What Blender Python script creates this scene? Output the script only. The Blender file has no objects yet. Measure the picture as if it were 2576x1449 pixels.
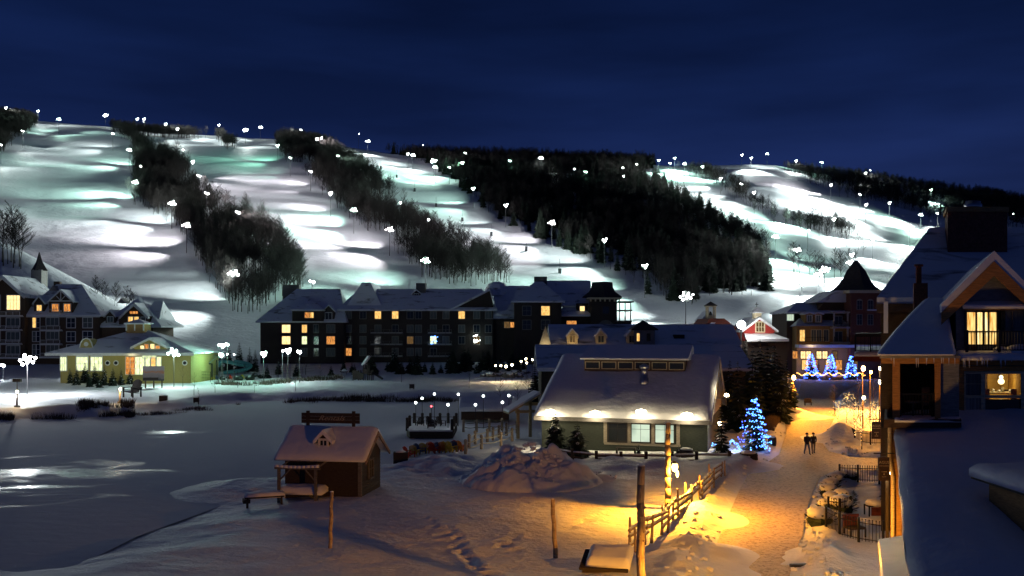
import bpy, bmesh, math, random, sys
import numpy as np
from mathutils import Vector, Matrix
random.seed(7); rs = np.random.RandomState(7)
C = bpy.context.scene
COL = C.collection
F = 2300.0; U0 = 1288.0; VH = 830.0; H = 10.0        # lens and eye height (reference frame 2576 x 1449)
# ---------------------------------------------------------------- camera
cd = bpy.data.cameras.new('camera'); cam = bpy.data.objects.new('camera', cd); COL.objects.link(cam)
cam.location = (0, 0, H); cam.rotation_euler = (math.radians(90), 0, 0)
cd.sensor_width = 36; cd.lens = 36*F/2576; cd.shift_y = (VH-724.5)/2576
cd.clip_start = 0.3; cd.clip_end = 9000
C.camera = cam
# ---------------------------------------------------------------- dusk sky
W = bpy.data.worlds.new('World'); C.world = W; W.use_nodes = True
nt = W.node_tree; nt.nodes.clear()
def N(t, ty, **k):
    n = t.nodes.new(ty)
    for a, b in k.items(): setattr(n, a, b)
    return n
sky = N(nt, 'ShaderNodeTexSky'); sky.sky_type = 'NISHITA'; sky.sun_disc = False
sky.sun_elevation = math.radians(-4.5); sky.sun_rotation = math.radians(20)
sky.ozone_density = 6; sky.air_density = 1.0; sky.dust_density = 0.4; sky.altitude = 200
tc = N(nt, 'ShaderNodeTexCoord'); mp = N(nt, 'ShaderNodeMapping'); mp.inputs['Scale'].default_value = (1.5, 1.5, 9)
mp.inputs['Rotation'].default_value = (0.04, 0.09, 0)
nz = N(nt, 'ShaderNodeTexNoise'); nz.inputs['Scale'].default_value = 1.6; nz.inputs['Detail'].default_value = 4; nz.inputs['Roughness'].default_value = .5
cr = N(nt, 'ShaderNodeMapRange'); cr.inputs[1].default_value = .36; cr.inputs[2].default_value = .68; cr.inputs[3].default_value = .72; cr.inputs[4].default_value = 1.35
nt.links.new(tc.outputs['Generated'], mp.inputs[0]); nt.links.new(mp.outputs[0], nz.inputs[0]); nt.links.new(nz.outputs[0], cr.inputs[0])
sp = N(nt, 'ShaderNodeSeparateXYZ'); nt.links.new(tc.outputs['Generated'], sp.inputs[0])
el = N(nt, 'ShaderNodeValToRGB'); e = el.color_ramp
e.elements[0].position = 0.0; e.elements[0].color = (.0125, .024, .092, 1)
e.elements[1].position = 1.0; e.elements[1].color = (.0018, .0042, .020, 1)
for p_, c_ in ((.15, (.0095, .0200, .084)), (.22, (.0058, .0145, .066)), (.30, (.0036, .0100, .047)), (.40, (.0026, .0070, .034))):
    q = e.elements.new(p_); q.color = (*c_, 1)
nt.links.new(sp.outputs['Z'], el.inputs[0])
mul = N(nt, 'ShaderNodeMix'); mul.data_type = 'RGBA'; mul.blend_type = 'MULTIPLY'; mul.inputs[0].default_value = 1
nt.links.new(el.outputs[0], mul.inputs[6]); nt.links.new(cr.outputs[0], mul.inputs[7])
add = N(nt, 'ShaderNodeAddShader')
bg1 = N(nt, 'ShaderNodeBackground'); bg1.inputs[1].default_value = .02
bg2 = N(nt, 'ShaderNodeBackground'); bg2.inputs[1].default_value = 1.0
wo = N(nt, 'ShaderNodeOutputWorld')
nt.links.new(sky.outputs[0], bg1.inputs[0]); nt.links.new(mul.outputs[2], bg2.inputs[0])
nt.links.new(bg1.outputs[0], add.inputs[0]); nt.links.new(bg2.outputs[0], add.inputs[1]); nt.links.new(add.outputs[0], wo.inputs[0])
W.cycles.sampling_method = 'MANUAL'; W.cycles.sample_map_resolution = 256
# faint afterglow from the set sun, very soft
sl = bpy.data.lights.new('afterglow', 'SUN'); so = bpy.data.objects.new('afterglow', sl); COL.objects.link(so)
sl.energy = .030; sl.angle = math.radians(60); sl.color = (.62, .74, 1.0)
so.rotation_euler = (math.radians(22), 0, math.radians(-150))
v = C.view_settings; v.view_transform = 'Standard'; v.look = 'None'; v.exposure = 0; v.gamma = 1; v.use_curve_mapping = False
C.render.engine = 'CYCLES'
cy = C.cycles; cy.use_denoising = True; cy.max_bounces = 5; cy.diffuse_bounces = 2; cy.glossy_bounces = 2; cy.volume_bounces = 0; cy.transparent_max_bounces = 6
cy.sample_clamp_indirect = 2.0; cy.caustics_reflective = False; cy.caustics_refractive = False
# ---------------------------------------------------------------- helpers
def X(u, y): return (u-U0)/F*y
def Z(v, y): return H-(v-VH)/F*y
def P(u, v, y): return Vector((X(u, y), y, Z(v, y)))
def yg(v, z=0.0): return (H-z)*F/(v-VH)
def G(u, v, z=0.0):
    y = yg(v, z); return Vector((X(u, y), y, z))
MATS = {}
def mat(name, col, rough=.7, bump=0, scale=5, var=.15, metal=0, spec=.3, bdist=.05, emis=None, estr=0, col2=None, stretch=None, coord='Object', trans=0):
    if name in MATS: return MATS[name]
    m = bpy.data.materials.new(name); m.use_nodes = True; MATS[name] = m
    t = m.node_tree; b = t.nodes['Principled BSDF']
    b.inputs['Roughness'].default_value = rough; b.inputs['Metallic'].default_value = metal
    b.inputs['Specular IOR Level'].default_value = spec
    b.inputs['Base Color'].default_value = (*col, 1)
    if trans: b.inputs['Transmission Weight'].default_value = trans
    if var or bump:
        c = N(t, 'ShaderNodeTexCoord'); mpp = N(t, 'ShaderNodeMapping'); t.links.new(c.outputs[coord], mpp.inputs[0])
        if stretch: mpp.inputs['Scale'].default_value = stretch
        n = N(t, 'ShaderNodeTexNoise'); n.inputs['Scale'].default_value = scale; n.inputs['Detail'].default_value = 5; t.links.new(mpp.outputs[0], n.inputs[0])
        r = N(t, 'ShaderNodeValToRGB'); t.links.new(n.outputs[0], r.inputs[0])
        c2 = col2 or tuple(x*(1-var) for x in col); c1 = col if col2 else tuple(min(1, x*(1+var)) for x in col)
        r.color_ramp.elements[0].position = .35; r.color_ramp.elements[1].position = .65
        r.color_ramp.elements[0].color = (*c2, 1); r.color_ramp.elements[1].color = (*c1, 1)
        t.links.new(r.outputs[0], b.inputs['Base Color'])
        if bump:
            bm_ = N(t, 'ShaderNodeBump'); bm_.inputs['Strength'].default_value = bump; bm_.inputs['Distance'].default_value = bdist
            t.links.new(n.outputs[0], bm_.inputs['Height']); t.links.new(bm_.outputs[0], b.inputs['Normal'])
    if emis:
        b.inputs['Emission Color'].default_value = (*emis, 1); b.inputs['Emission Strength'].default_value = estr
        m.cycles.emission_sampling = 'NONE'
    return m
def glow(name, col, s, sample=False):
    if name in MATS: return MATS[name]
    m = bpy.data.materials.new(name); m.use_nodes = True; t = m.node_tree; t.nodes.clear(); MATS[name] = m
    e = N(t, 'ShaderNodeEmission'); e.inputs[0].default_value = (*col, 1); e.inputs[1].default_value = s
    o = N(t, 'ShaderNodeOutputMaterial'); t.links.new(e.outputs[0], o.inputs[0])
    if not sample: m.cycles.emission_sampling = 'NONE'
    return m
def tag(o, label=None, cat=None, group=None, kind=None):
    if label: o['label'] = label
    if cat: o['category'] = cat
    if group: o['group'] = group
    if kind: o['kind'] = kind
    return o
def empty(name, loc=(0, 0, 0), rz=0, label=None, cat=None, group=None):
    o = bpy.data.objects.new(name, None); COL.objects.link(o); o.location = loc; o.rotation_euler = (0, 0, rz)
    o.empty_display_size = .3
    return tag(o, label, cat, group)
def copy_tree(o, parent=None):
    c = o.copy(); COL.objects.link(c); c.parent = parent
    for ch in list(o.children): copy_tree(ch, c)
    return c
class MB:
    def __init__(s): s.v = []; s.f = []
    def add(s, vs, fs):
        n = len(s.v); s.v += [tuple(p) for p in vs]; s.f += [tuple(i+n for i in q) for q in fs]; return s
    def box(s, x0, x1, y0, y1, z0, z1):
        return s.add([(x0, y0, z0), (x1, y0, z0), (x1, y1, z0), (x0, y1, z0), (x0, y0, z1), (x1, y0, z1), (x1, y1, z1), (x0, y1, z1)],
                     [(0, 3, 2, 1), (4, 5, 6, 7), (0, 1, 5, 4), (1, 2, 6, 5), (2, 3, 7, 6), (3, 0, 4, 7)])
    def cbox(s, c, sz, rz=0):
        a, b, h = sz[0]/2, sz[1]/2, sz[2]/2; co, si = math.cos(rz), math.sin(rz); vs = []
        for dz in (-h, h):
            for dx, dy in ((-a, -b), (a, -b), (a, b), (-a, b)): vs.append((c[0]+dx*co-dy*si, c[1]+dx*si+dy*co, c[2]+dz))
        return s.add(vs, [(0, 3, 2, 1), (4, 5, 6, 7), (0, 1, 5, 4), (1, 2, 6, 5), (2, 3, 7, 6), (3, 0, 4, 7)])
    def prism(s, poly, ax, a0, a1):
        """polygon (list of 2-D points) extruded along axis ax ('x','y','z')"""
        def q(p, t): return {'x': (t, p[0], p[1]), 'y': (p[0], t, p[1]), 'z': (p[0], p[1], t)}[ax]
        n = len(poly); vs = [q(p, a0) for p in poly]+[q(p, a1) for p in poly]
        return s.add(vs, [tuple(range(n))[::-1], tuple(range(n, 2*n))]+[(i, (i+1) % n, n+(i+1) % n, n+i) for i in range(n)])
    def bar(s, p, q, r, r2=None, n=4):
        """tapered n-gon bar between two points"""
        p, q = Vector(p), Vector(q); d = (q-p)
        if d.length < 1e-6: return s
        d.normalize(); a = d.orthogonal().normalized(); b = d.cross(a); r2 = r if r2 is None else r2; vs = []
        for c, rr in ((p, r), (q, r2)):
            for i in range(n):
                t = 2*math.pi*(i+.5)/n; vs.append(c+(a*math.cos(t)+b*math.sin(t))*rr)
        return s.add(vs, [tuple(range(n))[::-1], tuple(range(n, 2*n))]+[(i, (i+1) % n, n+(i+1) % n, n+i) for i in range(n)])
    def tube(s, pts, r, n=6):
        for a, b in zip(pts[:-1], pts[1:]): s.bar(a, b, r, r, n)
        return s
    def lathe(s, c, prof, n=10):
        """profile [(r,z)] spun round a vertical axis at c"""
        vs = []
        for r, z in prof:
            for i in range(n):
                t = 2*math.pi*i/n; vs.append((c[0]+r*math.cos(t), c[1]+r*math.sin(t), c[2]+z))
        m = len(prof); fs = []
        for j in range(m-1):
            for i in range(n): fs.append((j*n+i, j*n+(i+1) % n, (j+1)*n+(i+1) % n, (j+1)*n+i))
        fs.append(tuple(range(n))[::-1]); fs.append(tuple(range((m-1)*n, m*n)))
        return s.add(vs, fs)
    def ball(s, c, r, n=8, sq=1):
        k = max(3, n//2); return s.lathe(c, [(max(.001, r*math.sin(math.pi*j/k)), -r*sq*math.cos(math.pi*j/k)) for j in range(k+1)], n)
    def lump(s, c, r, sq=.6, n=10, rough=.18):
        """a snow lump: an uneven flattened ball"""
        m0 = len(s.v); s.ball(c, r, n, sq)
        ph = random.random()*9
        for i in range(m0, len(s.v)):
            x, y, z = s.v[i]; k = 1+rough*math.sin(3.1*(x-c[0])/r+ph)*math.cos(2.7*(y-c[1])/r+ph*2)+random.uniform(-rough, rough)*.4
            s.v[i] = (c[0]+(x-c[0])*k, c[1]+(y-c[1])*k, c[2]+(z-c[2])*k)
        return s
    def mesh(s, name, m=None, smooth=False):
        me = bpy.data.meshes.new(name); me.from_pydata(s.v, [], s.f); me.update()
        if m: me.materials.append(m)
        if smooth: me.polygons.foreach_set('use_smooth', [True]*len(me.polygons))
        return me
    def build(s, name, m, parent=None, smooth=False, loc=(0, 0, 0), rz=0, kind=None):
        o = bpy.data.objects.new(name, s.mesh(name, m, smooth)); COL.objects.link(o); o.parent = parent
        o.location = loc; o.rotation_euler = (0, 0, rz)
        if kind: o['kind'] = kind
        return o
def part(name, me, parent, loc=(0, 0, 0), rz=0, scale=None, rot=None):
    o = bpy.data.objects.new(name, me); COL.objects.link(o); o.parent = parent; o.location = loc
    o.rotation_euler = rot if rot is not None else (0, 0, rz)
    if scale: o.scale = scale
    return o
def np_mesh(name, V, Fq, m, smooth=True):
    me = bpy.data.meshes.new(name); V = np.asarray(V, float); Fq = np.asarray(Fq, int)
    me.vertices.add(len(V)); me.vertices.foreach_set('co', V.ravel()); k = Fq.shape[1]
    me.loops.add(Fq.size); me.loops.foreach_set('vertex_index', Fq.ravel()); me.polygons.add(len(Fq))
    me.polygons.foreach_set('loop_start', np.arange(0, Fq.size, k)); me.polygons.foreach_set('loop_total', np.full(len(Fq), k))
    me.update(calc_edges=True); me.materials.append(m)
    if smooth: me.polygons.foreach_set('use_smooth', [True]*len(Fq))
    return me
def point_light(parent, loc, w, col, r=.15, name='light', spot=None, aim=None, blend=.5):
    l = bpy.data.lights.new(name, 'SPOT' if spot else 'POINT'); l.energy = w; l.color = col; l.shadow_soft_size = r
    if spot: l.spot_size = math.radians(spot); l.spot_blend = blend
    o = bpy.data.objects.new(name, l); COL.objects.link(o); o.parent = parent; o.location = loc
    if aim is not None: o.rotation_euler = Vector(aim).to_track_quat('-Z', 'Y').to_euler()
    return o
# ---------------------------------------------------------------- noise
def _h(ix, iy, s):
    n = (ix.astype(np.int64)*374761393+iy.astype(np.int64)*668265263+s*974634777) & 0x7fffffff
    n = ((n ^ (n >> 13))*1274126177) & 0x7fffffff
    return ((n ^ (n >> 16)) & 0xffff)/65535.0
def vn(x, y, s=0):
    x = np.asarray(x, float); y = np.asarray(y, float)
    ix = np.floor(x); iy = np.floor(y); fx = x-ix; fy = y-iy; fx = fx*fx*(3-2*fx); fy = fy*fy*(3-2*fy)
    a = _h(ix, iy, s); b = _h(ix+1, iy, s); c = _h(ix, iy+1, s); d = _h(ix+1, iy+1, s)
    return (a*(1-fx)+b*fx)*(1-fy)+(c*(1-fx)+d*fx)*fy-.5
def fbm(x, y, s=0, o=4):
    t = 0; a = 1; x = np.asarray(x, float); y = np.asarray(y, float)
    for i in range(o): t = t+a*vn(x, y, s+i); x = x*2.03+7.1; y = y*2.03+3.7; a *= .5
    return t
def sdf(x, y, poly):
    """signed distance to a polygon, negative inside"""
    x = np.asarray(x, float); y = np.asarray(y, float)
    d = np.full(x.shape, 1e9); ins = np.zeros(x.shape, bool); n = len(poly)
    for i in range(n):
        ax, ay = poly[i]; bx, by = poly[(i+1) % n]; ex, ey = bx-ax, by-ay
        t = np.clip(((x-ax)*ex+(y-ay)*ey)/(ex*ex+ey*ey+1e-9), 0, 1)
        d = np.minimum(d, np.hypot(x-ax-t*ex, y-ay-t*ey))
        c = ((ay > y) != (by > y)); 
        with np.errstate(divide='ignore', invalid='ignore'):
            ins ^= c & (x < (bx-ax)*(y-ay)/((by-ay) if by != ay else 1e-9)+ax)
    return np.where(ins, -d, d)
def sm(a, b, t):
    t = np.clip((t-a)/(b-a), 0, 1); return t*t*(3-2*t)
# ---------------------------------------------------------------- terrain
UK = [-1500, -900, -300, 0, 300, 640, 900, 1200, 1500, 1750, 2000, 2200, 2400, 2600, 3200, 4200]
Y0 = [250, 250, 250, 250, 250, 260, 270, 280, 300, 320, 360, 380, 400, 450, 500, 500]
V0 = [870, 870, 870, 870, 868, 862, 850, 832, 815, 800, 786, 776, 770, 770, 770, 770]
Y1 = [950, 950, 950, 950, 950, 950, 960, 990, 1000, 1050, 1100, 1150, 1300, 1500, 1600, 1600]
RU = [-1500, -900, -300, 0, 100, 260, 340, 420, 560, 640, 740, 820, 900, 1050, 1200, 1300, 1450, 1600, 1700, 1750, 1900, 1950, 2050, 2180, 2300, 2400, 2576, 3000, 4200]
RV = [235, 230, 255, 290, 308, 318, 330, 337, 342, 350, 352, 362, 375, 398, 402, 402, 408, 412, 420, 420, 414, 416, 438, 450, 468, 480, 496, 515, 520]
pond_uv = [(-700, 1062), (0, 1060), (250, 1054), (420, 1040), (560, 1028), (640, 1014), (800, 1010), (1280, 1008), (1330, 1060), (1290, 1100), (1160, 1108), (1060, 1130), (980, 1142), (960, 1160), (700, 1192), (560, 1240), (400, 1300), (280, 1360), (120, 1400), (-100, 1420), (-600, 1430)]
PZ = -.45
pond = [tuple(G(u, v, PZ)[:2]) for u, v in pond_uv]
path_uv = [(1800, 1620), (1800, 1449), (1797, 1380), (1828, 1300), (1862, 1225), (1885, 1185), (1930, 1160), (1960, 1140), (1978, 1085), (1972, 1040), (2005, 1000), (2015, 965), (2000, 944), (2190, 944), (2180, 955), (2120, 985), (2095, 1010), (2105, 1040), (2080, 1085), (2068, 1110), (2085, 1132), (2140, 1146), (2290, 1152), (2290, 1178), (2120, 1180), (2065, 1195), (2045, 1230), (2025, 1290), (2020, 1340), (1995, 1400), (1985, 1449), (1985, 1620)]
path = [tuple(G(u, v)[:2]) for u, v in path_uv]
PATHZ = -.10
def ground(x, y):
    x = np.asarray(x, float); y = np.asarray(y, float); yy = np.maximum(y, 1.0)
    u = U0+x/yy*F
    y0 = np.interp(u, UK, Y0); v0 = np.interp(u, UK, V0); y1 = np.interp(u, UK, Y1); vr = np.interp(u, RU, RV)
    z0 = H-(v0-VH)/F*y0; z1 = H-(vr-VH)/F*y1
    t = (yy-y0)/(y1-y0); tc_ = np.clip(t, 0, 1)
    prof = .72*tc_+.28*tc_*tc_*(3-2*tc_)
    zh = z0+(z1-z0)*prof-np.clip(t-1, 0, 9)*(y1-y0)*.10
    zf = z0*sm(175, 1, (yy-0)) if False else z0*np.clip((yy-190)/(y0-190), 0, 1)**1.6
    z = np.where(t > 0, zh, zf)
    # rollers and cross ridges on the runs
    hill = np.clip(t*6, 0, 1)*np.clip((1.02-t)*12, 0, 1)
    # the fall line runs down to the right: rollers lie across it
    w1 = fbm(x/95+.25*yy/95, yy/26-.10*x/26, 11, 2); w2 = fbm(x/40, yy/15-.2*x/15, 21, 2)
    ridged = 1-2*np.abs(vn(x/140+yy/400, yy/48-.12*x/48, 31))*2
    z = z+hill*(3.4*w1+.9*w2+1.2*ridged)
    z = z+hill*(.30+.5*np.clip(1-t*3, 0, 1))*fbm(x/8+yy/20, yy/4-x/9, 41, 3)
    # dark spur at the left in front of the first run
    sz = np.interp(u, [-1500, -500, -200, 0, 60, 250, 330, 400, 460], [46, 40, 36, 32, 29, 17.5, 12, 4, 0])
    z = z+np.maximum(0, sz-np.maximum(z, 0)*.6)*np.exp(-((yy-262)/26.0)**2)
    # near ground: gentle drifts
    near = 1-sm(170, 240, yy)
    z = z+near*(.22*fbm(x/9, yy/6, 51, 3)+.05*fbm(x/1.4, yy/1.1, 61, 3))+(1-near)*0
    z = z-near*.05
    # pond basin and path trench
    dp = sdf(x, y, pond)-1.2+2.2*fbm(x/5, y/4, 75, 3)
    z = np.where(dp < 0, PZ-.10, z*sm(0, 6, dp)+(PZ-.10)*(1-sm(0, 6, dp)))
    bank = np.exp(-((dp-7.0)/2.4)**2)*sm(80, 100, y)
    z = z+bank*(.5+.5*fbm(x/5, y/5, 71, 2))
    dq = sdf(x, y, path)
    lo = PATHZ-.06
    z = np.where(dq < 0, lo, z*sm(0, 1.2, dq)+lo*(1-sm(0, 1.2, dq)))
    rg = np.exp(-((dq-1.5)/.8)**2)*(y < 150)
    z = z+rg*(.25+.28*fbm(x/1.5, y/1.5, 81, 3))
    # lumpy ploughed snow in the foreground right of the fence and behind the hut
    def blob(u_, v_, r, hh, rough=.5, s=91):
        c = G(u_, v_); d = np.hypot(x-c.x, y-c.y)/r
        return np.exp(-d*d*1.6)*(hh+rough*.6*fbm(x/1.5, y/1.5, s, 3))
    z = z+blob(1700, 1440, 3.2, .45, .4)+blob(1780, 1385, 1.8, .55, .4)+blob(1750, 1300, 2.6, .35, .15)
    z = z+blob(1060, 1180, 5.5, .3, .9, 93)+blob(1150, 1165, 5, .35, .9, 95)+blob(640, 1215, 4.5, .75, .4, 97)
    z = z+blob(1690, 1175, 5, .45, .7, 99)+blob(1560, 1170, 5, .4, .7, 98)+blob(1850, 1165, 3, .5, .6, 96)
    z = z+blob(2150, 1105, 3.2, .9, .5, 94)+blob(2110, 1100, 2.6, .6, .5, 92)+blob(1990, 1045, 3.5, 1.1, .6, 90)+blob(2090, 1400, 2.2, .25, .4, 89)
    return z
def gz(x, y): return float(ground(np.array([x]), np.array([y]))[0])
def hill_hit(u, v, lift=0.0):
    """first ground point (raised by lift) seen in the direction u, v; None over the ridge"""
    ys = np.geomspace(225, 1700, 900); xs = (u-U0)/F*ys; zr = H-(v-VH)/F*ys
    zg = ground(xs, ys)+lift; k = np.nonzero(zg >= zr)[0]
    if len(k) == 0: return None
    i = k[0]; return Vector((xs[i], ys[i], float(zg[i]-lift)))
snow = mat('snow', (.80, .82, .86), .55, bump=.5, scale=2.2, var=.02, spec=.35, bdist=.12)
def refine_snow(m):
    t = m.node_tree; b = t.nodes['Principled BSDF']; c = N(t, 'ShaderNodeTexCoord')
    n1 = N(t, 'ShaderNodeTexNoise'); n1.inputs['Scale'].default_value = .35; n1.inputs['Detail'].default_value = 9; n1.inputs['Roughness'].default_value = .62
    n2 = N(t, 'ShaderNodeTexNoise'); n2.inputs['Scale'].default_value = 3.5; n2.inputs['Detail'].default_value = 6
    mp_ = N(t, 'ShaderNodeMapping'); mp_.inputs['Scale'].default_value = (.8, 1.15, 1); mp_.inputs['Rotation'].default_value = (0, 0, .5)
    t.links.new(c.outputs['Object'], mp_.inputs[0]); t.links.new(mp_.outputs[0], n1.inputs[0]); t.links.new(c.outputs['Object'], n2.inputs[0])
    b1 = N(t, 'ShaderNodeBump'); b1.inputs['Strength'].default_value = .55; b1.inputs['Distance'].default_value = 1.1
    b2 = N(t, 'ShaderNodeBump'); b2.inputs['Strength'].default_value = .45; b2.inputs['Distance'].default_value = .12
    t.links.new(n1.outputs[0], b1.inputs['Height']); t.links.new(n2.outputs[0], b2.inputs['Height']); t.links.new(b1.outputs[0], b2.inputs['Normal'])
    t.links.new(b2.outputs[0], b.inputs['Normal'])
gsnow = mat('ground_snow', (.80, .82, .86), .6, var=.02, scale=.5, spec=.3); refine_snow(gsnow)
ucols = np.concatenate([np.linspace(-1900, -420, 38), np.arange(-400, 3000, 9.0), np.linspace(3010, 4400, 36)])
yrows = np.concatenate([[2, 5, 8, 11, 14, 17, 20, 22], np.geomspace(23, 130, 330), np.geomspace(130.6, 1120, 330)[0:], np.geomspace(1130, 3200, 30)])
UU, YY = np.meshgrid(ucols, yrows); XX = (UU-U0)/F*YY
ZZ = ground(XX, YY)
# boot prints across the drifts in front of the lamp pole and the hut
for (u0, v0, u1, v1, n_) in ((1075, 1310, 1235, 1449, 26), (1130, 1330, 1215, 1449, 20), (1262, 1372, 1300, 1345, 8), (1262, 1362, 1290, 1380, 6), (1430, 1330, 1590, 1265, 22), (1990, 1420, 2090, 1400, 12), (2035, 1300, 2060, 1400, 10)):
    for k in range(n_):
        t_ = k/(n_-1); q_ = G(u0+(u1-u0)*t_+random.uniform(-5, 5), v0+(v1-v0)*t_+random.uniform(-3, 3)); dd = ((XX-q_.x-(.12 if k % 2 else -.12))/.24)**2+((YY-q_.y)/.30)**2
        ZZ -= .08*np.exp(-dd)-.025*np.exp(-(np.sqrt(dd)-1.7)**2*3)
nc, nr = len(ucols), len(yrows)
V_ = np.stack([XX.ravel(), YY.ravel(), ZZ.ravel()], 1)
ii = np.arange(nc*nr).reshape(nr, nc)
Q_ = np.stack([ii[:-1, :-1].ravel(), ii[:-1, 1:].ravel(), ii[1:, 1:].ravel(), ii[1:, :-1].ravel()], 1)
me = np_mesh('snowy_ground', V_, Q_, gsnow)
go = bpy.data.objects.new('snowy_ground', me); COL.objects.link(go); tag(go, kind='structure')
# ground under and behind the camera
b = MB(); b.add([(-260, -120, -.3), (260, -120, -.3), (260, 2.2, -.3), (-260, 2.2, -.3)], [(0, 1, 2, 3)])
tag(b.build('snow_field', gsnow), kind='structure')
# frozen pond: flat, wind-packed snow with bare ice showing
def pond_mat():
    m = bpy.data.materials.new('pond_ice'); m.use_nodes = True; t = m.node_tree; b = t.nodes['Principled BSDF']; b.inputs['Specular IOR Level'].default_value = .55
    c = N(t, 'ShaderNodeTexCoord'); mp_ = N(t, 'ShaderNodeMapping'); mp_.inputs['Scale'].default_value = (.13, .20, 1); t.links.new(c.outputs['Object'], mp_.inputs[0])
    n = N(t, 'ShaderNodeTexNoise'); n.inputs['Scale'].default_value = 1; n.inputs['Detail'].default_value = 7; n.inputs['Roughness'].default_value = .6; n.inputs['Distortion'].default_value = .6
    t.links.new(mp_.outputs[0], n.inputs[0])
    # bare ice lies mostly in the left third of the pond
    s = N(t, 'ShaderNodeSeparateXYZ'); t.links.new(c.outputs['Object'], s.inputs[0])
    def swept(cx, cy, rx, ry):      # wind-swept bare areas
        m1 = N(t, 'ShaderNodeMapping'); m1.inputs['Location'].default_value = (-cx/rx, -cy/ry, 0); m1.inputs['Scale'].default_value = (1/rx, 1/ry, 0); t.links.new(c.outputs['Object'], m1.inputs[0])
        l1 = N(t, 'ShaderNodeVectorMath', operation='LENGTH'); t.links.new(m1.outputs[0], l1.inputs[0]); q1 = N(t, 'ShaderNodeMapRange'); q1.inputs[1].default_value = .3; q1.inputs[2].default_value = 1.25; q1.inputs[3].default_value = .09; q1.inputs[4].default_value = -.22; t.links.new(l1.outputs['Value'], q1.inputs[0]); return q1
    w1, w2 = swept(-35, 63, 13, 15), swept(-35, 93, 6, 4); g = N(t, 'ShaderNodeMath', operation='MAXIMUM'); t.links.new(w1.outputs[0], g.inputs[0]); t.links.new(w2.outputs[0], g.inputs[1])
    a = N(t, 'ShaderNodeMath', operation='ADD'); t.links.new(n.outputs[0], a.inputs[0]); t.links.new(g.outputs[0], a.inputs[1])
    r = N(t, 'ShaderNodeMapRange'); r.inputs[1].default_value = .50; r.inputs[2].default_value = .61; t.links.new(a.outputs[0], r.inputs[0])
    cm = N(t, 'ShaderNodeMix'); cm.data_type = 'RGBA'; cm.inputs[6].default_value = (.60, .63, .70, 1); cm.inputs[7].default_value = (.42, .47, .54, 1)
    t.links.new(r.outputs[0], cm.inputs[0]); t.links.new(cm.outputs[2], b.inputs['Base Color'])
    rm = N(t, 'ShaderNodeMapRange'); rm.inputs[3].default_value = .9; rm.inputs[4].default_value = .24; t.links.new(r.outputs[0], rm.inputs[0]); t.links.new(rm.outputs[0], b.inputs['Roughness'])
    n2 = N(t, 'ShaderNodeTexNoise'); n2.inputs['Scale'].default_value = 1.3; n2.inputs['Detail'].default_value = 8; m2 = N(t, 'ShaderNodeMapping'); m2.inputs['Scale'].default_value = (.6, 1.2, 1)
    t.links.new(c.outputs['Object'], m2.inputs[0]); t.links.new(m2.outputs[0], n2.inputs[0])
    bu = N(t, 'ShaderNodeBump'); bu.inputs['Strength'].default_value = .30; bu.inputs['Distance'].default_value = .12; t.links.new(n2.outputs[0], bu.inputs['Height']); t.links.new(bu.outputs[0], b.inputs['Normal'])
    return m
pc = np.mean(np.array(pond), 0); b = MB(); pp = [(x+(x-pc[0])/math.hypot(x-pc[0], y-pc[1])*5, y+(y-pc[1])/math.hypot(x-pc[0], y-pc[1])*5, PZ) for x, y in pond]; b.add(pp, [tuple(range(len(pp)))[::-1]])
tag(b.build('frozen_pond', pond_mat()), kind='structure')
# trodden snow path
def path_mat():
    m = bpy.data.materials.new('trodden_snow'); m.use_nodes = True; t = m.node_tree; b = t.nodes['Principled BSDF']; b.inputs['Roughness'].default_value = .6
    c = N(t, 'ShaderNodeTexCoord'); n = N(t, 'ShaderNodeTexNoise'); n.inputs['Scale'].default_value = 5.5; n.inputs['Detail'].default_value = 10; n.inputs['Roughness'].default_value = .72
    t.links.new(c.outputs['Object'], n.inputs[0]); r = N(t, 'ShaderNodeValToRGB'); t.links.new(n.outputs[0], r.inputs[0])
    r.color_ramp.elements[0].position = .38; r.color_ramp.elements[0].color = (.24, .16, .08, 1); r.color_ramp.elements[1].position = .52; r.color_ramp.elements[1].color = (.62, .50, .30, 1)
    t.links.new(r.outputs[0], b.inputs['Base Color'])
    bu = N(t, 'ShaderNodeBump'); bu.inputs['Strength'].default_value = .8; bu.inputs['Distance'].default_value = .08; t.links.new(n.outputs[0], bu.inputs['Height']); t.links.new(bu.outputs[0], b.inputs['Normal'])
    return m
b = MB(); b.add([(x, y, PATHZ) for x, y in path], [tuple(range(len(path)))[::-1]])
tag(b.build('village_path', path_mat()), kind='structure')
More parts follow.
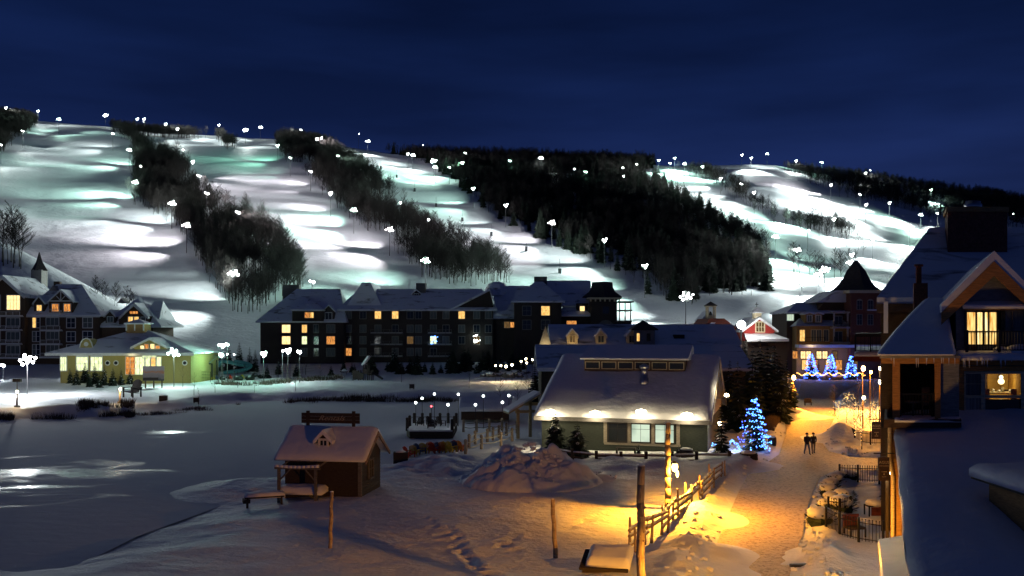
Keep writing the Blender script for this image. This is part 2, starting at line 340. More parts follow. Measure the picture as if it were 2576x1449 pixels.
# ================================================================ trees
bark = mat('bark', (.021, .018, .017), .9, bump=.4, scale=20, var=.3)
bark_d = mat('bark_dark', (.030, .028, .028), .9, var=.3, scale=8)
fir = mat('fir_needles', (.014, .024, .016), .8, var=.4, scale=3)
def bare_tree(h, seed, dens=1.0, kids=True):
    """leafless tree: trunk, limbs and twigs as thin tapered bars"""
    r = random.Random(seed); b = MB()
    top = Vector((r.uniform(-.03, .03)*h, r.uniform(-.03, .03)*h, h))
    mid = Vector((r.uniform(-.04, .04)*h, r.uniform(-.04, .04)*h, h*.5))
    r0 = h*.013
    pts = [Vector((0, 0, -1)), Vector((0, 0, h*.2)), mid, top]
    for k in range(3): b.bar(pts[k], pts[k+1], r0*(1-.3*k), r0*(1-.3*(k+1)), 4)
    nb = int(16*dens)
    for i in range(nb):
        t = .28+.7*(i+r.random())/nb; base = mid.lerp(top, (t-.5)/.5) if t > .5 else Vector((0, 0, h*.2)).lerp(mid, (t-.2)/.3)
        a = r.uniform(0, 6.283); L = h*(.30*(1.12-t)+.06)*r.uniform(.7, 1.2); up = r.uniform(.7, 1.5)
        d = Vector((math.cos(a), math.sin(a), up)).normalized(); e1 = base+d*L
        b.bar(base, e1, r0*.34, r0*.14, 3)
        for j in range(int(5*dens)):
            s = r.uniform(.25, 1); q = base.lerp(e1, s); a2 = a+r.uniform(-1.1, 1.1)
            d2 = Vector((math.cos(a2), math.sin(a2), r.uniform(.4, 1.6))).normalized(); e2 = q+d2*L*r.uniform(.3, .6)
            b.bar(q, e2, r0*.13, r0*.06, 3)
            for k in range(2):
                q3 = q.lerp(e2, r.uniform(.3, .9)); d3 = (d2+Vector((r.uniform(-.8, .8), r.uniform(-.8, .8), r.uniform(-.2, .6)))).normalized()
                b.bar(q3, q3+d3*L*.22, r0*.07, r0*.05, 3)
    return b
def fir_tree(h, seed, w=.24, lean=0, full=1.0):
    """spruce: drooping boughs of needle blades in whorls"""
    r = random.Random(seed); b = MB(); tr = MB()
    tr.bar((0, 0, -.5), (0, 0, h*.97), h*.014, h*.003, 5)
    nw = int(15*full)+int(h*.5)
    for i in range(nw):
        t = (i+.3)/nw; z = h*(.08+.90*t); R = h*w*(1-t)**.85*r.uniform(.75, 1.12)+.02*h
        nb = max(5, int(11*(1-t)+5))
        for k in range(nb):
            a = 6.283*(k+r.random())/nb; L = R*r.uniform(.65, 1.1); co, si = math.cos(a), math.sin(a)
            if r.random() < .08: continue
            dz = -L*r.uniform(.22, .5); wd = L*.30
            p0 = Vector((0, 0, z)); p1 = Vector((co*L*.55, si*L*.55, z+dz*.35)); p2 = Vector((co*L, si*L, z+dz)); s_ = Vector((-si, co, 0))
            dr = Vector((0, 0, -wd*.7))
            b.add([p0, p1+s_*wd+dr*.5, p2, p1-s_*wd+dr*.5, p1+dr*1.4, p1], [(0, 1, 5), (0, 5, 3), (1, 2, 5), (3, 5, 2), (0, 5, 4), (5, 2, 4)])
    return b, tr
BT = [bare_tree(10, 100+i, 1.0).mesh('bare_tree', bark) for i in range(5)]
BTd = [bare_tree(10, 130+i, 1.7).mesh('bare_tree', bark) for i in range(3)]
FT = []
for i in range(4):
    fb, tb = fir_tree(10, 200+i, .20+.03*i); fb.add(tb.v, tb.f); FT.append(fb.mesh('spruce_tree', fir))
# single trees that stand out along the forest edges and on the near spur
def lone(name, me, p, h, label, group, cat='tree'):
    o = bpy.data.objects.new(name, me); COL.objects.link(o); o.location = p; s = h/10; o.scale = (s*random.uniform(.85, 1.15), s, s); o.rotation_euler = (0, 0, random.uniform(0, 6.28))
    return tag(o, label, cat, group)
proto_src = []
ORD = ['first', 'second', 'third', 'fourth', 'fifth', 'sixth', 'seventh', 'eighth', 'ninth', 'tenth', 'eleventh', 'twelfth', 'thirteenth', 'fourteenth', 'fifteenth', 'sixteenth', 'seventeenth', 'eighteenth', 'nineteenth', 'twentieth', 'twenty-first', 'twenty-second', 'twenty-third', 'twenty-fourth', 'twenty-fifth', 'twenty-sixth', 'twenty-seventh', 'twenty-eighth', 'twenty-ninth', 'thirtieth']
def edge(poly, n, kinds, hr, label, group, jit=8):
    made = []
    seg = [(Vector(a), Vector(b)) for a, b in zip(poly[:-1], poly[1:])]; L = [(b-a).length for a, b in seg]; T = sum(L)
    for i in range(n):
        s = (i+random.random()*.8)/n*T; k = 0
        while s > L[k] and k < len(L)-1: s -= L[k]; k += 1
        q = seg[k][0].lerp(seg[k][1], min(1, s/L[k])); u = q.x+random.uniform(-jit, jit); v = q.y+random.uniform(-jit, jit)
        p = hill_hit(u, v)
        if p is None: continue
        kd = random.choice(kinds)
        if kd == 'b': made.append((u, lone('bare_tree', random.choice(BTd), (p.x, p.y, p.z-.2), random.uniform(*hr), 'bare', group)))
        else: made.append((u, lone('spruce_tree', random.choice(FT), (p.x, p.y, p.z-.3), random.uniform(*hr)*1.05, 'spruce', group)))
    for i, (u, o) in enumerate(sorted(made, key=lambda q: q[0])): o['label'] = ('bare tree' if o['label'] == 'bare' else 'dark spruce')+', '+ORD[i]+' from left '+label
edge([(338, 372), (380, 378), (440, 396), (478, 428)], 14, 'b', (9, 13), 'along the top of the left forest band', 'bare trees along the top of the left forest band')
edge([(330, 400), (332, 510), (400, 540), (455, 590), (520, 690), (580, 760)], 16, 'b', (8, 12), 'on the left edge of the left forest band', 'trees on the left edge of the left forest band')
edge([(520, 500), (600, 545), (655, 560), (715, 620), (750, 680), (765, 725)], 20, 'b', (9, 13), 'on the right edge of the left forest band', 'trees on the right edge of the left forest band')
edge([(860, 395), (925, 440), (980, 490), (1040, 560), (1120, 600), (1180, 640), (1290, 705)], 24, 'b', (9, 13), 'on the right edge of the second forest band', 'trees on the right edge of the second forest band')
edge([(1060, 690), (1150, 710), (1280, 716)], 16, 'b', (12, 16), 'in the row just above the dark hotel roof', 'bare trees above the dark hotel roof')
edge([(1640, 458), (1700, 500), (1745, 525), (1800, 560), (1860, 595), (1905, 620)], 30, 'bffff', (10, 17), 'in the ragged right edge of the middle forest', 'trees at the right edge of the middle forest')
edge([(1150, 460), (1230, 530), (1320, 580), (1430, 630), (1540, 680), (1650, 745)], 18, 'bbf', (8, 12), 'on the lower left edge of the middle forest', 'trees on the lower edge of the middle forest')
edge([(1700, 428), (1800, 470), (1880, 520), (1960, 560), (2080, 580)], 24, 'b', (9, 14), 'in the strip between the right-hand runs', 'trees between the two right-hand runs')
edge([(1980, 690), (2060, 715), (2160, 700)], 12, 'b', (12, 18), 'before the bright foot of the right-hand slopes', 'bare trees at the foot of the right-hand slopes')
edge([(1950, 560), (2060, 605), (2180, 640)], 12, 'b', (9, 14), 'on the lower right-hand slope under floodlights', 'trees low on the right-hand slope')
edge([(0, 660), (20, 664), (60, 672)], 8, 'b', (12, 16), 'on the dark spur behind the left hotel', 'bare trees on the left spur')
edge([(230, 750), (260, 758), (310, 786), (350, 800)], 9, 'b', (5, 8), 'on the lower end of the dark spur', 'small bare trees on the left spur')
# masses of forest: points on the hill instanced with geometry nodes
SCATTER = []
def inst_tree(name, pts, sources, sc, extra=None):
    me = bpy.data.meshes.new(name); me.vertices.add(len(pts)); me.vertices.foreach_set('co', np.asarray(pts, float).ravel())
    a = me.attributes.new('sc', 'FLOAT', 'POINT'); a.data.foreach_set('value', np.asarray(sc, float))
    a = me.attributes.new('rz', 'FLOAT', 'POINT'); a.data.foreach_set('value', rs.uniform(0, 6.28, len(pts)))
    a = me.attributes.new('ix', 'INT', 'POINT'); a.data.foreach_set('value', rs.randint(0, len(sources), len(pts)))
    o = bpy.data.objects.new(name, me); COL.objects.link(o)
    g = bpy.data.node_groups.new(name, 'GeometryNodeTree')
    g.interface.new_socket('Geometry', in_out='INPUT', socket_type='NodeSocketGeometry'); g.interface.new_socket('Geometry', in_out='OUTPUT', socket_type='NodeSocketGeometry')
    gi = g.nodes.new('NodeGroupInput'); gout = g.nodes.new('NodeGroupOutput'); ip = g.nodes.new('GeometryNodeInstanceOnPoints')
    jn = g.nodes.new('GeometryNodeGeometryToInstance')
    for s in sources:
        oi = g.nodes.new('GeometryNodeObjectInfo'); oi.inputs[0].default_value = s; oi.inputs['As Instance'].default_value = False; oi.transform_space = 'ORIGINAL'
        g.links.new(oi.outputs['Geometry'], jn.inputs[0])
    g.links.new(gi.outputs[0], ip.inputs['Points']); g.links.new(jn.outputs[0], ip.inputs['Instance'])
    ip.inputs['Pick Instance'].default_value = True
    def at(n, ty):
        q = g.nodes.new('GeometryNodeInputNamedAttribute'); q.data_type = ty; q.inputs[0].default_value = n; return q.outputs[0]
    g.links.new(at('ix', 'INT'), ip.inputs['Instance Index'])
    cx = g.nodes.new('ShaderNodeCombineXYZ'); g.links.new(at('rz', 'FLOAT'), cx.inputs[2]); g.links.new(cx.outputs[0], ip.inputs['Rotation'])
    g.links.new(at('sc', 'FLOAT'), ip.inputs['Scale']); g.links.new(ip.outputs[0], gout.inputs[0])
    SCATTER.append((o, g))
    return tag(o, kind='stuff')
firsts = {}
for o in list(COL.objects):
    if o.type == 'MESH' and o.data in BT+BTd+FT and o.data.name not in firsts: firsts[o.data.name] = o
bare_src = [o for o in firsts.values() if o.name.startswith('bare')]; fir_src = [o for o in firsts.values() if o.name.startswith('spruce')]
def forest(poly, n, hr, name, src, seed, label, front=None):
    r = np.random.RandomState(seed); us = [p[0] for p in poly]; vs = [p[1] for p in poly]; pts = []; sc = []
    # candidates spread evenly over the ground, kept where the view of them falls in the band's outline
    y_ = np.sqrt(r.uniform(230**2, 1250**2, n)); u_ = r.uniform(min(us), max(us), n); x_ = (u_-U0)/F*y_
    z_ = ground(x_, y_); v_ = VH-(z_-H)/y_*F
    k = (sdf(u_, v_, poly)+r.exponential(9, n) < 0) & (sdf(u_, v_-16*400/y_, poly) < 6) & (fbm(x_/22, y_/22, seed+300, 3) > -.17) & (y_ < np.interp(u_, UK, Y1)*1.03)
    pts = np.stack([x_[k], y_[k], z_[k]-.2], 1); sc = r.uniform(hr[0], hr[1], k.sum())/10
    o = inst_tree(name, pts, src, sc); o['label'] = label; print(name, len(pts)); return o
F1 = [(268, 338), (330, 362), (335, 450), (332, 512), (380, 535), (420, 545), (470, 612), (525, 705), (565, 765), (600, 790), (650, 792), (700, 760), (765, 730), (745, 660), (705, 610), (650, 560), (600, 545), (525, 505), (490, 462), (470, 430), (440, 402), (395, 385), (335, 345)]
F2 = [(690, 352), (760, 350), (840, 372), (880, 395), (940, 440), (990, 490), (1000, 520), (1060, 565), (1120, 600), (1170, 620), (1250, 665), (1300, 716), (1110, 722), (1060, 695), (1010, 650), (960, 612), (900, 570), (860, 535), (800, 485), (765, 440), (735, 420), (700, 395)]
F3 = [(850, 366), (930, 376), (1010, 396), (1080, 415), (1140, 455), (1190, 510), (1270, 562), (1350, 603), (1450, 643), (1560, 692), (1640, 742), (1690, 768), (1750, 775), (1760, 745), (1850, 745), (1935, 745), (1945, 690), (1935, 640), (1905, 612), (1850, 590), (1790, 550), (1745, 522), (1700, 492), (1640, 455), (1600, 440), (1640, 432), (1655, 412), (1450, 402), (1200, 396), (1000, 380)]
F4 = [(1705, 428), (1790, 432), (1870, 470), (1960, 528), (2080, 552), (2180, 590), (2150, 602), (2060, 592), (1960, 562), (1880, 520), (1800, 475)]
F5 = [(1960, 425), (2060, 436), (2180, 448), (2320, 470), (2420, 480), (2700, 505), (2700, 600), (2380, 560), (2330, 560), (2230, 530), (2120, 500), (2030, 460)]
F6 = [(-60, 290), (60, 300), (100, 312), (60, 345), (0, 390), (-80, 420)]
F7 = [(262, 322), (420, 338), (480, 342), (560, 350), (600, 372), (570, 378), (540, 350), (480, 352), (430, 352), (330, 350)]
forest(F1, 34000, (6.5, 13.5), 'forest_band', bare_src, 1, 'bare forest band between the first and second ski runs')
forest(F2, 32000, (6.5, 13.5), 'forest_band', bare_src, 2, 'bare forest band between the second and third ski runs')
forest(F3, 26000, (7, 14.5), 'forest', bare_src, 3, 'large dark bare forest in the middle of the hillside')
forest(F3, 9000, (8, 16), 'forest', fir_src, 8, 'dark conifers mixed through the middle forest')
forest(F4, 16000, (8, 12), 'forest_band', bare_src, 4, 'thin forest strip between the right-hand runs')
forest(F5, 14000, (9, 13), 'forest_band', bare_src, 5, 'dark forest over the far right ridge')
forest(F6, 25000, (8, 12), 'forest_band', bare_src, 6, 'forest on the far left skyline')
forest(F7, 30000, (8, 12), 'forest_band', bare_src, 7, 'thin forest on the skyline above the second run')
# ================================================================ floodlights on the slopes
steel = mat('galvanised_steel', (.12, .12, .13), .5, var=.1, metal=.6)
LC = {'w': (.84, .97, .93), 'g': (.35, 1.0, .68), 'c': (.58, .98, .80), 'p': (1.0, .93, .97)}
GL = {k: glow('flood_glow_'+k, tuple(.5+.5*a for a in c), 40) for k, c in LC.items()}
heads = {}
def flood_head(sz, ck):
    k = (sz, ck)
    if k not in heads:
        b = MB(); R = {0: .45, 1: .7, 2: .95, 3: 1.2, 4: 1.6, 5: 2.1}[sz]
        rr = random.Random(sz*7+ord(ck)); n_ = {0: 1, 1: 2, 2: 4, 3: 6, 4: 9, 5: 13}[sz]
        for i in range(n_):
            a = 2.4*i; q = R*1.15*math.sqrt((i+.3)/n_); b.ball((q*math.cos(a)*1.45+rr.uniform(-.2, .2), -.1, q*math.sin(a)*.85+rr.uniform(-.1, .1)), (.36 if i else .5)*rr.uniform(.75, 1.1), 8)
        heads[k] = b.mesh('lamp', GL[ck], True)
    return heads[k]
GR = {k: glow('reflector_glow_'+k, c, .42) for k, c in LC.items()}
def refl_head(sz, ck):  # dim glowing balls added round the lamps as a soft tinted glare halo
    k = ('r', sz, ck)
    if k not in heads:
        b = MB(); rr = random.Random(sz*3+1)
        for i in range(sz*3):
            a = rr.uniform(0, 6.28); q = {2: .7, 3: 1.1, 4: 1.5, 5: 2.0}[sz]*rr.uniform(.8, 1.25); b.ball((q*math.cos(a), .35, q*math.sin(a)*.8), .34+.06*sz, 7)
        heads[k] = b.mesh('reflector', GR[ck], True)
    return heads[k]
mastm = {}
def flood(u, v, sz, ck, aim, label, group='floodlight masts on the ski runs', pw=1.0, hm=12.5, y=None):
    if y is None:
        p = hill_hit(u, v, hm)
        if p is None or p.y > np.interp(u, UK, Y1)-2:
            yy = float(np.interp(u, UK, Y1))-2; p = Vector((X(u, yy), yy, 0)); p.z = gz(p.x, p.y)
    else: p = Vector((X(u, y), y, 0)); p.z = gz(p.x, y)
    top = Z(v, p.y); h = top-p.z; h = max(h, 2.5)
    r = empty('floodlight_mast', (p.x, p.y, p.z), 0, label, 'floodlight', group)
    m = MB(); m.bar((0, 0, -1), (0, 0, h-.2), .16, .1, 5); m.bar((-.9, 0, h-.6), (.9, 0, h-.6), .06, .06, 4); m.build('mast', steel, r)
    part('lamp', flood_head(min(5, int(round(sz))), ck), r, (0, 0, h))
    if sz > 1: part('reflector', refl_head(min(5, int(round(sz))), ck), r, (0, 0, h))
    e = {0: 0, 1: 105000, 2: 250000, 3: 340000, 4: 450000, 5: 600000}[min(5, int(round(sz)))]*pw*random.uniform(.6, 1.3)
    if e:
        for d in aim:
            dx = {'L': -1, 'R': 1, 'D': 0}[d]
            if d == 'D': point_light(r, (0, -2.2, h-.2), e/len(aim)*.5, LC[ck], 1.0, 'lamp_light', 110, (0, -.35, -1), 1)
            else:
                j_ = lambda q: random.uniform(-q, q)
                low_ = v > 700
                point_light(r, (dx*.9, -1.6, h-.2), e/len(aim)*.38, LC[ck], 1.2, 'lamp_light', 92, (dx*(.8+j_(.15)), -.35 if low_ else -.75+j_(.15), -.40), 1)
                point_light(r, (dx*1.2, 1.0, h), e/len(aim)*.55, LC[ck], 1.2, 'lamp_light', 86, (dx*(.8+j_(.15)), .8+j_(.2), .14), 1)
                point_light(r, (dx*1.6, -.6, h+.1), e/len(aim)*1.25, LC[ck], 1.2, 'lamp_light', 56, (dx*1.0, j_(.35), .035), 1)
    return r
ordn = ['lowest', 'second', 'third', 'fourth', 'fifth', 'sixth', 'seventh', 'eighth', 'ninth', 'tenth', 'eleventh', 'twelfth', 'thirteenth']
LAMPS = {
 'far left skyline': [(14, 272, 2, 'w', 'R'), (57, 330, 1, 'w', 'R'), (95, 280, 2, 'w', 'R'), (148, 300, 3, 'c', 'RL'), (2, 365, 1, 'w', 'R')],
 'skyline above the second run': [(265, 290, 4, 'w', 'L'), (345, 300, 2, 'w', 'R'), (362, 300, 2, 'w', 'R'), (416, 313, 2, 'w', 'R'), (446, 325, 2, 'w', 'R'), (550, 315, 2, 'w', 'L')],
 'right edge of the first run': [(586, 687, 3, 'w', 'L'), (469, 566, 3, 'p', 'L'), (432, 511, 3, 'w', 'L'), (340, 458, 3, 'c', 'L'), (325, 377, 3, 'c', 'L'), (284, 337, 1, 'w', 'L')],
 'left edge of the second run': [(785, 710, 1, 'w', 'R'), (598, 535, 1, 'p', 'R'), (520, 487, 1, 'p', 'R'), (500, 443, 1, 'p', 'R'), (485, 408, 2, 'p', 'R'), (459, 377, 0, 'w', 'R'), (352, 418, 0, 'w', 'L')],
 'bright crest beside the second forest band': [(617, 327, 4, 'w', 'LR'), (655, 320, 3, 'w', 'L'), (730, 398, 1, 'c', 'L'), (698, 367, 2, 'g', 'L'), (757, 327, 1, 'w', 'L')],
 'right edge of the second run': [(1070, 655, 3, 'c', 'L'), (980, 577, 3, 'p', 'L'), (890, 528, 3, 'c', 'L'), (831, 487, 2, 'p', 'L'), (781, 432, 1, 'p', 'L')],
 'top of the third run': [(797, 350, 2, 'p', 'R'), (808, 347, 2, 'p', 'R'), (850, 393, 1, 'c', 'R'), (925, 355, 3, 'w', 'LD'), (902, 337, 0, 'w', 'L'), (1005, 510, 0, 'w', 'R'), (1075, 553, 0, 'w', 'R')],
 'right edge of the third run': [(1725, 745, 4, 'w', 'L'), (1622, 670, 2, 'c', 'L'), (1520, 605, 2, 'w', 'L'), (1388, 560, 3, 'p', 'L'), (1272, 517, 2, 'w', 'L'), (1190, 475, 2, 'c', 'L'), (1163, 410, 2, 'c', 'L'), (1130, 422, 1, 'c', 'L'), (1095, 420, 3, 'c', 'L'), (1090, 405, 4, 'c', 'LD'), (1038, 390, 3, 'w', 'LD'), (1025, 388, 2, 'w', 'L'), (1063, 365, 0, 'w', 'L')],
 'dark middle forest': [(1360, 397, 3, 'w', 'D'), (1282, 405, 1, 'g', 'D'), (1473, 433, 1, 'g', 'D'), (1443, 425, 0, 'w', 'D'), (1565, 422, 0, 'w', 'D'), (1567, 443, 0, 'w', 'D'), (1600, 413, 0, 'w', 'D'), (1170, 385, 1, 'w', 'D')],
 'crest of the right-hand runs': [(1657, 404, 2, 'c', 'RD'), (1697, 398, 2, 'c', 'D'), (1685, 411, 1, 'g', 'D'), (1722, 412, 3, 'c', 'D'), (1767, 420, 2, 'c', 'D'), (1812, 450, 2, 'w', 'L'), (1866, 390, 2, 'w', 'R'), (1889, 398, 2, 'w', 'D'), (1930, 387, 3, 'c', 'R'), (2002, 405, 2, 'w', 'LD'), (2067, 408, 3, 'g', 'LD'), (2177, 436, 2, 'w', 'RD'), (2188, 428, 0, 'w', 'D')],
 'right-hand runs halfway up the slope': [(1896, 485, 2, 'w', 'L'), (1865, 463, 1, 'w', 'L'), (1980, 519, 2, 'c', 'LD'), (2090, 466, 2, 'p', 'L'), (2163, 490, 1, 'w', 'L'), (2178, 516, 2, 'w', 'L'), (2237, 511, 2, 'w', 'LD'), (2097, 552, 2, 'w', 'D'), (2316, 540, 3, 'c', 'LD'), (2342, 478, 2, 'c', 'D'), (2358, 537, 1, 'w', 'D'), (2548, 538, 0, 'c', 'D')],
 'foot of the right-hand runs': [(1951, 595, 3, 'c', 'DR'), (2005, 628, 3, 'w', 'DL'), (2195, 603, 2, 'w', 'D'), (2142, 642, 2, 'w', 'D'), (2138, 660, 3, 'w', 'D'), (2073, 678, 4, 'w', 'DL'), (2057, 690, 3, 'w', 'D'), (2017, 712, 2, 'w', 'D'), (2010, 750, 1, 'w', 'DL'), (2032, 580, 0, 'w', 'D'), (2288, 573, 5, 'w', 'LD')],
}
PW = {'right edge of the third run': .8, 'crest of the right-hand runs': 1.8, 'right-hand runs halfway up the slope': 2.2, 'foot of the right-hand runs': 1.6, 'right edge of the first run': 1.1, 'left edge of the second run': 1.3, 'right edge of the second run': 1.1, 'top of the third run': 1.2}
szw = ['a tiny dot', 'small', 'medium', 'bright', 'very bright', 'blazing']; cw = {'w': 'white', 'g': 'green', 'c': 'pale green', 'p': 'pinkish white'}
for reg, ls in LAMPS.items():
    for i, (u, v, sz, ck, aim) in enumerate(ls):
        if 'edge' in reg: pos = ordn[i]+(' lamp up the ' if i else ' lamp on the ')+reg
        else: 
            k = sorted(q[0] for q in ls).index(u); pos = (['leftmost', 'second from left', 'third from left', 'fourth from left', 'fifth from left', 'sixth from left', 'seventh from left', 'eighth from left', 'ninth from left', 'tenth from left', 'eleventh from left', 'twelfth from left', 'thirteenth from left'][k])+' on the '+reg
        flood(u, v, sz, ck, aim, '%s %s floodlight, %s' % (szw[sz] if sz else 'tiny', cw[ck], pos), pw=PW.get(reg, .8), y=305 if (u, v) == (1725, 745) else None)
# ================================================================ building kit
def wood(name, col, **k): return mat(name, col, k.pop('rough', .8), bump=.35, scale=4, var=.25, stretch=(1, 1, 9), **k)
wd_dark = wood('dark_stained_boards', (.040, .031, .027)); wd_brown = wood('brown_boards', (.075, .048, .032)); wd_post = mat('weathered_log', (.40, .30, .20), .8, bump=.4, scale=3, var=.3, stretch=(7, 7, .8)); wd_grey = wood('grey_boards', (.13, .125, .12))
rust = wood('rust_red_roofing', (.16, .035, .022)); red = wood('red_barn_boards', (.32, .028, .022)); yel = wood('yellow_siding', (.36, .30, .10)); cream = wood('cream_trim', (.62, .54, .36))
white = mat('white_trim', (.68, .69, .67), .6, var=.06, scale=3); offw = mat('grey_trim', (.26, .25, .23), .7, var=.1, scale=3)
orange = wood('orange_trim', (.48, .23, .07)); greyw = wood('blue_grey_siding', (.24, .25, .24)); brown_l = wood('ochre_boards', (.33, .19, .07)); brick = mat('brick_red', (.15, .058, .038), .85, bump=.6, scale=9, var=.3)
green_w = wood('dark_green_siding', (.030, .038, .030)); shing = mat('roof_shingles', (.045, .04, .042), .9, bump=.6, scale=5, var=.3); metal = mat('flue_metal', (.5, .5, .5), .3, var=.15, metal=1)
iron = mat('black_iron', (.02, .02, .022), .5, var=.1, metal=.3); stone = mat('rubble_stone', (.16, .14, .12), .9, bump=.9, scale=4, var=.4)
glassd = mat('dark_glass', (.02, .025, .03), .12, var=0, spec=.6); glasst = mat('window_curtain_unlit', (.10, .12, .13), .5, var=.35, scale=2, stretch=(6, 1, .4))
def roof_snow_mat():
    m = mat('roof_snow', (.78, .80, .84), .6, var=0); t = m.node_tree; b = t.nodes['Principled BSDF']; c = N(t, 'ShaderNodeTexCoord'); mp_ = N(t, 'ShaderNodeMapping'); mp_.inputs['Scale'].default_value = (.10, .25, .42); n = N(t, 'ShaderNodeTexNoise'); n.inputs['Scale'].default_value = 2.2; n.inputs['Detail'].default_value = 8; n.inputs['Roughness'].default_value = .62; n.inputs['Distortion'].default_value = .5
    t.links.new(c.outputs['Object'], mp_.inputs[0]); t.links.new(mp_.outputs[0], n.inputs[0]); r = N(t, 'ShaderNodeValToRGB'); e = r.color_ramp; e.elements[0].position = .30; e.elements[0].color = (.10, .09, .09, 1); e.elements[1].position = .44; e.elements[1].color = (.78, .80, .84, 1); q = e.elements.new(.37); q.color = (.42, .42, .44, 1)
    t.links.new(n.outputs[0], r.inputs[0]); t.links.new(r.outputs[0], b.inputs['Base Color']); bu = N(t, 'ShaderNodeBump'); bu.inputs['Strength'].default_value = .6; bu.inputs['Distance'].default_value = .25; t.links.new(n.outputs[0], bu.inputs['Height']); t.links.new(bu.outputs[0], b.inputs['Normal']); return m
rsnow = roof_snow_mat()
def litpane(name, c1, c2, s, sc=2.0, st=(5, 1, .7)):
    m = bpy.data.materials.new(name); m.use_nodes = True; t = m.node_tree; t.nodes.clear()
    c = N(t, 'ShaderNodeTexCoord'); mp_ = N(t, 'ShaderNodeMapping'); mp_.inputs['Scale'].default_value = st; n = N(t, 'ShaderNodeTexNoise'); n.inputs['Scale'].default_value = sc; n.inputs['Detail'].default_value = 3
    oi = N(t, 'ShaderNodeObjectInfo'); ad = N(t, 'ShaderNodeVectorMath', operation='ADD'); t.links.new(c.outputs['Object'], ad.inputs[0]); t.links.new(oi.outputs['Location'], ad.inputs[1])
    t.links.new(ad.outputs[0], mp_.inputs[0]); t.links.new(mp_.outputs[0], n.inputs[0]); r = N(t, 'ShaderNodeValToRGB'); t.links.new(n.outputs[0], r.inputs[0])
    r.color_ramp.elements[0].position = .38; r.color_ramp.elements[1].position = .62; r.color_ramp.elements[0].color = (*c1, 1); r.color_ramp.elements[1].color = (*c2, 1)
    e = N(t, 'ShaderNodeEmission'); e.inputs[1].default_value = s; t.links.new(r.outputs[0], e.inputs[0]); o = N(t, 'ShaderNodeOutputMaterial'); t.links.new(e.outputs[0], o.inputs[0]); m.cycles.emission_sampling = 'NONE'; return m
PANE = {'y': litpane('lit_room_yellow', (.55, .24, .04), (1.0, .66, .22), 1.5), 'o': litpane('lit_room_orange', (.30, .09, .02), (1.0, .42, .10), 1.1),
        'd': litpane('lit_room_dim', (.06, .035, .015), (.25, .14, .05), .8), 'w': litpane('lit_room_white', (.34, .44, .33), (.62, .74, .56), 1.15, 1.0, (.5, 1, .4)),
        'b': litpane('lit_room_bright', (.9, .55, .16), (1, .82, .42), 1.7), 'k': glassd, 'c': glasst, 'g': litpane('lit_hall_greenish', (.45, .55, .22), (.95, 1.0, .62), 1.6)}
WM = {}
def window(par, x, z, w, h, y=0.0, lit='k', fr=None, nx=2, ny=1, fw=.12, side=0, arch=False, name='window', rz=None, ty=.5):
    """framed window centred at x, bottom at z, on the plane y (local); pane is a sub-part"""
    fr = fr or white; k = (round(w, 2), round(h, 2), fr.name, nx, ny, fw, arch, ty)
    if k not in WM:
        b = MB(); b.box(-w/2-fw, -w/2, -.1, .04, -fw, h+fw); b.box(w/2, w/2+fw, -.1, .04, -fw, h+fw); b.box(-w/2, w/2, -.1, .04, h, h+fw); b.box(-w/2, w/2, -.13, .04, -fw, 0)
        t = fw*.4
        for i in range(1, nx): b.box(-w/2+w*i/nx-t/2, -w/2+w*i/nx+t/2, -.08, .03, 0, h)
        for i in range(1, ny): zz = h*(i/ny if ny > 2 else ty); b.box(-w/2, w/2, -.075, .03, zz-t/2, zz+t/2)
        if arch: b.prism([(-w/2-fw, h+fw), (-w*.3, h+fw+w*.22), (0, h+fw+w*.3), (w*.3, h+fw+w*.22), (w/2+fw, h+fw)], 'y', -.1, .04)
        p = MB(); p.box(-w/2, w/2, -.03, .03, 0, h)
        WM[k] = (b.mesh(name, fr), p)
    f = part(name, WM[k][0], par, (x, y, z), rz or 0); kk = (k, lit)
    if kk not in WM: WM[kk] = WM[k][1].mesh('pane', PANE[lit])
    part('pane', WM[kk], f); return f
def slabs_x(b, x0, x1, y0, y1, ze, zr, t=.35, ym=None):
    ym = (y0+y1)/2 if ym is None else ym
    b.prism([(y0, ze), (ym, zr), (ym, zr-t*1.2), (y0, ze-t)], 'x', x0, x1); b.prism([(y1, ze), (y1, ze-t), (ym, zr-t*1.2), (ym, zr)], 'x', x0, x1); return b
def slabs_y(b, x0, x1, y0, y1, ze, zr, t=.35, xm=None):
    xm = (x0+x1)/2 if xm is None else xm
    b.prism([(x0, ze), (x0, ze-t), (xm, zr-t*1.2), (xm, zr)], 'y', y0, y1); b.prism([(x1, ze), (xm, zr), (xm, zr-t*1.2), (x1, ze-t)], 'y', y0, y1); return b
def hip(b, x0, x1, y0, y1, ze, zr, i0=None, i1=None, t=.35):
    D = (y1-y0)/2; i0 = D if i0 is None else i0; i1 = D if i1 is None else i1; ym = (y0+y1)/2
    vs = [(x0, y0, ze-t), (x1, y0, ze-t), (x1, y1, ze-t), (x0, y1, ze-t), (x0, y0, ze), (x1, y0, ze), (x1, y1, ze), (x0, y1, ze), (x0+i0, ym, zr), (x1-i1, ym, zr)]
    return b.add(vs, [(0, 3, 2, 1), (0, 1, 5, 4), (1, 2, 6, 5), (2, 3, 7, 6), (3, 0, 4, 7), (4, 5, 9, 8), (6, 7, 8, 9), (5, 6, 9), (7, 4, 8)])
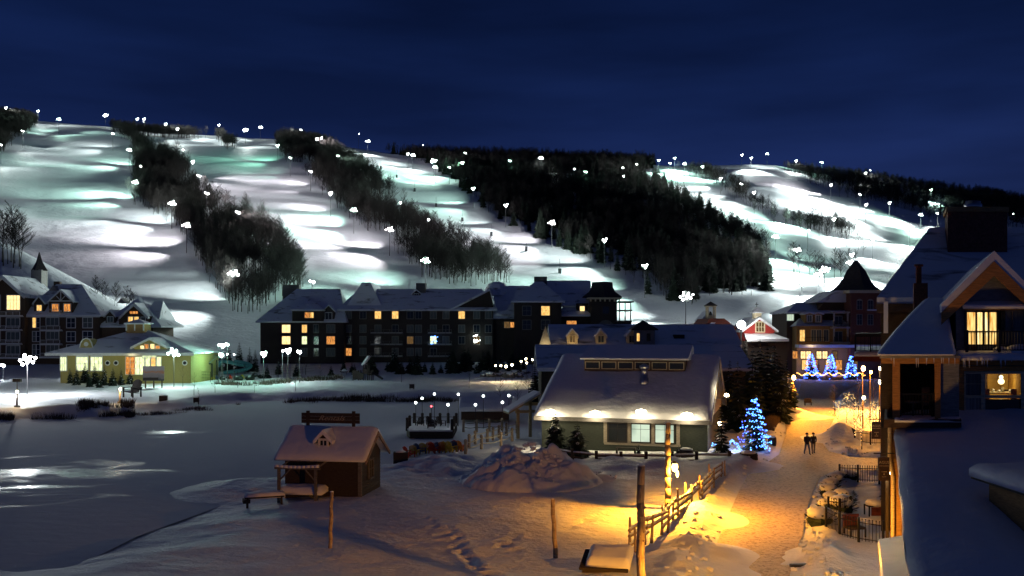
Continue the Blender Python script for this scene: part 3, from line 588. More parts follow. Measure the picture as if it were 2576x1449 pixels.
def dormer(par, x, z, w, h, depth, rise, wall, lit, y=0, trim=None, nm='dormer', ov=.3, ww=None, wh=None):
    """gabled dormer: walls, snowy roof and a window as sub-parts"""
    b = MB(); b.prism([(x-w/2, z), (x+w/2, z), (x+w/2, z+h), (x, z+h+rise), (x-w/2, z+h)], 'y', y, y+depth); d = b.build(nm, wall, par)
    slabs_y(MB(), x-w/2-ov, x+w/2+ov, y-ov, y+depth, z+h, z+h+rise+.25, .22).build('roof', snow, d)
    if trim:
        b = MB(); zz = z+h-.22; zt = z+h+rise+.03
        for s in (-1, 1): b.prism([(x+s*(w/2+ov), zz), (x+s*(w/2+ov), zz-.22), (x, zt-.25), (x, zt)], 'y', y-ov-.04, y-ov+.04)
        b.build('barge_board', trim, d)
    window(d, x, z+h*.12, ww or w*.55, wh or h*.75, y-.0, lit, trim or white); return d
def rail(par, x0, x1, z, y, h=1.0, m=None, n=None, name='railing', snowy=True):
    b = MB(); m = m or white; b.box(x0, x1, y-.04, y+.04, z+h-.08, z+h); b.box(x0, x1, y-.03, y+.03, z+.08, z+.14)
    n = n or max(2, int((x1-x0)/1.6)+1)
    for i in range(n+1): xx = x0+(x1-x0)*i/n; b.box(xx-.05, xx+.05, y-.05, y+.05, z, z+h)
    k = max(4, int((x1-x0)/.28))
    for i in range(k): xx = x0+(x1-x0)*(i+.5)/k; b.box(xx-.015, xx+.015, y-.015, y+.015, z+.14, z+h-.08)
    return b.build(name, m, par)
def balcony(par, x0, x1, z, y, d=1.4, m=None, h=1.0, name='balcony'):
    b = MB(); b.box(x0-.1, x1+.1, y-d, y, z-.22, z); o = b.build(name, m or white, par)
    rail(o, x0, x1, z, y-d+.05, h, m); MB().box(x0, x1, y-d+.12, y-.1, z, z+.18).build('snow_cover', snow, o); return o
# ================================================================ left hotel
y = 212.0
def LX(u, y=y): return X(u, y)
r = empty('hotel', (X(150, y), y, 0), 0, 'dark boarded hotel with white-trimmed windows and balconies at the left edge', 'hotel'); ox = r.location.x
def x_(u): return X(u, y)-ox
def z_(v): return Z(v, y)
w = MB(); w.box(x_(-45), x_(62), 0, 14, -1, z_(742)); w.prism([(x_(-45), z_(742)), (x_(62), z_(742)), (x_(11), z_(696))], 'y', 0, 14)
w.box(x_(62), x_(242), 1.5, 16, -1, z_(792)); w.box(x_(242), x_(372), 3, 16, 0, z_(822)); w.box(x_(288), x_(366), 2.4, 14, z_(830), z_(795)); w.prism([(x_(294), z_(797)), (x_(362), z_(797)), (x_(329), z_(764))], 'y', 2.4, 14)
w.build('wall', wd_brown, r)
b = MB(); slabs_y(b, x_(-52), x_(67), -1, 15, z_(744), z_(692), .5, x_(11)); hip(b, x_(40), x_(250), .7, 17, z_(792), z_(710), 5, 8.3); hip(b, x_(236), x_(397), 2, 17, z_(820), z_(741), 7, 9); slabs_y(b, x_(291), x_(366), 1.6, 15, z_(797), z_(760), .4, x_(329)); hip(b, x_(330), x_(376), 6, 16, z_(800), z_(754), 1, 1)
b.build('roof', rsnow, r)
b = MB()
for s, (u, v) in ((0, (-52, 744)), (1, (67, 744))): b.prism([(x_(u), z_(v)-.1), (x_(u), z_(v)-.75), (x_(11), z_(692)-1.0), (x_(11), z_(692)-.3)], 'y', -1.08, -.98)
for u in (291, 366): b.prism([(x_(u), z_(797)-.1), (x_(u), z_(797)-.6), (x_(329), z_(760)-.9), (x_(329), z_(760)-.3)], 'y', 1.5, 1.6)
b.box(x_(62), x_(248), .6, .72, z_(792)-.55, z_(792)-.3); b.build('barge_board', white, r)
b = MB(); b.box(x_(11)-.12, x_(11)+.12, -.15, 0, z_(722), z_(700)); b.bar((x_(0), -.1, z_(722)), (x_(11), -.1, z_(710)), .1); b.bar((x_(22), -.1, z_(722)), (x_(11), -.1, z_(710)), .1); b.box(x_(-8), x_(30), -.12, 0, z_(724), z_(722)); b.build('gable_truss', wd_brown, r)
window(r, x_(34), z_(779), 3.0, 3.3, 0, 'b', white, 4, 2, .16, ty=.68); window(r, x_(-5), z_(778), 1.0, 3.2, 0, 'c', white, 1, 1, .16)
balcony(r, x_(-45), x_(58), z_(796)+.1, 0, 1.5)
for v in (822, 857, 892):
    window(r, x_(33), z_(v), 3.0, 2.0, 0, 'c', white, 3, 1, .16); balcony(r, x_(-45), x_(56), z_(v+9)+.1, 0, 1.5); window(r, x_(-5), z_(v), 1.0, 2.2, 0, 'c', white, 1, 1, .16)
for v, lt in ((824, 'y'), (859, 'c'), (892, 'c')):
    window(r, x_(78), z_(v), .75, 2.3, 1.5, lt, white, 1, 2); window(r, x_(88), z_(v), .75, 2.3, 1.5, 'k', white, 1, 2)
    window(r, x_(124), z_(v-6), 2.9, 1.7, 1.5, 'c', white, 3, 1); balcony(r, x_(99), x_(149), z_(v+7), 1.5, 1.3)
    window(r, x_(171), z_(v), 1.9, 2.2, 1.5, 'k', white, 2, 2, .17); window(r, x_(213), z_(v), 2.1, 2.3, 1.5, 'k' if v > 830 else 'c', white, 2, 2, .17)
dormer(r, x_(90), z_(784), 2.5, 2.0, 6, 1.6, wd_brown, 'y', 1.6, white, ww=1.1, wh=1.3)
d = dormer(r, x_(147), z_(786), 5.6, 2.6, 9, 2.6, wd_brown, 'o', 1.2, white, ww=.1, wh=.1)
for u, lt in ((133, 'o'), (163, 'o')): window(d, x_(u), z_(783), 1.5, 1.7, 1.2, lt, white, 2, 1, .17)
b = MB(); b.box(x_(118), x_(177), 1.0, 1.1, z_(757)-.1, z_(757)+.15); b.box(x_(147)-.1, x_(147)+.1, 1.0, 1.1, z_(757), z_(733)); b.bar((x_(147), 1.05, z_(756)), (x_(136), 1.05, z_(744)), .1); b.bar((x_(147), 1.05, z_(756)), (x_(158), 1.05, z_(744)), .1); b.build('gable_truss', white, d)
balcony(d, x_(119), x_(148), z_(788), 1.2, 1.0)
dormer(r, x_(267), z_(812), 2.2, 1.6, 6, 1.3, wd_brown, 'c', 2.2, white, ww=1.3, wh=1.2)
for u in (100, 270): 
    b = MB(); b.prism([(x_(u-11), 0), (x_(u+11), 0), (x_(u), 1.2)], 'y', -.1, 3); q = b.build('vent_gable', offw, r); q.location = (0, 6.2 if u == 100 else 7.5, z_(728) if u == 100 else z_(760))
window(r, x_(318), z_(814), 1.1, 1.6, 2.4, 'y', white, 2, 1); window(r, x_(333), z_(813), 1.0, 1.5, 2.4, 'y', white, 1, 1); window(r, x_(350), z_(815), 1.0, 1.6, 2.4, 'c', white, 1, 1); window(r, x_(326), z_(789), 1.9, .6, 2.4, 'o', wd_brown, 3, 1)
b = MB(); b.box(x_(-2), x_(26), 14, 17, z_(760), z_(668)); b.build('tower', offw, r); b = MB(); b.lathe((x_(12), 15.5, z_(670)), [(2.1, 0), (1.6, .8), (.8, 2.2), (.1, 4.6)], 4); b.build('spire', shing, r)
MB().box(x_(86), x_(102), 9, 10, z_(716), z_(703)).build('chimney', wd_brown, r)
# ================================================================ yellow pool house
y = 172.0; r = empty('pool_house', (X(300, y), y, 0), 0, 'yellow single-storey pool house with round windows and a snowy hipped roof behind the small firs', 'pool house'); ox = r.location.x
w = MB(); w.box(x_(152), x_(480), 0, 16, -1, z_(888)); w.build('wall', yel, r)
b = MB(); hip(b, x_(122), x_(494), -1.3, 18, z_(887), z_(831), 12.3, 12.3, .3); b.build('roof', rsnow, r)
MB().box(x_(122), x_(494), -1.42, -1.3, z_(887)-.55, z_(887)-.1).build('eave_board', white, r)
b = MB(); b.box(x_(281), x_(327), 6.5, 10, z_(838), z_(812)); b.build('cupola', brown_l, r)
b = MB(); hip(b, x_(277), x_(331), 6, 10.5, z_(812), z_(801), 2, 2, .25); b.build('cupola_roof', snow, r)
b = MB(); b.box(x_(302), x_(304.5), 6.35, 6.5, z_(832), z_(812)); b.box(x_(280), x_(283), 6.35, 6.5, z_(832), z_(812)); b.box(x_(325), x_(328), 6.35, 6.5, z_(832), z_(812)); b.box(x_(280), x_(328), 6.3, 6.5, z_(814)-.1, z_(812)); b.build('cupola_trim', white, r)
d = dormer(r, x_(381), z_(879), 6.0, .5, 7, 1.5, yel, 'b', -.6, white, 'gable', .5, .1, .1)
for i, (u, lt) in enumerate(((362, 'b'), (372, 'o'), (387, 'b'), (400, 'o'))): window(d, x_(u), z_(877), .75, .55 if i in (0, 3) else .85, -.62, lt, white, 1, 1, .07)
b = MB(); pts = [(-1.25, 0), (-1.0, .9), (-.6, 1.55), (0, 1.8), (.6, 1.55), (1.0, .9), (1.25, 0)]; b.prism(pts, 'y', 0, 3.2); q = b.build('eyebrow_dormer', yel, r); q.location = (x_(212), .8, z_(876))
b = MB(); b.tube([(p[0]*1.05, -.05, p[1]*1.05) for p in pts], .12); b.build('trim', white, q)
b = MB(); b.lathe((0, 0, 0), [(.42, 0), (.42, .1)], 12); o = b.build('round_window', white, q); o.rotation_euler = (math.radians(90), 0, 0); o.location = (0, 0, .75)
for u in (271, 292, 465):
    b = MB(); b.lathe((0, 0, 0), [(.5, 0), (.5, .1)], 14); o = b.build('round_window', white, r); o.rotation_euler = (math.radians(90), 0, 0); o.location = (x_(u), 0, z_(913))
    b = MB(); b.lathe((0, 0, .1), [(.32, 0), (.32, .03)], 12); o2 = b.build('pane', glassd, o)
for u, ww in ((160, 1.1), (207, 2.1), (243, 2.1)): window(r, x_(u), z_(932), ww, 2.5, 0, 'g', white, 3, 2, .14, arch=True)
for u, lt in ((322, 'o'), (334, 'o'), (346, 'g'), (358, 'g'), (372, 'g'), (386, 'y'), (400, 'g')): window(r, x_(u), z_(942), .82, 3.3, 0, lt, white, 1, 3, .08)
window(r, x_(376), z_(900), 2.6, .8, 0, 'g', white, 3, 1, .1, arch=True)
point_light(r, (x_(340), -2.2, 5.0), 50, (1, .85, .45), .3); point_light(r, (x_(210), -2.6, 3.6), 40, (.9, 1, .65), .3); point_light(r, (x_(290), -3, 4.0), 35, (.9, 1, .65), .3)
# ================================================================ central hotel
y = 222.0; r = empty('hotel', (X(1100, y), y, 0), 0, 'long dark four-storey hotel with snowy roofs and a few lit windows below the ski runs', 'hotel'); ox = r.location.x
w = MB(); w.box(x_(655), x_(866), 0, 15, -1, z_(808)); w.box(x_(866), x_(1240), 2.5, 17, -1, z_(778)); w.box(x_(1238), x_(1296), 3.5, 16, -1, z_(800)); w.box(x_(1293), x_(1412), -1, 14, -1, z_(758)); w.box(x_(1410), x_(1490), 3, 16, -1, z_(790)); w.box(x_(1486), x_(1552), 0, 8, -1, z_(745)); w.box(x_(1552), x_(1592), 2, 8, -1, z_(806))
w.box(x_(738), x_(816), -1.2, 1, z_(808), z_(778)); w.prism([(x_(1140), z_(776)), (x_(1242), z_(776)), (x_(1231), z_(729))], 'y', 2.2, 9); w.box(x_(1452), x_(1482), 2.8, 6, z_(790), z_(762)); w.build('wall', wd_dark, r)
b = MB(); hip(b, x_(645), x_(872), -.8, 16, z_(808), z_(723), 8, 3); hip(b, x_(735), x_(819), -2, 7, z_(779), z_(751), 4.5, 4.5)
hip(b, x_(845), x_(1250), 1.4, 18, z_(778), z_(722), 4, 4); b.prism([(x_(860), z_(778)), (x_(960), z_(778)), (x_(927), z_(709)), (x_(905), z_(709))], 'y', 3, 17)
slabs_y(b, x_(1128), x_(1250), 1.2, 14, z_(779), z_(726), .4, x_(1231)); b.lathe((x_(1248), 10, z_(740)), [(3.2, 0), (3, 1.6), (2.3, 2.9), (.9, 3.5)], 10)
b.add([(x_(1225), 2.4, z_(802)), (x_(1300), 2.4, z_(802)), (x_(1300), 8, z_(740)), (x_(1262), 8, z_(740)), (x_(1225), 8, z_(800)), (x_(1300), 8, z_(802))], [(0, 1, 2, 3), (0, 3, 4), (0, 4, 5, 1), (1, 5, 2), (3, 2, 5, 4)])
slabs_x(b, x_(1240), x_(1350), 3, 17, z_(790), z_(714)); hip(b, x_(1285), x_(1420), -2, 15, z_(758), z_(705), 6, 5); slabs_x(b, x_(1378), x_(1494), 4, 16, z_(765), z_(700)); hip(b, x_(1405), x_(1490), .8, 12, z_(792), z_(762), 2, 3)
b.build('roof', rsnow, r)
b = MB(); b.lathe((x_(1519), 4, z_(745)), [(4.9, -.3), (4.9, 0), (3.3, 1.2), (2.7, 2.2), (2.5, 3.6)], 4); q = b.build('tower_roof', shing, r); 
b = MB(); b.box(x_(1478), x_(1562), -1.2, 9.2, z_(745)-.75, z_(745)-.35)
for i in range(7): b.box(x_(1484)+i*1.15, x_(1484)+i*1.15+.3, -1.0, -.3, z_(745)-1.3, z_(745)-.75)
b.build('cornice', cream, r)
b = MB(); b.box(x_(1558), x_(1592), 1, 8, z_(782), z_(780)+.1); b.box(x_(1556), x_(1596), .8, 8.5, z_(760), z_(757));
for u in (1560, 1574, 1588): b.box(x_(u)-.12, x_(u)+.12, 1, 1.2, z_(806), z_(760))
b.build('porch', wd_grey, r)
for u0, u1, v0, v1 in ((1346, 1379, 722, 691), (690, 733, 738, 712), (1038, 1063, 730, 708)): MB().box(x_(u0), x_(u1), 8, 10.5, z_(v0)-1.5, z_(v1)).build('chimney', wd_grey, r)
lit = {(726, 793): 'y', (723, 827): 'b', (719, 856): 'b', (764, 827): 'y', (766, 857): 'g', (833, 853): 'o', (947, 791): 'y', (991, 791): 'y', (1160, 791): 'y', (1291, 817): 'o', (1372, 782): 'y', (869, 889): 'o', (1017, 854): 'd', (1195, 851): 'd', (970, 791): 'o'}
def put(u, v, w_, h_, y_, lt='k', fr=offw, nx=2, ny=1): window(r, x_(u), z_(v+h_*5.2), w_, h_, y_, lt, fr, nx, ny, .1)
for row, v in enumerate((827, 856, 886)):
    for u in (720, 766, 795, 832):
        lt = lit.get((u, v)) or {(720, 827): 'b', (720, 856): 'b', (766, 827): 'y', (766, 856): 'g', (832, 856): 'o'}.get((u, v), 'c' if u != 795 else 'k')
        put(u, v, 2.0 if u in (720, 832) else 1.2, 1.9, 0, lt)
for row, v in enumerate((792, 827, 856, 886)):
    for u in (872, 909, 947, 991, 1029, 1050, 1088, 1120, 1160, 1198, 1228):
        if v > 870 and u > 1100: continue
        lt = {(947, 792): 'y', (991, 792): 'y', (1160, 792): 'y', (872, 886): 'o', (1029, 856): 'd', (1198, 856): 'd', (1088, 856): 'g'}.get((u, v), 'c' if (u*7+v) % 3 else 'k')
        put(u, v, 1.5, 1.8, 2.5, lt)
    if v > 800: balcony(r, x_(1075), x_(1135), z_(v+11), 2.5, 1.2, wd_grey, .9); balcony(r, x_(930), x_(1010), z_(v+11), 2.5, 1.2, wd_grey, .9)
put(776, 793, 1.2, 1.3, -1.2, 'o'); put(786, 793, 1.1, 1.3, -1.2, 'y')
for u in (1325, 1372):
    put(u, 782, 2.0, 2.2, -1, 'y' if u == 1372 else 'k', offw, 2, 2); put(u, 817, 2.0, 2.2, -1, 'k', offw, 2, 2)
put(1275, 817, 1.3, 1.5, 3.5, 'd'); put(1290, 817, 1.2, 1.3, 3.4, 'o'); put(1440, 812, 2.4, 1.0, 3, 'o'); put(1467, 778, 1.1, 1.6, 2.8, 'b', white); put(1524, 780, 1.6, 1.8, 0, 'k', wd_brown)
window(r, x_(1524), z_(826), 3.2, 1.0, 0, 'g', wd_grey, 3, 1, arch=True)
for u in (885, 936): dormer(r, x_(u)-10.5, z_(806), 2.8, 2.1, 6, 1.5, wd_dark, 'k', -.3, None)
dormer(r, x_(1040), z_(742), 2, .6, 4, .8, wd_dark, 'k', 7, None); dormer(r, x_(1215), z_(745), 1.2, .5, 4, .8, wd_dark, 'o', 6, None)
# Christmas lights on two balconies of the hotel
def tiny_lights(par, name, pts, m, r_=.09, n=4): 
    b = MB()
    for p in pts: b.ball(p, r_, n)
    return b.build(name, m, par, kind='stuff')
gl_blue = glow('bulb_blue', (.05, .12, 1.0), 7); gl_lblue = glow('bulb_ice_blue', (.10, .34, 1.0), 7); gl_warm = glow('bulb_warm', (1.0, .62, .22), 4); gl_white = glow('bulb_white', (.9, 1, .95), 12); gl_or = glow('bulb_sodium', (1.0, .42, .07), 14); gl_yel = glow('lamp_yellow_white', (1, .82, .48), 40); gl_sod = glow('lamp_sodium', (1.0, .62, .12), 40); gl_green = glow('bulb_green', (.3, 1, .35), 8); gl_red = glow('bulb_red', (1, .08, .1), 8)
for u, v, mm in ((1092, 855, gl_lblue), (1198, 852, gl_white)):
    tiny_lights(r, 'fairy_lights', [(x_(u)+random.uniform(-.9, .9), 1.0, z_(v)+random.uniform(-1.0, 1.0)) for _ in range(16)], mm, .11)
point_light(r, (x_(1198), .3, z_(850)), 40, (.5, 1, .9), .2)
# ================================================================ rotated frame helper
class Fr:
    """local frame of a building: origin on the ground, x along the front, y into the building"""
    def __init__(s, o, rz): s.o = Vector(o); s.rz = rz; s.X = Vector((math.cos(rz), math.sin(rz), 0)); s.Y = Vector((-math.sin(rz), math.cos(rz), 0))
    def at(s, u, v, dy=0.0):
        d = Vector(((u-U0)/F, 1, -(v-VH)/F)); o = s.o+s.Y*dy-Vector((0, 0, H)); t = o.dot(s.Y)/d.dot(s.Y); p = d*t+Vector((0, 0, H))-s.o
        return p.dot(s.X), p.z
# ================================================================ lodge with four eave floodlights
rc = G(1780, 1138); rzl = math.atan2(-.30, 1); fr = Fr(rc, rzl)
r = empty('lodge', rc, rzl, 'dark green lodge with a huge snowy roof, two lit windows and four eave floodlights', 'lodge')
L = 14.0; D = 17.5; ze = 2.75; zr = 7.5; RY = 9.5
w = MB(); w.box(-L, 0, 0, D, -.6, ze-.3); w.build('wall', green_w, r)
w = MB(); w.prism([(0, ze-.3), (D, ze-.3), (RY, zr-.55)], 'x', -.5, -.02); w.prism([(0, ze-.3), (D, ze-.3), (RY, zr-.55)], 'x', -L+.02, -L+.5); w.build('gable_wall', cream, r)
# thick uneven snow on the roof
def snow_roof(b, x0, x1, ya, za, yb, zb, nx=40, ny=16, t=.38, amp=.07, seed=5, drape=.0):
    vs = []; 
    for j in range(ny+1):
        for i in range(nx+1):
            s = i/nx; q = j/ny; x = x0+(x1-x0)*s; yv = ya+(yb-ya)*q; z = za+(zb-za)*q
            n = float(fbm(x*.6+seed, q*9, seed, 3)); ed = min(1, q*6+.25)*min(1, min(s, 1-s)*nx*.5+.45)
            vs.append((x, yv-(.18*n if j == 0 else 0), z+t*ed+amp*2*n-(drape*(.5+n) if j == 0 else 0)))
    fs = [(j*(nx+1)+i, j*(nx+1)+i+1, (j+1)*(nx+1)+i+1, (j+1)*(nx+1)+i) for j in range(ny) for i in range(nx)]
    k = len(vs)
    low = [(x0, ya+.05, za-.1), (x1, ya+.05, za-.1), (x1, yb, zb-.1), (x0, yb, zb-.1)]
    vs += low
    fs += [tuple(range(nx, -1, -1))+(k, k+1)][:1]+[tuple(j*(nx+1) for j in range(ny+1))+(k+3, k), tuple(j*(nx+1)+nx for j in range(ny, -1, -1))+(k+1, k+2), (k, k+3, k+2, k+1)]
    return b.add(vs, fs)
b = MB(); snow_roof(b, -L-.5, .35, -.9, ze-.05, RY, zr-.1, drape=.15); snow_roof(b, -L-.5, .35, D+.8, ze-.2, RY, zr-.1, 12, 5); o = b.build('roof', snow, r, True)
b = MB(); b.box(-L-.45, .3, -1.0, -.86, ze-.42, ze-.1); b.build('fascia', wd_grey, r)
for s in (0,):
    b = MB(); b.prism([(-.9, ze-.12), (-.9, ze-.42), (RY, zr-.5), (RY, zr-.15)], 'x', .3, .42); b.prism([(D+.8, ze-.12), (D+.8, ze-.42), (RY, zr-.5), (RY, zr-.15)], 'x', .3, .42); b.build('barge_board', cream, r)
x0, _ = fr.at(1520, 1100); x1, _ = fr.at(1712, 1100)
b = MB(); b.box(x0, x1, -.06, .02, .35, .55); b.box(x0, x1, -.06, .02, 2.25, 2.45)
for u in (1523, 1583, 1643, 1706): xx, _ = fr.at(u, 1100); b.box(xx-.14, xx+.14, -.08, .02, .45, 2.3)
b.build('window_surround', wood('beige_boards', (.33, .29, .22)), r)
for u, lt in ((1554, 'k'), (1612, 'w'), (1672, 'w')):
    xx, z0 = fr.at(u, 1115); window(r, xx, .68, 1.5, 1.45, -.02, lt, wd_dark, 2, 2, .06, ty=.72)
# clerestory dormer along the ridge
xa, _ = fr.at(1478, 905, 7.6); xb, _ = fr.at(1728, 905, 7.6)
b = MB(); b.box(xa, xb, 6.2, RY+1, 5.6, 7.35); o = b.build('clerestory', wd_brown, r); MB().prism([(5.8, 7.3), (5.8, 7.45), (RY+.4, 8.6), (RY+1.4, 8.3), (RY+1.4, 7.3)], 'x', xa-.3, xb+.3).build('snow_cover', snow, o)
for i in range(6): window(o, xa+(xb-xa)*(i+.5)/6, 6.5, (xb-xa)/6-.3, .55, 6.2, 'k', cream, 1, 1, .06)
cx, _ = fr.at(1621, 930, 4.2); b = MB(); b.lathe((cx, 4.2, 4.9), [(.36, 0), (.36, .9), (.30, .92), (.30, 1.7), (.42, 1.72), (.42, 1.95), (.1, 2.1)], 12); b.build('flue', metal, r, True)
# the four eave floodlights and one on the gable
for i, (u, v) in enumerate(((1385, 1037), (1497, 1040), (1613, 1037), (1728, 1045))):
    xx, zz = fr.at(u, v, -1.35); lr = empty('eave_floodlight', r.matrix_world @ Vector((0, 0, 0)), 0, 'blazing warm eave floodlight, %s of four along the lodge front' % ('leftmost', 'second from left', 'third from left', 'rightmost')[i], 'floodlight', 'floodlights along the lodge eave')
    lr.location = rc+fr.X*xx+fr.Y*(-1.35)+Vector((0, 0, zz)); lr.rotation_euler = (0, 0, rzl)
    b = MB(); b.box(-.18, .18, .1, .3, -.12, .2); b.bar((0, .2, 0), (0, .5, .12), .05); b.build('housing', iron, lr); b = MB(); b.ball((0, 0, 0), .26, 10); b.ball((-.3, 0, .03), .15, 8); b.ball((.3, 0, .03), .15, 8); b.build('lamp', gl_yel, lr, True)
    point_light(lr, (-.4 if i == 0 else 0, -.35, -.5), 260 if i == 0 else 125, (1, .80, .50), .14)
lr = empty('gable_floodlight', rc+fr.X*1.3+fr.Y*3.6+Vector((0, 0, 4.3)), rzl, 'warm floodlight shining up the cream gable end of the lodge', 'floodlight')
b = MB(); b.box(-.2, .2, -.15, .15, -.15, .05); b.bar((-.2, 0, -.1), (-1.3, 0, -.1), .04); b.build('housing', iron, lr); b = MB(); b.ball((0, 0, .12), .2, 8); b.build('lamp', gl_yel, lr, True); point_light(lr, (.2, 0, .5), 130, (1, .82, .52), .2)
lr = empty('gable_floodlight', rc+fr.X*.9+fr.Y*1.0+Vector((0, 0, 2.3)), rzl, 'yellow wall lamp low on the lodge gable above the garland', 'lamp')
b = MB(); b.box(-.12, .12, -.12, .12, .12, .3); b.build('housing', iron, lr); b = MB(); b.ball((0, 0, 0), .17, 8); b.build('lamp', gl_yel, lr, True); point_light(lr, (.3, -.3, -.3), 110, (1, .80, .42), .2)
# ================================================================ pale-dormered hall behind the lodge
y = 118.0; ctr = P(1610, 868, y); r = empty('long_hall', (ctr.x, y, 0), 0, 'long snow-roofed hall with lit cream dormers behind the lodge', 'building'); ox = r.location.x
b = MB(); b.box(x_(1366), x_(1860), .6, 12, -.5, z_(872)); b.build('wall', wd_dark, r)
b = MB(); slabs_x(b, x_(1383), x_(1866), -.3, 13, z_(868), z_(815), .4, 5); b.build('roof', rsnow, r)
b = MB(); b.prism([(-.2, z_(869)), (12.8, z_(869)), (5, z_(819))], 'x', x_(1383)+.05, x_(1383)+.3); b.build('gable_wall', cream, r)
b = MB(); b.prism([(x_(1356), z_(868)), (x_(1386), z_(868)), (x_(1372), z_(820))], 'y', -.3, .0); b.build('gable_front', cream, r)
for u, lt in ((1440, 'd'), (1512, 'k'), (1590, 'k')):
    dormer(r, x_(u), z_(864), 1.35, 1.05, 4, .65, cream, lt, .1, cream, 'dormer', .12, .7, .85)
b = MB(); b.box(x_(1594), x_(1646), -.5, 2.2, z_(868), z_(830)); o = b.build('cupola', offw, r); b = MB(); hip(b, x_(1587), x_(1653), -.9, 2.6, z_(828), z_(806), 1.75, 1.75, .15); b.build('cupola_roof', shing, o); window(o, x_(1604), z_(858), .35, 1.0, -.5, 'y', offw, 1, 1, .05); window(o, x_(1630), z_(858), .5, 1.0, -.5, 'k', offw, 1, 1, .05)
b = MB(); b.box(x_(1700), x_(1727), 1.3, 2.6, z_(872), z_(842)); b.build('chimney', wd_dark, r)
point_light(r, (x_(1440), -1.3, z_(872)), 70, (1, .66, .28), .2); point_light(r, (x_(1512), -1.2, z_(872)), 12, (1, .66, .28), .2); point_light(r, (x_(1372), -1.0, z_(866)), 20, (1, .8, .5), .2)
# lower wing with a plain snow roof between hall and lodge
y = 104.0; r = empty('low_wing', (X(1450, y), y, 0), 0, 'low wing with a plain snowy roof between the lodge and the hall', 'building'); ox = r.location.x
b = MB(); b.box(x_(1362), x_(1880), .5, 12, -.5, z_(925)); b.build('wall', wd_dark, r); b = MB(); slabs_x(b, x_(1350), x_(1895), -.5, 13, z_(925), z_(869), .4, 6.5); b.build('roof', rsnow, r)
# ================================================================ rust-roofed building, bell tower, red barn
y = 142.0; r = empty('bell_tower', (X(1790, y), y, 0), 0, 'cream open bell tower with a dark pyramid cap', 'bell tower'); ox = r.location.x
b = MB(); b.box(x_(1779), x_(1801), 0, 1.4, -.5, z_(806)); 
for u in (1779.5, 1798): b.box(x_(u), x_(u)+.2, 0, .2, z_(806), z_(770)); b.box(x_(u), x_(u)+.2, 1.2, 1.4, z_(806), z_(770))
b.box(x_(1777), x_(1803), -.1, 1.5, z_(771), z_(768)); b.build('tower', cream, r); b = MB(); hip(b, x_(1776), x_(1804), -.2, 1.6, z_(768), z_(758), .86, .86, .1); b.build('cap', shing, r); b = MB(); b.lathe((x_(1790), .7, z_(793)), [(.3, 0), (.22, .3), (.1, .6)], 8); b.build('bell', iron, r)
y = 140.0; r = empty('rust_roofed_house', (X(1810, y), y, 0), 0, 'house with a rust-brown roof and skylight beside the bell tower', 'house'); ox = r.location.x
b = MB(); b.box(x_(1772), x_(1880), 1, 9, -.5, z_(836)); b.build('wall', cream, r); b = MB(); b.prism([(x_(1757), z_(838)), (x_(1786), z_(801)), (x_(1822), z_(801)), (x_(1870), z_(838))], 'y', 0, 9.5); b.build('roof', rust, r)
b = MB(); b.add([(x_(1778), -.06, z_(823)), (x_(1791), -.06, z_(823)), (x_(1800), -.06, z_(811)), (x_(1789), -.06, z_(811))], [(0, 1, 2, 3)]); b.prism([(x_(1778), z_(823)), (x_(1791), z_(823)), (x_(1800), z_(811)), (x_(1789), z_(811))], 'y', -.12, .02); b.build('skylight', snow, r)
b = MB(); b.prism([(x_(1800), z_(802)), (x_(1838), z_(802)), (x_(1819), z_(780))], 'y', 10, 14); b.build('rear_gable', cream, r); b = MB(); slabs_y(b, x_(1797), x_(1842), 9.8, 15, z_(803), z_(778), .3); b.build('rear_roof', snow, r)
lr = empty('ridge_floodlight', P(1865, 817, 132), 0, 'blazing white floodlight left of the red barn gable', 'floodlight'); b = MB(); b.ball((0, 0, 0), .62, 10); b.build('lamp', GL['w'], lr, True); b = MB(); b.bar((0, .2, -9.5), (0, .2, 0), .1); b.build('mast', iron, lr); point_light(lr, (.3, -1.2, .2), 1500, (1, .97, .9), .4)
y = 136.0; r = empty('red_barn', (X(1910, y), y, 0), 0, 'red boarded barn with a cream window, snowy roof and little cupola', 'barn'); ox = r.location.x
b = MB(); b.box(x_(1872), x_(1947), 0, 8, -.5, z_(832)); b.prism([(x_(1872), z_(832)), (x_(1948), z_(832)), (x_(1909), z_(800))], 'y', 0, 8); b.build('wall', red, r)
b = MB(); slabs_y(b, x_(1866), x_(1956), -.5, 8.5, z_(831), z_(797), .3, x_(1909)); b.build('roof', rsnow, r); window(r, x_(1912), z_(834), 1.15, 1.35, 0, 'd', cream, 3, 2, .16)
b = MB(); b.box(x_(1903), x_(1920), 1, 2.4, z_(802), z_(786)); o = b.build('cupola', cream, r); b = MB(); hip(b, x_(1895), x_(1929), .5, 2.9, z_(786), z_(771), 1.2, 1.2, .08); b.build('cupola_roof', snow, o); b = MB(); b.bar((x_(1911), 1.6, z_(772)), (x_(1911), 1.6, z_(760)), .04); b.bar((x_(1907), 1.6, z_(765)), (x_(1915), 1.6, z_(765)), .04); b.build('weather_vane', iron, o)
b = MB(); b.add([(x_(1860), -4.5, z_(852)), (x_(1962), -4.5, z_(852)), (x_(1948), 0, z_(839)), (x_(1872), 0, z_(839)), (x_(1860), -4.5, z_(853)-.3), (x_(1962), -4.5, z_(853)-.3), (x_(1948), 0, z_(845)), (x_(1872), 0, z_(845))], [(0, 1, 2, 3), (4, 7, 6, 5), (0, 4, 5, 1), (1, 5, 6, 2), (3, 2, 6, 7), (0, 3, 7, 4)]); b.build('porch_roof', snow, r)
b = MB(); b.box(x_(1862), x_(1960), -4.2, 0, -.5, z_(855)-.15); b.build('porch', wd_dark, r)
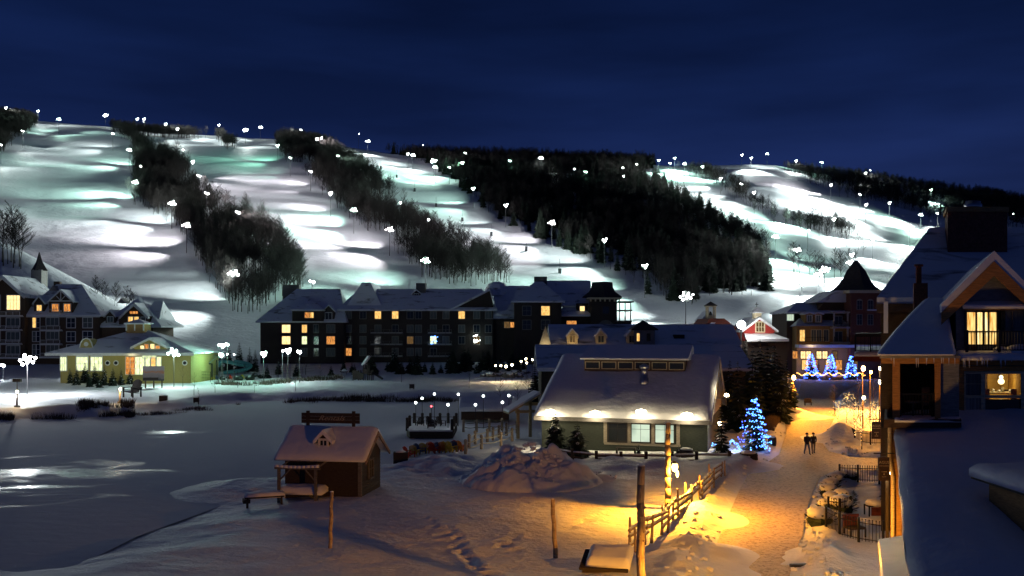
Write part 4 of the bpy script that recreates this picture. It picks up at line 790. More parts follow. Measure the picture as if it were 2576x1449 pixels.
for u in (1888, 1925): point_light(r, (x_(u), -.7, z_(842)), 55, (1, .72, .5), .12)
# ================================================================ village hotel with brick tower
y = 190.0; r = empty('village_hotel', (X(2080, y), y, 0), 0, 'ochre and brick village hotel with dormers, balconies and a pointed brick tower', 'hotel'); ox = r.location.x
w = MB(); w.box(x_(2004), x_(2135), 0, 14, -.5, z_(816)); w.build('wall', brown_l, r)
b = MB(); b.box(x_(1990), x_(2010), 3, 14, -.5, z_(785)); b.box(x_(2030), x_(2135), 2, 13, z_(820), z_(785)); b.prism([(x_(2060), z_(785)), (x_(2136), z_(785)), (x_(2136), z_(738)), (x_(2100), z_(738))], 'y', 2, 12); b.build('upper_wall', wd_brown, r)
b = MB(); b.add([(x_(1998), -.8, z_(820)), (x_(2138), -.8, z_(820)), (x_(2132), 3, z_(800)), (x_(2022), 3, z_(800)), (x_(1998), 3, z_(821)), (x_(2138), 3, z_(821))], [(0, 1, 2, 3), (0, 3, 4), (0, 4, 5, 1), (1, 5, 2), (3, 2, 5, 4)])
hip(b, x_(1984), x_(2140), 1, 14, z_(784), z_(758), 4, 2); b.prism([(x_(2058), z_(760)), (x_(2110), z_(730)), (x_(2142), z_(730)), (x_(2142), z_(760))], 'y', .8, 12); b.build('roof', rsnow, r)
b = MB(); b.box(x_(2132), x_(2228), -2, 12, -.5, z_(735)); b.build('brick_tower', brick, r); b = MB(); b.box(x_(2125), x_(2232), -2.7, 12.6, z_(738), z_(731)); b.build('cornice', cream, r)
b = MB(); b.lathe((x_(2172), 4, z_(731)), [(5.6, 0), (3.9, 1.2), (2.9, 2.6), (2.0, 4.4), (.2, 6.6)], 4); b.build('tower_roof', shing, r)
for v in (779, 817): 
    for u in (2153, 2180, 2213): window(r, x_(u), z_(v), 1.0, 2.1 if v > 780 else 1.8, -2, 'k', offw, 2, 2, .08, arch=v < 790)
MB().box(x_(2172), x_(2226), -2.3, -2, z_(782), z_(779)).build('string_course', snow, r)
for u in (2036, 2058): dormer(r, x_(u), z_(812), 1.7, 1.9, 3, .1, brown_l, 'c', -.1, None, ww=.9, wh=1.3)
window(r, x_(1999), z_(806), 1.4, 1.3, 3, 'w', white, 3, 1, .1)
b = MB()
for u in (2092, 2126): b.box(x_(u)-.15, x_(u)+.15, -1.6, -1.3, z_(861), z_(784))
b.box(x_(2088), x_(2131), -1.8, 0, z_(788), z_(784)); b.box(x_(2088), x_(2131), -1.8, 0, z_(826), z_(822)); b.box(x_(2088), x_(2131), -1.8, 0, z_(864), z_(860)); b.build('balcony_frame', wood('pale_posts', (.36, .32, .26)), r)
for v in (820, 859): rail(r, x_(2092), x_(2126), z_(v), -1.6, 1.0, iron); window(r, x_(2109), z_(v), 1.5, 2.0, 0, 'k', offw, 2, 1)
for u, lt in ((2018, 'y'), (2047, 'c'), (2060, 'c'), (2078, 'c')): window(r, x_(u), z_(858), 1.0, 2.3, 0, lt, cream, 2, 1, .12)
rail(r, x_(2024), x_(2072), z_(860), -.6, 1.0, iron)
MB().box(x_(2000), x_(2225), -2.6, 0, z_(868)-.5, z_(868)+.1).build('shopfront_canopy', snow, r)
for i, u in enumerate((2000, 2020, 2034, 2060, 2075, 2100)): window(r, x_(u), z_(902), 1.0, 1.5, -.02, ('o', 'b', 'b', 'b', 'b', 'd')[i], wd_brown, 2, 2, .12)
for i, u in enumerate((2025, 2050, 2085, 2110, 2140)): window(r, x_(u), z_(930), 1.3, 2.0, -.02 if u < 2130 else -2.02, 'yoyod'[i], wd_brown, 2, 1, .12)
point_light(r, (x_(2030), -1.2, 3.6), 130, (1, .75, .35), .3); point_light(r, (x_(2090), -1.5, 3.6), 60, (1, .6, .25), .3); point_light(r, (x_(2030), -3.5, z_(866)), 60, (1, .65, .3), .3)
# ================================================================ near right-hand building (orange trim, lit rooms)
y = 35.0; r = r_corner = empty('corner_building', (X(2400, y), y, 0), 0, 'near grey-blue building with orange trim, lit rooms and steep snowy roofs at the right edge', 'building'); ox = r.location.x
SK = .415
def xq(u, yy): return X(u, yy)-ox-SK*(yy-35.0)
w = MB(); w.box(x_(2405), x_(2680), 0, 12, z_(936), z_(759)); w.box(x_(2405), x_(2427), 0, 12, 0, z_(936)); w.box(x_(2427), x_(2680), 0, 12, 0, z_(1047)); w.box(x_(2572), x_(2680), 0, 12, z_(1047), z_(936)); w.box(x_(2427), x_(2572), 4.0, 12, z_(1047), z_(936)); w.prism([(x_(2376), z_(759)), (x_(2618), z_(759)), (x_(2497), z_(647))], 'y', 0, 12); w.build('wall', greyw, r)
b = MB(); slabs_y(b, x_(2366), x_(2628), -.55, 14, z_(766), z_(634), .32, x_(2497)); b.build('gable_roof', snow, r)
b = MB()
for s in (2366, 2628): b.prism([(x_(s), z_(766)-.34), (x_(s), z_(766)-.78), (x_(2497), z_(634)-.95), (x_(2497), z_(634)-.40)], 'y', -.6, -.48)
b.build('barge_board', orange, r)
# pent ledge, doors and balcony of the upper floor
b = MB(); b.box(x_(2425), x_(2680), -.45, 0, z_(780), z_(771)); b.build('pent_board', orange, r); b = MB(); snow_roof(b, x_(2420), x_(2680), -.55, z_(771), 0, z_(770)+.1, 50, 3, .07, .05); b.build('snow_cover', snow, r, True)
window(r, x_(2450), z_(866), .62, 1.22, -.02, 'y', wd_grey, 1, 2, .06, ty=.36); window(r, x_(2469), z_(866), .42, 1.22, -.02, 'b', wd_grey, 1, 2, .05, ty=.36); window(r, x_(2489), z_(866), .48, 1.22, -.02, 'y', wd_grey, 1, 2, .05, ty=.36)
window(r, x_(2545), z_(866), .95, 1.25, -.02, 'c', wd_grey, 2, 2, .06)
MB().box(x_(2507), x_(2528), -.12, .02, z_(884), z_(781)).build('shutter', green_w, r)
def iron_rail(par, x0, x1, z, yy, h, gap=.105, m=iron):
    o = MB().box(x0, x1, yy-.02, yy+.02, z+h-.05, z+h).box(x0, x1, yy-.02, yy+.02, z+.06, z+.1).build('railing', m, par)
    me = MB().box(-.01, .01, -.01, .01, 0, h-.11).mesh('baluster', m); n = int((x1-x0)/gap)
    for i in range(n): part('baluster', me, o, (x0+(i+.5)*(x1-x0)/n, yy, z+.06))
    me = MB().box(-.04, .04, -.04, .04, 0, h+.03).mesh('post', m)
    for i in range(int((x1-x0)/1.2)+2): part('post', me, o, (min(x1, x0+i*1.2), yy, z))
    return o
iron_rail(r, x_(2426), x_(2660), z_(884), -1.15, (884-832)/65.7)
MB().box(x_(2410), x_(2680), -1.3, 0, z_(901), z_(893)).build('balcony_floor', wd_grey, r)
b = MB(); snow_roof(b, x_(2404), x_(2680), -1.42, z_(897), 0, z_(893), 60, 4, .14, .10); b.build('balcony_snow', snow, r, True)
b = MB(); b.lump((x_(2555), -.6, z_(884)), .55, .55, 12, .1); b.lump((x_(2520), -.5, z_(884)), .4, .5, 12); b.build('snow_cover', snow, r, True)
b = MB(); b.box(x_(2440), x_(2454), -.5, -.3, z_(880), z_(870)); b.box(x_(2440), x_(2454), -.55, -.25, z_(881), z_(878)); b.build('stool', rust, r)
# fascia boards with dentils, corner post
b = MB(); b.box(x_(2410), x_(2680), -.35, 0, z_(918), z_(901)); b.build('fascia', orange, r); b = MB(); b.box(x_(2410), x_(2680), -.22, 0, z_(933), z_(921))
for i in range(12): b.box(x_(2424+i*17), x_(2424+i*17)+.04, -.38, -.355, z_(917), z_(904))
b.build('fascia', orange, r); MB().box(x_(2408), x_(2425), -.14, .2, z_(1048), z_(933)).build('corner_post', orange, r)
# ground-floor room: a real recess with furniture
room = MB(); x0_, x1_ = x_(2425), x_(2640)
b = MB(); b.box(x0_, x_(2429), -.1, .05, z_(1047), z_(935)); b.box(x_(2467), x_(2478), -.1, .05, z_(1047), z_(935)); b.box(x_(2568), x_(2576), -.1, .05, z_(1047), z_(935)); b.box(x0_, x1_, -.11, .06, z_(940), z_(934)); b.box(x0_, x1_, -.11, .06, z_(1001), z_(994)); b.box(x0_, x1_, -.12, .06, z_(1049), z_(1045)); b.box(x_(2429), x_(2467), -.07, .0, z_(966), z_(965)); b.build('window_frame', cream, r)
for nm, u0, u1, v0, v1, m in (('pane', 2429, 2467, 994, 940, glasst), ('pane', 2429, 2467, 1045, 1001, mat('net_curtain', (.32, .31, .29), .8, var=.5, scale=2, stretch=(9, 1, .3))), ('pane', 2478, 2568, 1045, 1004, glassd), ('pane', 2478, 2568, 994, 940, mat('clear_glass', (.9, .95, .95), .02, var=0, trans=1))):
    MB().box(x_(u0), x_(u1), -.04, .02, z_(v0), z_(v1)).build(nm, m, r)
amber = mat('amber_paint', (.72, .46, .10), .8, var=.05)
zf, zc = z_(1047)+.02, z_(936)-.02; xl, xr = x_(2427)+.02, x_(2572)-.02
b = MB(); b.box(xl, xr, 3.9, 3.98, zf, zc); b.box(xl, xl+.05, .06, 3.9, zf, zc); b.box(xr-.05, xr, .06, 3.9, zf, zc); b.build('room_wall', amber, r); MB().box(xl+.05, xr-.05, .06, 3.9, zf, zf+.05).build('room_floor', wd_brown, r); MB().box(xl+.05, xr-.05, .06, 3.9, zc-.05, zc).build('room_ceiling', cream, r)
b = MB(); wx = xl+1.15; b.box(wx, wx+.06, 3.8, 3.9, zf+.75, zc-.12); b.box(wx+1.0, wx+1.06, 3.8, 3.9, zf+.75, zc-.12); b.box(wx, wx+1.06, 3.8, 3.9, zf+.7, zf+.75); b.build('inner_window_frame', wd_brown, r)
b = MB()
for i in range(14): b.prism([(wx+.08+i*.045, 3.76), (wx+.1025+i*.045, 3.70), (wx+.125+i*.045, 3.76)], 'z', zf+.72, zc-.12)
b.build('curtain', mat('yellow_curtain', (.85, .62, .22), .8, var=.1), r)
b = MB(); b.box(wx-.15, wx+1.25, 1.6, 2.5, zf+.72, zf+.77); b.build('table_top', cream, r)
for x in (wx-.1, wx+1.15): MB().box(x, x+.05, 1.65, 2.45, zf+.05, zf+.72).build('table_leg', wd_brown, r)
for x, h in ((wx+.1, .14), (wx+.35, .10), (wx+.5, .2), (wx+.8, .12), (wx+1.05, .16)): b = MB(); b.lathe((x, 1.9, zf+.77), [(.05, 0), (.07, h*.6), (.04, h)], 8); b.build('table_ware', white, r)
for x in (wx-.5, wx+.75): b = MB(); b.box(x, x+.4, 1.2, 1.24, zf+.45, zf+.95); b.box(x, x+.4, 1.2, 1.6, zf+.42, zf+.46); b.box(x, x+.04, 1.2, 1.24, zf+.05, zf+.45); b.box(x+.36, x+.4, 1.2, 1.24, zf+.05, zf+.45); b.build('dining_chair', rust, r)
b = MB(); b.ball((wx+.45, 2.0, zc-.28), .09, 10); b.build('ceiling_lamp', gl_yel, r, True); point_light(r, (wx+.45, 2.0, zc-.45), 75, (1, .74, .36), .12)
b = MB(); snow_roof(b, x_(2256), x_(2680), -.75, z_(1052), 0, z_(1046), 60, 3, .06, .06); b.build('sill_snow', snow, r, True)
# covered porch on the left with a flared snowy roof
zb = z_(1043)
b = MB(); b.box(x_(2218), x_(2406), -1.6, -.0, z_(911), z_(898)); b.build('porch_beam', orange, r); MB().box(x_(2214), x_(2408), -1.75, 0, z_(898), z_(892)).build('porch_gutter', offw, r)
for u0, u1 in ((2245, 2263), (2347, 2361)): MB().box(x_(u0), x_(u1), -1.5, -1.2, zb, z_(911)).build('porch_post', orange, r)
MB().box(x_(2361), x_(2406), -1.35, 0, zb, z_(911)).build('porch_side_wall', greyw, r)
MB().box(x_(2232), x_(2246), -1.1, 4, zb, z_(911)).build('porch_end_wall', wd_dark, r)
MB().box(x_(2235), x_(2409), 2.2, 2.4, zb, z_(905)).build('porch_back_wall', wd_dark, r)
MB().box(x_(2225), x_(2409), -1.9, 2.4, zb-.3, zb).build('porch_floor', wd_brown, r)
b = MB(); snow_roof(b, x_(2250), x_(2409), -2.0, zb, -1.2, zb, 30, 3, .07, .08, 3); b.build('porch_snow', snow, r, True)
iron_rail(r, x_(2263), x_(2347), zb+.05, -1.3, .85)
q = MB(); q.box(x_(2318), x_(2339), -.6, -.1, zb+.4, zb+.5); q.box(x_(2318), x_(2339), -.1, -.04, zb+.4, zb+1.05); q.box(x_(2318), x_(2321), -.6, -.5, zb, zb+.65); q.box(x_(2336), x_(2339), -.6, -.5, zb, zb+.65); q.build('deck_chair', wood('pale_deck_wood', (.34, .25, .15)), r)
q = MB(); q.lathe((x_(2296), -.5, zb+.5), [(.3, 0), (.3, .05)], 12); q.bar((x_(2296), -.5, zb), (x_(2296), -.5, zb+.5), .04); q.build('deck_table', offw, r)
rings = []
for (ul, ur, v, f0, f1) in ((2200, 2412, 891, -2.1, 7), (2216, 2404, 874, -1.7, 6.6), (2246, 2396, 838, -.7, 5.8), (2288, 2388, 790, .6, 4.8), (2330, 2376, 744, 1.9, 3.4)):
    zz = z_(v); rings.append([(xq(ul, y+f0), f0, zz), (xq(ur, y+f0), f0, zz), (xq(ur, y+f0), f1, zz), (xq(ul, y+f0), f1, zz)])
b = MB(); vs = [p for rr in rings for p in rr]; fs = [(0, 3, 2, 1)]
for j in range(len(rings)-1):
    for i in range(4): fs.append((j*4+i, j*4+(i+1) % 4, j*4+4+(i+1) % 4, j*4+4+i))
fs.append((16, 17, 18, 19)); b.add(vs, fs); o = b.build('porch_roof', snow, r)
bv = o.modifiers.new('soft', 'BEVEL'); bv.width = .18; bv.segments = 3; bv.limit_method = 'ANGLE'
# taller block behind
b = MB(); y2 = 10.5; b.box(xq(2216, y+y2), xq(2900, y+y2), y2, y2+14, -.0, Z(745, y+y2)); b.build('rear_wall', wd_dark, r)
b = MB(); hip(b, xq(2206, y+y2-.6), xq(2950, y+y2), y2-.8, y2+15, Z(748, y+y2-.8), 15.9, 2.9, 6, .35); b.build('rear_roof', rsnow, r)
b = MB(); b.prism([(y2-.9, Z(748, y+y2-.9)-.3), (y2-.9, Z(748, y+y2)-.75), (y2+.2, Z(748, y+y2)-.75), (y2+.2, Z(748, y+y2)-.3)], 'x', xq(2206, y+y2), xq(2900, y+y2)); b.build('rear_fascia', wd_brown, r)
cy_ = y2+4; b = MB(); b.box(xq(2384, y+cy_), xq(2534, y+cy_), cy_, cy_+2.5, Z(602, y+cy_)-1.5, Z(533, y+cy_)); b.build('chimney', brick, r); b = MB(); b.box(xq(2380, y+cy_), xq(2538, y+cy_), cy_-.12, cy_+2.6, Z(533, y+cy_), Z(521, y+cy_)); b.build('chimney_cap', brown_l, r)
b = MB(); b.lathe((xq(2452, y+cy_), cy_+1, Z(521, y+cy_)), [(.5, 0), (.5, .3), (.42, .32), (.42, .45)], 14); b.build('flue', metal, r, True)
b = MB(); b.box(xq(2299, 40), xq(2334, 40), 5, 6.2, Z(790, 40), Z(712, 40)); b.build('brick_chimney', brick, r); b = MB(); b.lathe((xq(2312, 40), 5.5, Z(712, 40)), [(.13, 0), (.13, .75), (.2, .76), (.2, .85)], 8); b.build('flue', rust, r)
b = MB(); b.box(xq(2223, 44), xq(2234, 44), 8.8, 9.2, Z(838, 44), Z(758, 44)); b.build('icy_trellis', snow, r)
# street wall beneath the porch with downpipe, bracket sign arms and two lamps
MB().box(x_(2240), x_(2300), -1.3, .0, 0, zb-.32).build('street_wall', brown_l, r); MB().box(x_(2228), x_(2236), -1.0, 3.8, 0, zb-.32).build('street_wall', wd_dark, r)
b = MB(); b.tube([(x_(2238), -1.45, zb), (x_(2238), -1.45, zb-1.5), (x_(2246), -1.42, zb-2.2), (x_(2246), -1.42, 0)], .07, 8); b.build('downpipe', cream, r)
def wall_lamp(u, v, yy, w_, col, m, label, rad=.13):
    lr = empty('wall_lamp', P(u, v, yy), 0, label, 'lamp'); b = MB(); b.lathe((0, 0, .12), [(.16, 0), (.03, .16)], 8); b.bar((0, 0, .2), (.35, .1, .2), .02); b.lathe((0, 0, -.2), [(.1, 0), (.1, .04)], 8); b.build('lantern_frame', iron, lr)
    b = MB(); b.ball((0, 0, 0), rad, 8); b.build('lamp', m, lr, True); point_light(lr, (-.4, -.2, 0), w_, col, .1); return lr
wall_lamp(2238, 1135, 38.5, 120, (1, .93, .84), gl_white, 'glaring white wall lamp lighting the snow beside the upper hanging sign')
wall_lamp(2247, 1190, 34.2, 110, (1, .84, .46), gl_yel, 'warm lantern on the wall beside the lower hanging sign')
for i in range(26):
    u = random.choice((random.uniform(2206, 2400), random.uniform(2412, 2580))); low = u < 2404; yy_ = -1.78 if low else -1.46; zt = z_(898) if low else z_(901); L_ = random.uniform(.06, .34)
    q = MB().bar((x_(u), yy_, zt+.02), (x_(u)+random.uniform(-.01, .01), yy_, zt-L_), .022, .003, 5).build('icicle', mat('ice', (.75, .82, .88), .15, var=0, spec=.6), r)
def shear(o, k):
    for c in o.children:
        if c.location.length < 1e-6 and c.type == 'MESH' and c.data.users == 1:
            for q_ in c.data.vertices: q_.co.x += k*q_.co.y
            shear(c, k)
        else: c.location.x += k*c.location.y
shear(r_corner, SK)
# lean-to snow roof in the foreground
r = empty('side_wing', (10.5, 24, 0), 0, 'low wing with a broad smooth snow roof filling the bottom right corner', 'building')
ys = np.linspace(-9, 10.97, 60); xs = np.linspace(0, 1, 40); vs = []
for j, yv in enumerate(ys):
    xe = .382*yv
    for i, s in enumerate(xs):
        n = float(fbm(yv*.35, s*9, 12, 3)); e_ = min(1, s*16+.1); vs.append((xe+s*15+(0 if i else -.1-.22*float(fbm(yv*.6, 3, 14, 3))), yv, 3.5+.282*yv+.34*e_**.6+.17*n*e_+.10*float(fbm(yv*.22, s*3, 31, 2))))
nx, ny = 39, 59; fs = [(j*40+i, j*40+i+1, (j+1)*40+i+1, (j+1)*40+i) for j in range(ny) for i in range(nx)]
k = len(vs); vs += [(.382*-9+.05, -9, 3.5-.282*9-.15), (.382*10.97+.05, 10.97, 3.5+.282*10.97-.15), (.382*10.97+15, 10.97, 6.4), (.382*-9+15, -9, .8)]
fs += [tuple(j*40 for j in range(60))+(k+1, k), (k, k+1, k+2, k+3), tuple(range(40))[::-1]+(k, k+3)]
b = MB(); b.add(vs, fs); b.build('roof', snow, r, True)
b = MB(); a0, a1 = -9, 10.9
b.add([(.382*a0+.25, a0, -.3), (.382*a1+.25, a1, -.3), (.382*a1+.25, a1, 3.3+.282*a1), (.382*a0+.25, a0, 3.3+.282*a0), (.382*a0+14, a0, -.3), (.382*a1+14, a1, -.3), (.382*a1+14, a1, 3.3+.282*a1), (.382*a0+14, a0, 3.3+.282*a0)], [(0, 3, 2, 1), (4, 5, 6, 7), (0, 1, 5, 4), (3, 7, 6, 2), (0, 4, 7, 3), (1, 2, 6, 5)]); b.build('wall', brown_l, r)
b = MB(); b.add([(.382*a+o_, a, 3.5+.282*a+dz) for a in (a0, a1) for o_, dz in ((-.06, .03), (-.06, -.36), (.12, -.36), (.12, .03))], [(0, 1, 2, 3), (4, 7, 6, 5), (0, 4, 5, 1), (1, 5, 6, 2), (2, 6, 7, 3), (3, 7, 4, 0)]); b.build('barge_board', orange, r)
b = MB(); b.prism([(-1.3, 3.3), (-.2, 3.55), (-.2, 3.4), (-1.3, 3.12)], 'y', 0, 5.5); o = b.build('side_awning', wd_grey, r, loc=(1.5, 2.2, -.7)); o.rotation_euler = (0, 0, -.36); b = MB(); b.prism([(-1.3, 3.31), (-.2, 3.56), (-.2, 3.7), (-1.25, 3.42)], 'y', 0, 5.5); b.build('snow_cover', snow, o)
b = MB(); b.box(0, 4.5, 0, 3.0, 2.0, 5.45); o = b.build('roof_box', brown_l, r, loc=(3.9, .6, 0)); MB().box(.3, .38, -.03, .0, 2.8, 5.1).box(1.2, 4.2, -.04, 0, 2.6, 4.7).build('louvre', wd_dark, o)
b = MB(); b.box(-.35, 4.9, -.4, 3.4, 5.45, 5.66); b.build('cap', wd_dark, o); b = MB(); snow_roof(b, -.38, 4.9, -.45, 5.62, 3.45, 5.62, 20, 10, .3, .05, 8); b.build('snow_cover', snow, o, True)
# ================================================================ hanging signs
def text_mesh(s, size, m, parent, loc, rot=(math.radians(90), 0, 0), shear=0, ext=.01, name='lettering', sx=1):
    c = bpy.data.curves.new(name, 'FONT'); c.body = s; c.size = size; c.extrude = ext; c.align_x = 'CENTER'; c.align_y = 'CENTER'; c.shear = shear; c.resolution_u = 3
    o = bpy.data.objects.new(name, c); COL.objects.link(o); dg = bpy.context.evaluated_depsgraph_get(); me = bpy.data.meshes.new_from_object(o.evaluated_get(dg)); bpy.data.objects.remove(o); me.materials.clear(); me.materials.append(m)
    o = bpy.data.objects.new(name, me); COL.objects.link(o); o.parent = parent; o.location = loc; o.rotation_euler = rot; o.scale = (sx, 1, 1); return o
pale = mat('pale_lettering', (.30, .25, .19), .7, var=0); signm = mat('maroon_board', (.030, .016, .016), .6, var=.1)
for (u, v0, v1, wd, yy, lab) in ((2204, 1061, 1104, 22, 43.5, 'upper hanging dark sign, the smaller and farther of the two'), (2223, 1149, 1209, 28, 32.4, 'lower hanging dark sign beside the warm lantern, the larger and nearer one')):
    s = yy/F; sr = empty('hanging_sign', P(u, v1, yy), 0, lab, 'sign', 'signs hanging from the street wall'); hh = (v1-v0)*s; ww = wd*s
    b = MB(); b.prism([(-ww/2, 0), (ww/2, 0), (ww/2, hh*.97), (ww*.25, hh), (-ww*.25, hh), (-ww/2, hh*.97)], 'y', -.03, .03); b.build('board', signm, sr)
    b = MB(); b.bar((-ww*.9, 0, hh+.12), (ww, 0, hh+.12), .02); b.bar((-ww*.3, 0, hh), (-ww*.3, 0, hh+.12), .01); b.bar((ww*.3, 0, hh), (ww*.3, 0, hh+.12), .01); b.build('bracket', iron, sr)
    text_mesh('AGUS', ww*.36, pale, sr, (0, -.04, hh*.76)); text_mesh('OPEN & DINING', ww*.12, pale, sr, (0, -.04, hh*.62)); text_mesh('LOUNGE', ww*.13, pale, sr, (0, -.04, hh*.38)); text_mesh('&', ww*.22, pale, sr, (0, -.04, hh*.28)); text_mesh('PATIO', ww*.14, pale, sr, (0, -.04, hh*.17))
# ================================================================ rentals hut
rc = G(909, 1254); rzh = -.145; r = empty('rental_hut', rc, rzh, 'small dark wooden hut with a snowy gable roof by the pond', 'hut')
Wd, Dp, he, hr = 4.75, 3.9, 2.5, 3.95
w = MB(); w.box(-Wd, 0, 0, Dp, -.3, he-.1); w.prism([(0, he-.1), (Dp, he-.1), (Dp/2, hr-.3)], 'x', -Wd, 0)
w.build('wall', wd_dark, r)
me = MB().box(.0, .03, 0, Dp, 0, .02).mesh('batten', wd_dark)
for i in range(13): part('batten', me, r, (0, 0, .12+i*.18))
b = MB(); snow_roof(b, -Wd-.5, .45, -.55, he-.18, Dp/2, hr-.1, 30, 10, .2, .035, 2, .05); snow_roof(b, -Wd-.5, .45, Dp+.55, he-.25, Dp/2, hr-.1, 20, 5, .2, .03, 3); b.build('roof', snow, r, True)
b = MB(); b.prism([(-.6, he-.22), (-.6, he-.42), (Dp/2, hr-.42), (Dp/2, hr-.16)], 'x', .42, .5); b.prism([(Dp+.6, he-.26), (Dp+.6, he-.46), (Dp/2, hr-.42), (Dp/2, hr-.16)], 'x', .42, .5); b.build('barge_board', wood('tan_board', (.22, .15, .10)), r)
b = MB(); b.box(-.12, .02, -.03, .1, 0, he-.15); b.box(-.2, -.0, -.04, .0, 0, he-.15); b.build('corner_board', wd_grey, r)
window(r, .02, 1.0, .75, 1.05, 1.75, 'k', wd_grey, 2, 2, .09, rz=math.radians(90))
d = dormer(r, -2.45, he+.45, .75, .42, 1.4, .4, wd_dark, 'k', .35, None, ov=.22, ww=.4, wh=.36)
b = MB()
for x in (-Wd+.15, -2.35): b.box(x-.08, x+.08, -1.35, -1.2, -.2, 1.95)
b.bar((-Wd+.2, -1.28, 1.2), (-Wd+.85, -1.28, 1.85), .05); b.bar((-2.4, -1.28, 1.2), (-3.0, -1.28, 1.85), .05); b.bar((-Wd+.15, -1.28, 1.9), (-Wd+.5, 0, 2.3), .06); b.bar((-2.35, -1.28, 1.9), (-1.9, 0, 2.3), .06); b.box(-Wd-.1, -2.1, -1.36, -1.2, 1.85, 1.97); b.build('shelter_frame', wd_grey, r)
b = MB(); pts = [(-Wd-.1+i*.27, -1.28, 2.02-.06*math.sin(i/9*math.pi)) for i in range(11)]; b.tube(pts, .1, 7); b.build('snow_cover', snow, r, True)
b = MB(); b.box(-Wd+.1, -2.2, -1.1, -.2, .35, .48); b.build('counter', wd_brown, r)
b = MB(); snow_roof(b, -Wd+.0, -2.0, -1.3, .45, -.1, .5, 16, 6, .32, .06, 6); b.build('counter_snow', snow, r, True)
sr = empty('rentals_sign', r.location+Vector((0, 0, 0)), rzh, 'long dark board on two posts reading Rentals above the hut roof', 'sign'); yy = Dp/2+.0
fh = Fr(rc, rzh); xa, za = fh.at(759, 1064, yy); xb, zt_ = fh.at(905, 1040, yy)
for i in range(3): MB().box(xa, xb, yy-.04, yy+.04, za+(zt_-za)*i/3+.012, za+(zt_-za)*(i+1)/3-.0).build('plank', wd_dark, sr)
b = MB()
for u in (774, 889): xx, _ = fh.at(u, 1060, yy); b.box(xx-.09, xx+.09, yy-.02, yy+.14, hr-.1, zt_+.12)
b.build('post', wd_dark, sr); text_mesh('Rentals', .42, pale, sr, ((xa+xb)/2+.05, yy-.06, (za+zt_)/2), shear=.45, sx=1.35)
# picnic bench half buried left of the hut
r = empty('buried_bench', G(665, 1266), .35, 'snow-buried wooden bench left of the hut', 'bench'); b = MB(); b.box(-1.1, 1.1, -.3, .3, .35, .43); b.box(-1.0, -.9, -.3, .3, -.3, .4); b.box(.9, 1.0, -.3, .3, -.3, .4); b.box(-1.2, -.8, -.35, .35, .1, .3); b.build('seat', wd_dark, r); b = MB(); snow_roof(b, -1.1, 1.15, -.3, .42, .32, .42, 16, 6, .2, .05); b.build('snow_cover', snow, r, True)
# ================================================================ poles and posts
def pole(u, vb, vt, rad, label, lean=(0, 0), name='wooden_pole', y=None, knots=True, cat='pole', group=None):
    g = G(u, vb) if y is None else Vector((X(u, y), y, 0)); h = Z(vt, g.y); r = empty(name, (g.x, g.y, 0), 0, label, cat, group)
    b = MB(); n = 10; pp = [(lean[0]*i/n+.02*math.sin(i*2.1), lean[1]*i/n, -1+(h+1)*i/n) for i in range(n+1)]
    for i in range(n): b.bar(pp[i], pp[i+1], rad*(1.12-.22*i/n), rad*(1.12-.22*(i+1)/n), 10)
    if knots:
        for i in range(int(h*2.5)): z = random.uniform(.2, h-.1); a = random.uniform(0, 6.28); b.bar((math.cos(a)*rad*.8+lean[0]*z/h, math.sin(a)*rad*.8, z), (math.cos(a)*rad*1.35+lean[0]*z/h, math.sin(a)*rad*1.35, z+.03), .03, .02, 5)
    b.build('shaft', wd_post, r, True); b = MB(); b.lump((lean[0], lean[1], h+.02), rad*1.0, .35, 8, .1); b.build('snow_cap', snow, r, True); return r
pole(1612, 1560, 1172, .14, 'thick knotty log pole nearest the camera beside the split-rail fence')
pole(829, 1381, 1238, .09, 'short plain post standing alone in front of the hut', (.1, 0), knots=False)
pole(1401, 1398, 1256, .1, 'short square post standing alone in the orange-lit snow', (-.2, 0), knots=False)
r = pole(1680, 1290, 1064, .155, 'log pole carrying the glowing sodium lamp by the fence'); g = G(1680, 1290); hz_ = Z(1172, g.y)
lr = empty('sodium_lamp', (g.x+.36, g.y-.12, hz_), 0, 'glowing sodium lantern hanging on the log pole by the fence', 'lamp'); b = MB(); b.bar((0, 0, .25), (-.3, .1, .3), .025); b.lathe((0, 0, .14), [(.16, 0), (.05, .14)], 8); b.build('lantern_frame', iron, lr); b = MB(); b.ball((0, 0, -.05), .17, 8, 1.6); b.ball((.14, 0, -.42), .075, 8, 2.6); b.build('lamp', gl_sod, lr, True)
point_light(lr, (.25, -.55, .1), 6000, (1, .37, .025), .12, spot=172, aim=(.05, 0, -1), blend=.4); point_light(lr, (.1, -.3, .0), 260, (1, .45, .06), .12)
b = MB(); b.box(-.09, .09, -.24, -.15, .2, .6); b.build('junction_box', iron, r)
# street lanterns up the path
def street_lamp(u, v, yy, w_, col, m, label, rad=.2, two=False, group='orange street lamps up the village path'):
    p = P(u, v, yy); g0 = gz(p.x, p.y); lr = empty('street_lamp', (p.x, p.y, g0), 0, label, 'street lamp', group); h = p.z-g0
    b = MB(); b.bar((0, .15, -.3), (0, .15, h+.35), .07, .05, 8); b.bar((0, .15, h+.3), (0, -.1, h+.22), .03); b.lathe((0, -.1, h+.15), [(.22, 0), (.04, .14)], 8); b.build('post', wd_brown, lr); b = MB(); b.ball((0, -.1, h), rad, 8, 1.3); b.build('lamp', m, lr, True); point_light(lr, (0, -.5, h+.05), w_, col, .15, spot=174, aim=(0, 0, -1), blend=.1); return lr
SO = (1, .36, .025)
street_lamp(1996, 950, 108, 7000, SO, gl_sod, 'orange street lamp in front of the dark firs left of the path', .24)
street_lamp(2171, 927, 112, 11000, (1, .36, .07), glow('lamp_red_orange', (1, .5, .2), 40), 'orange-red street lamp at the top right of the path', .26)
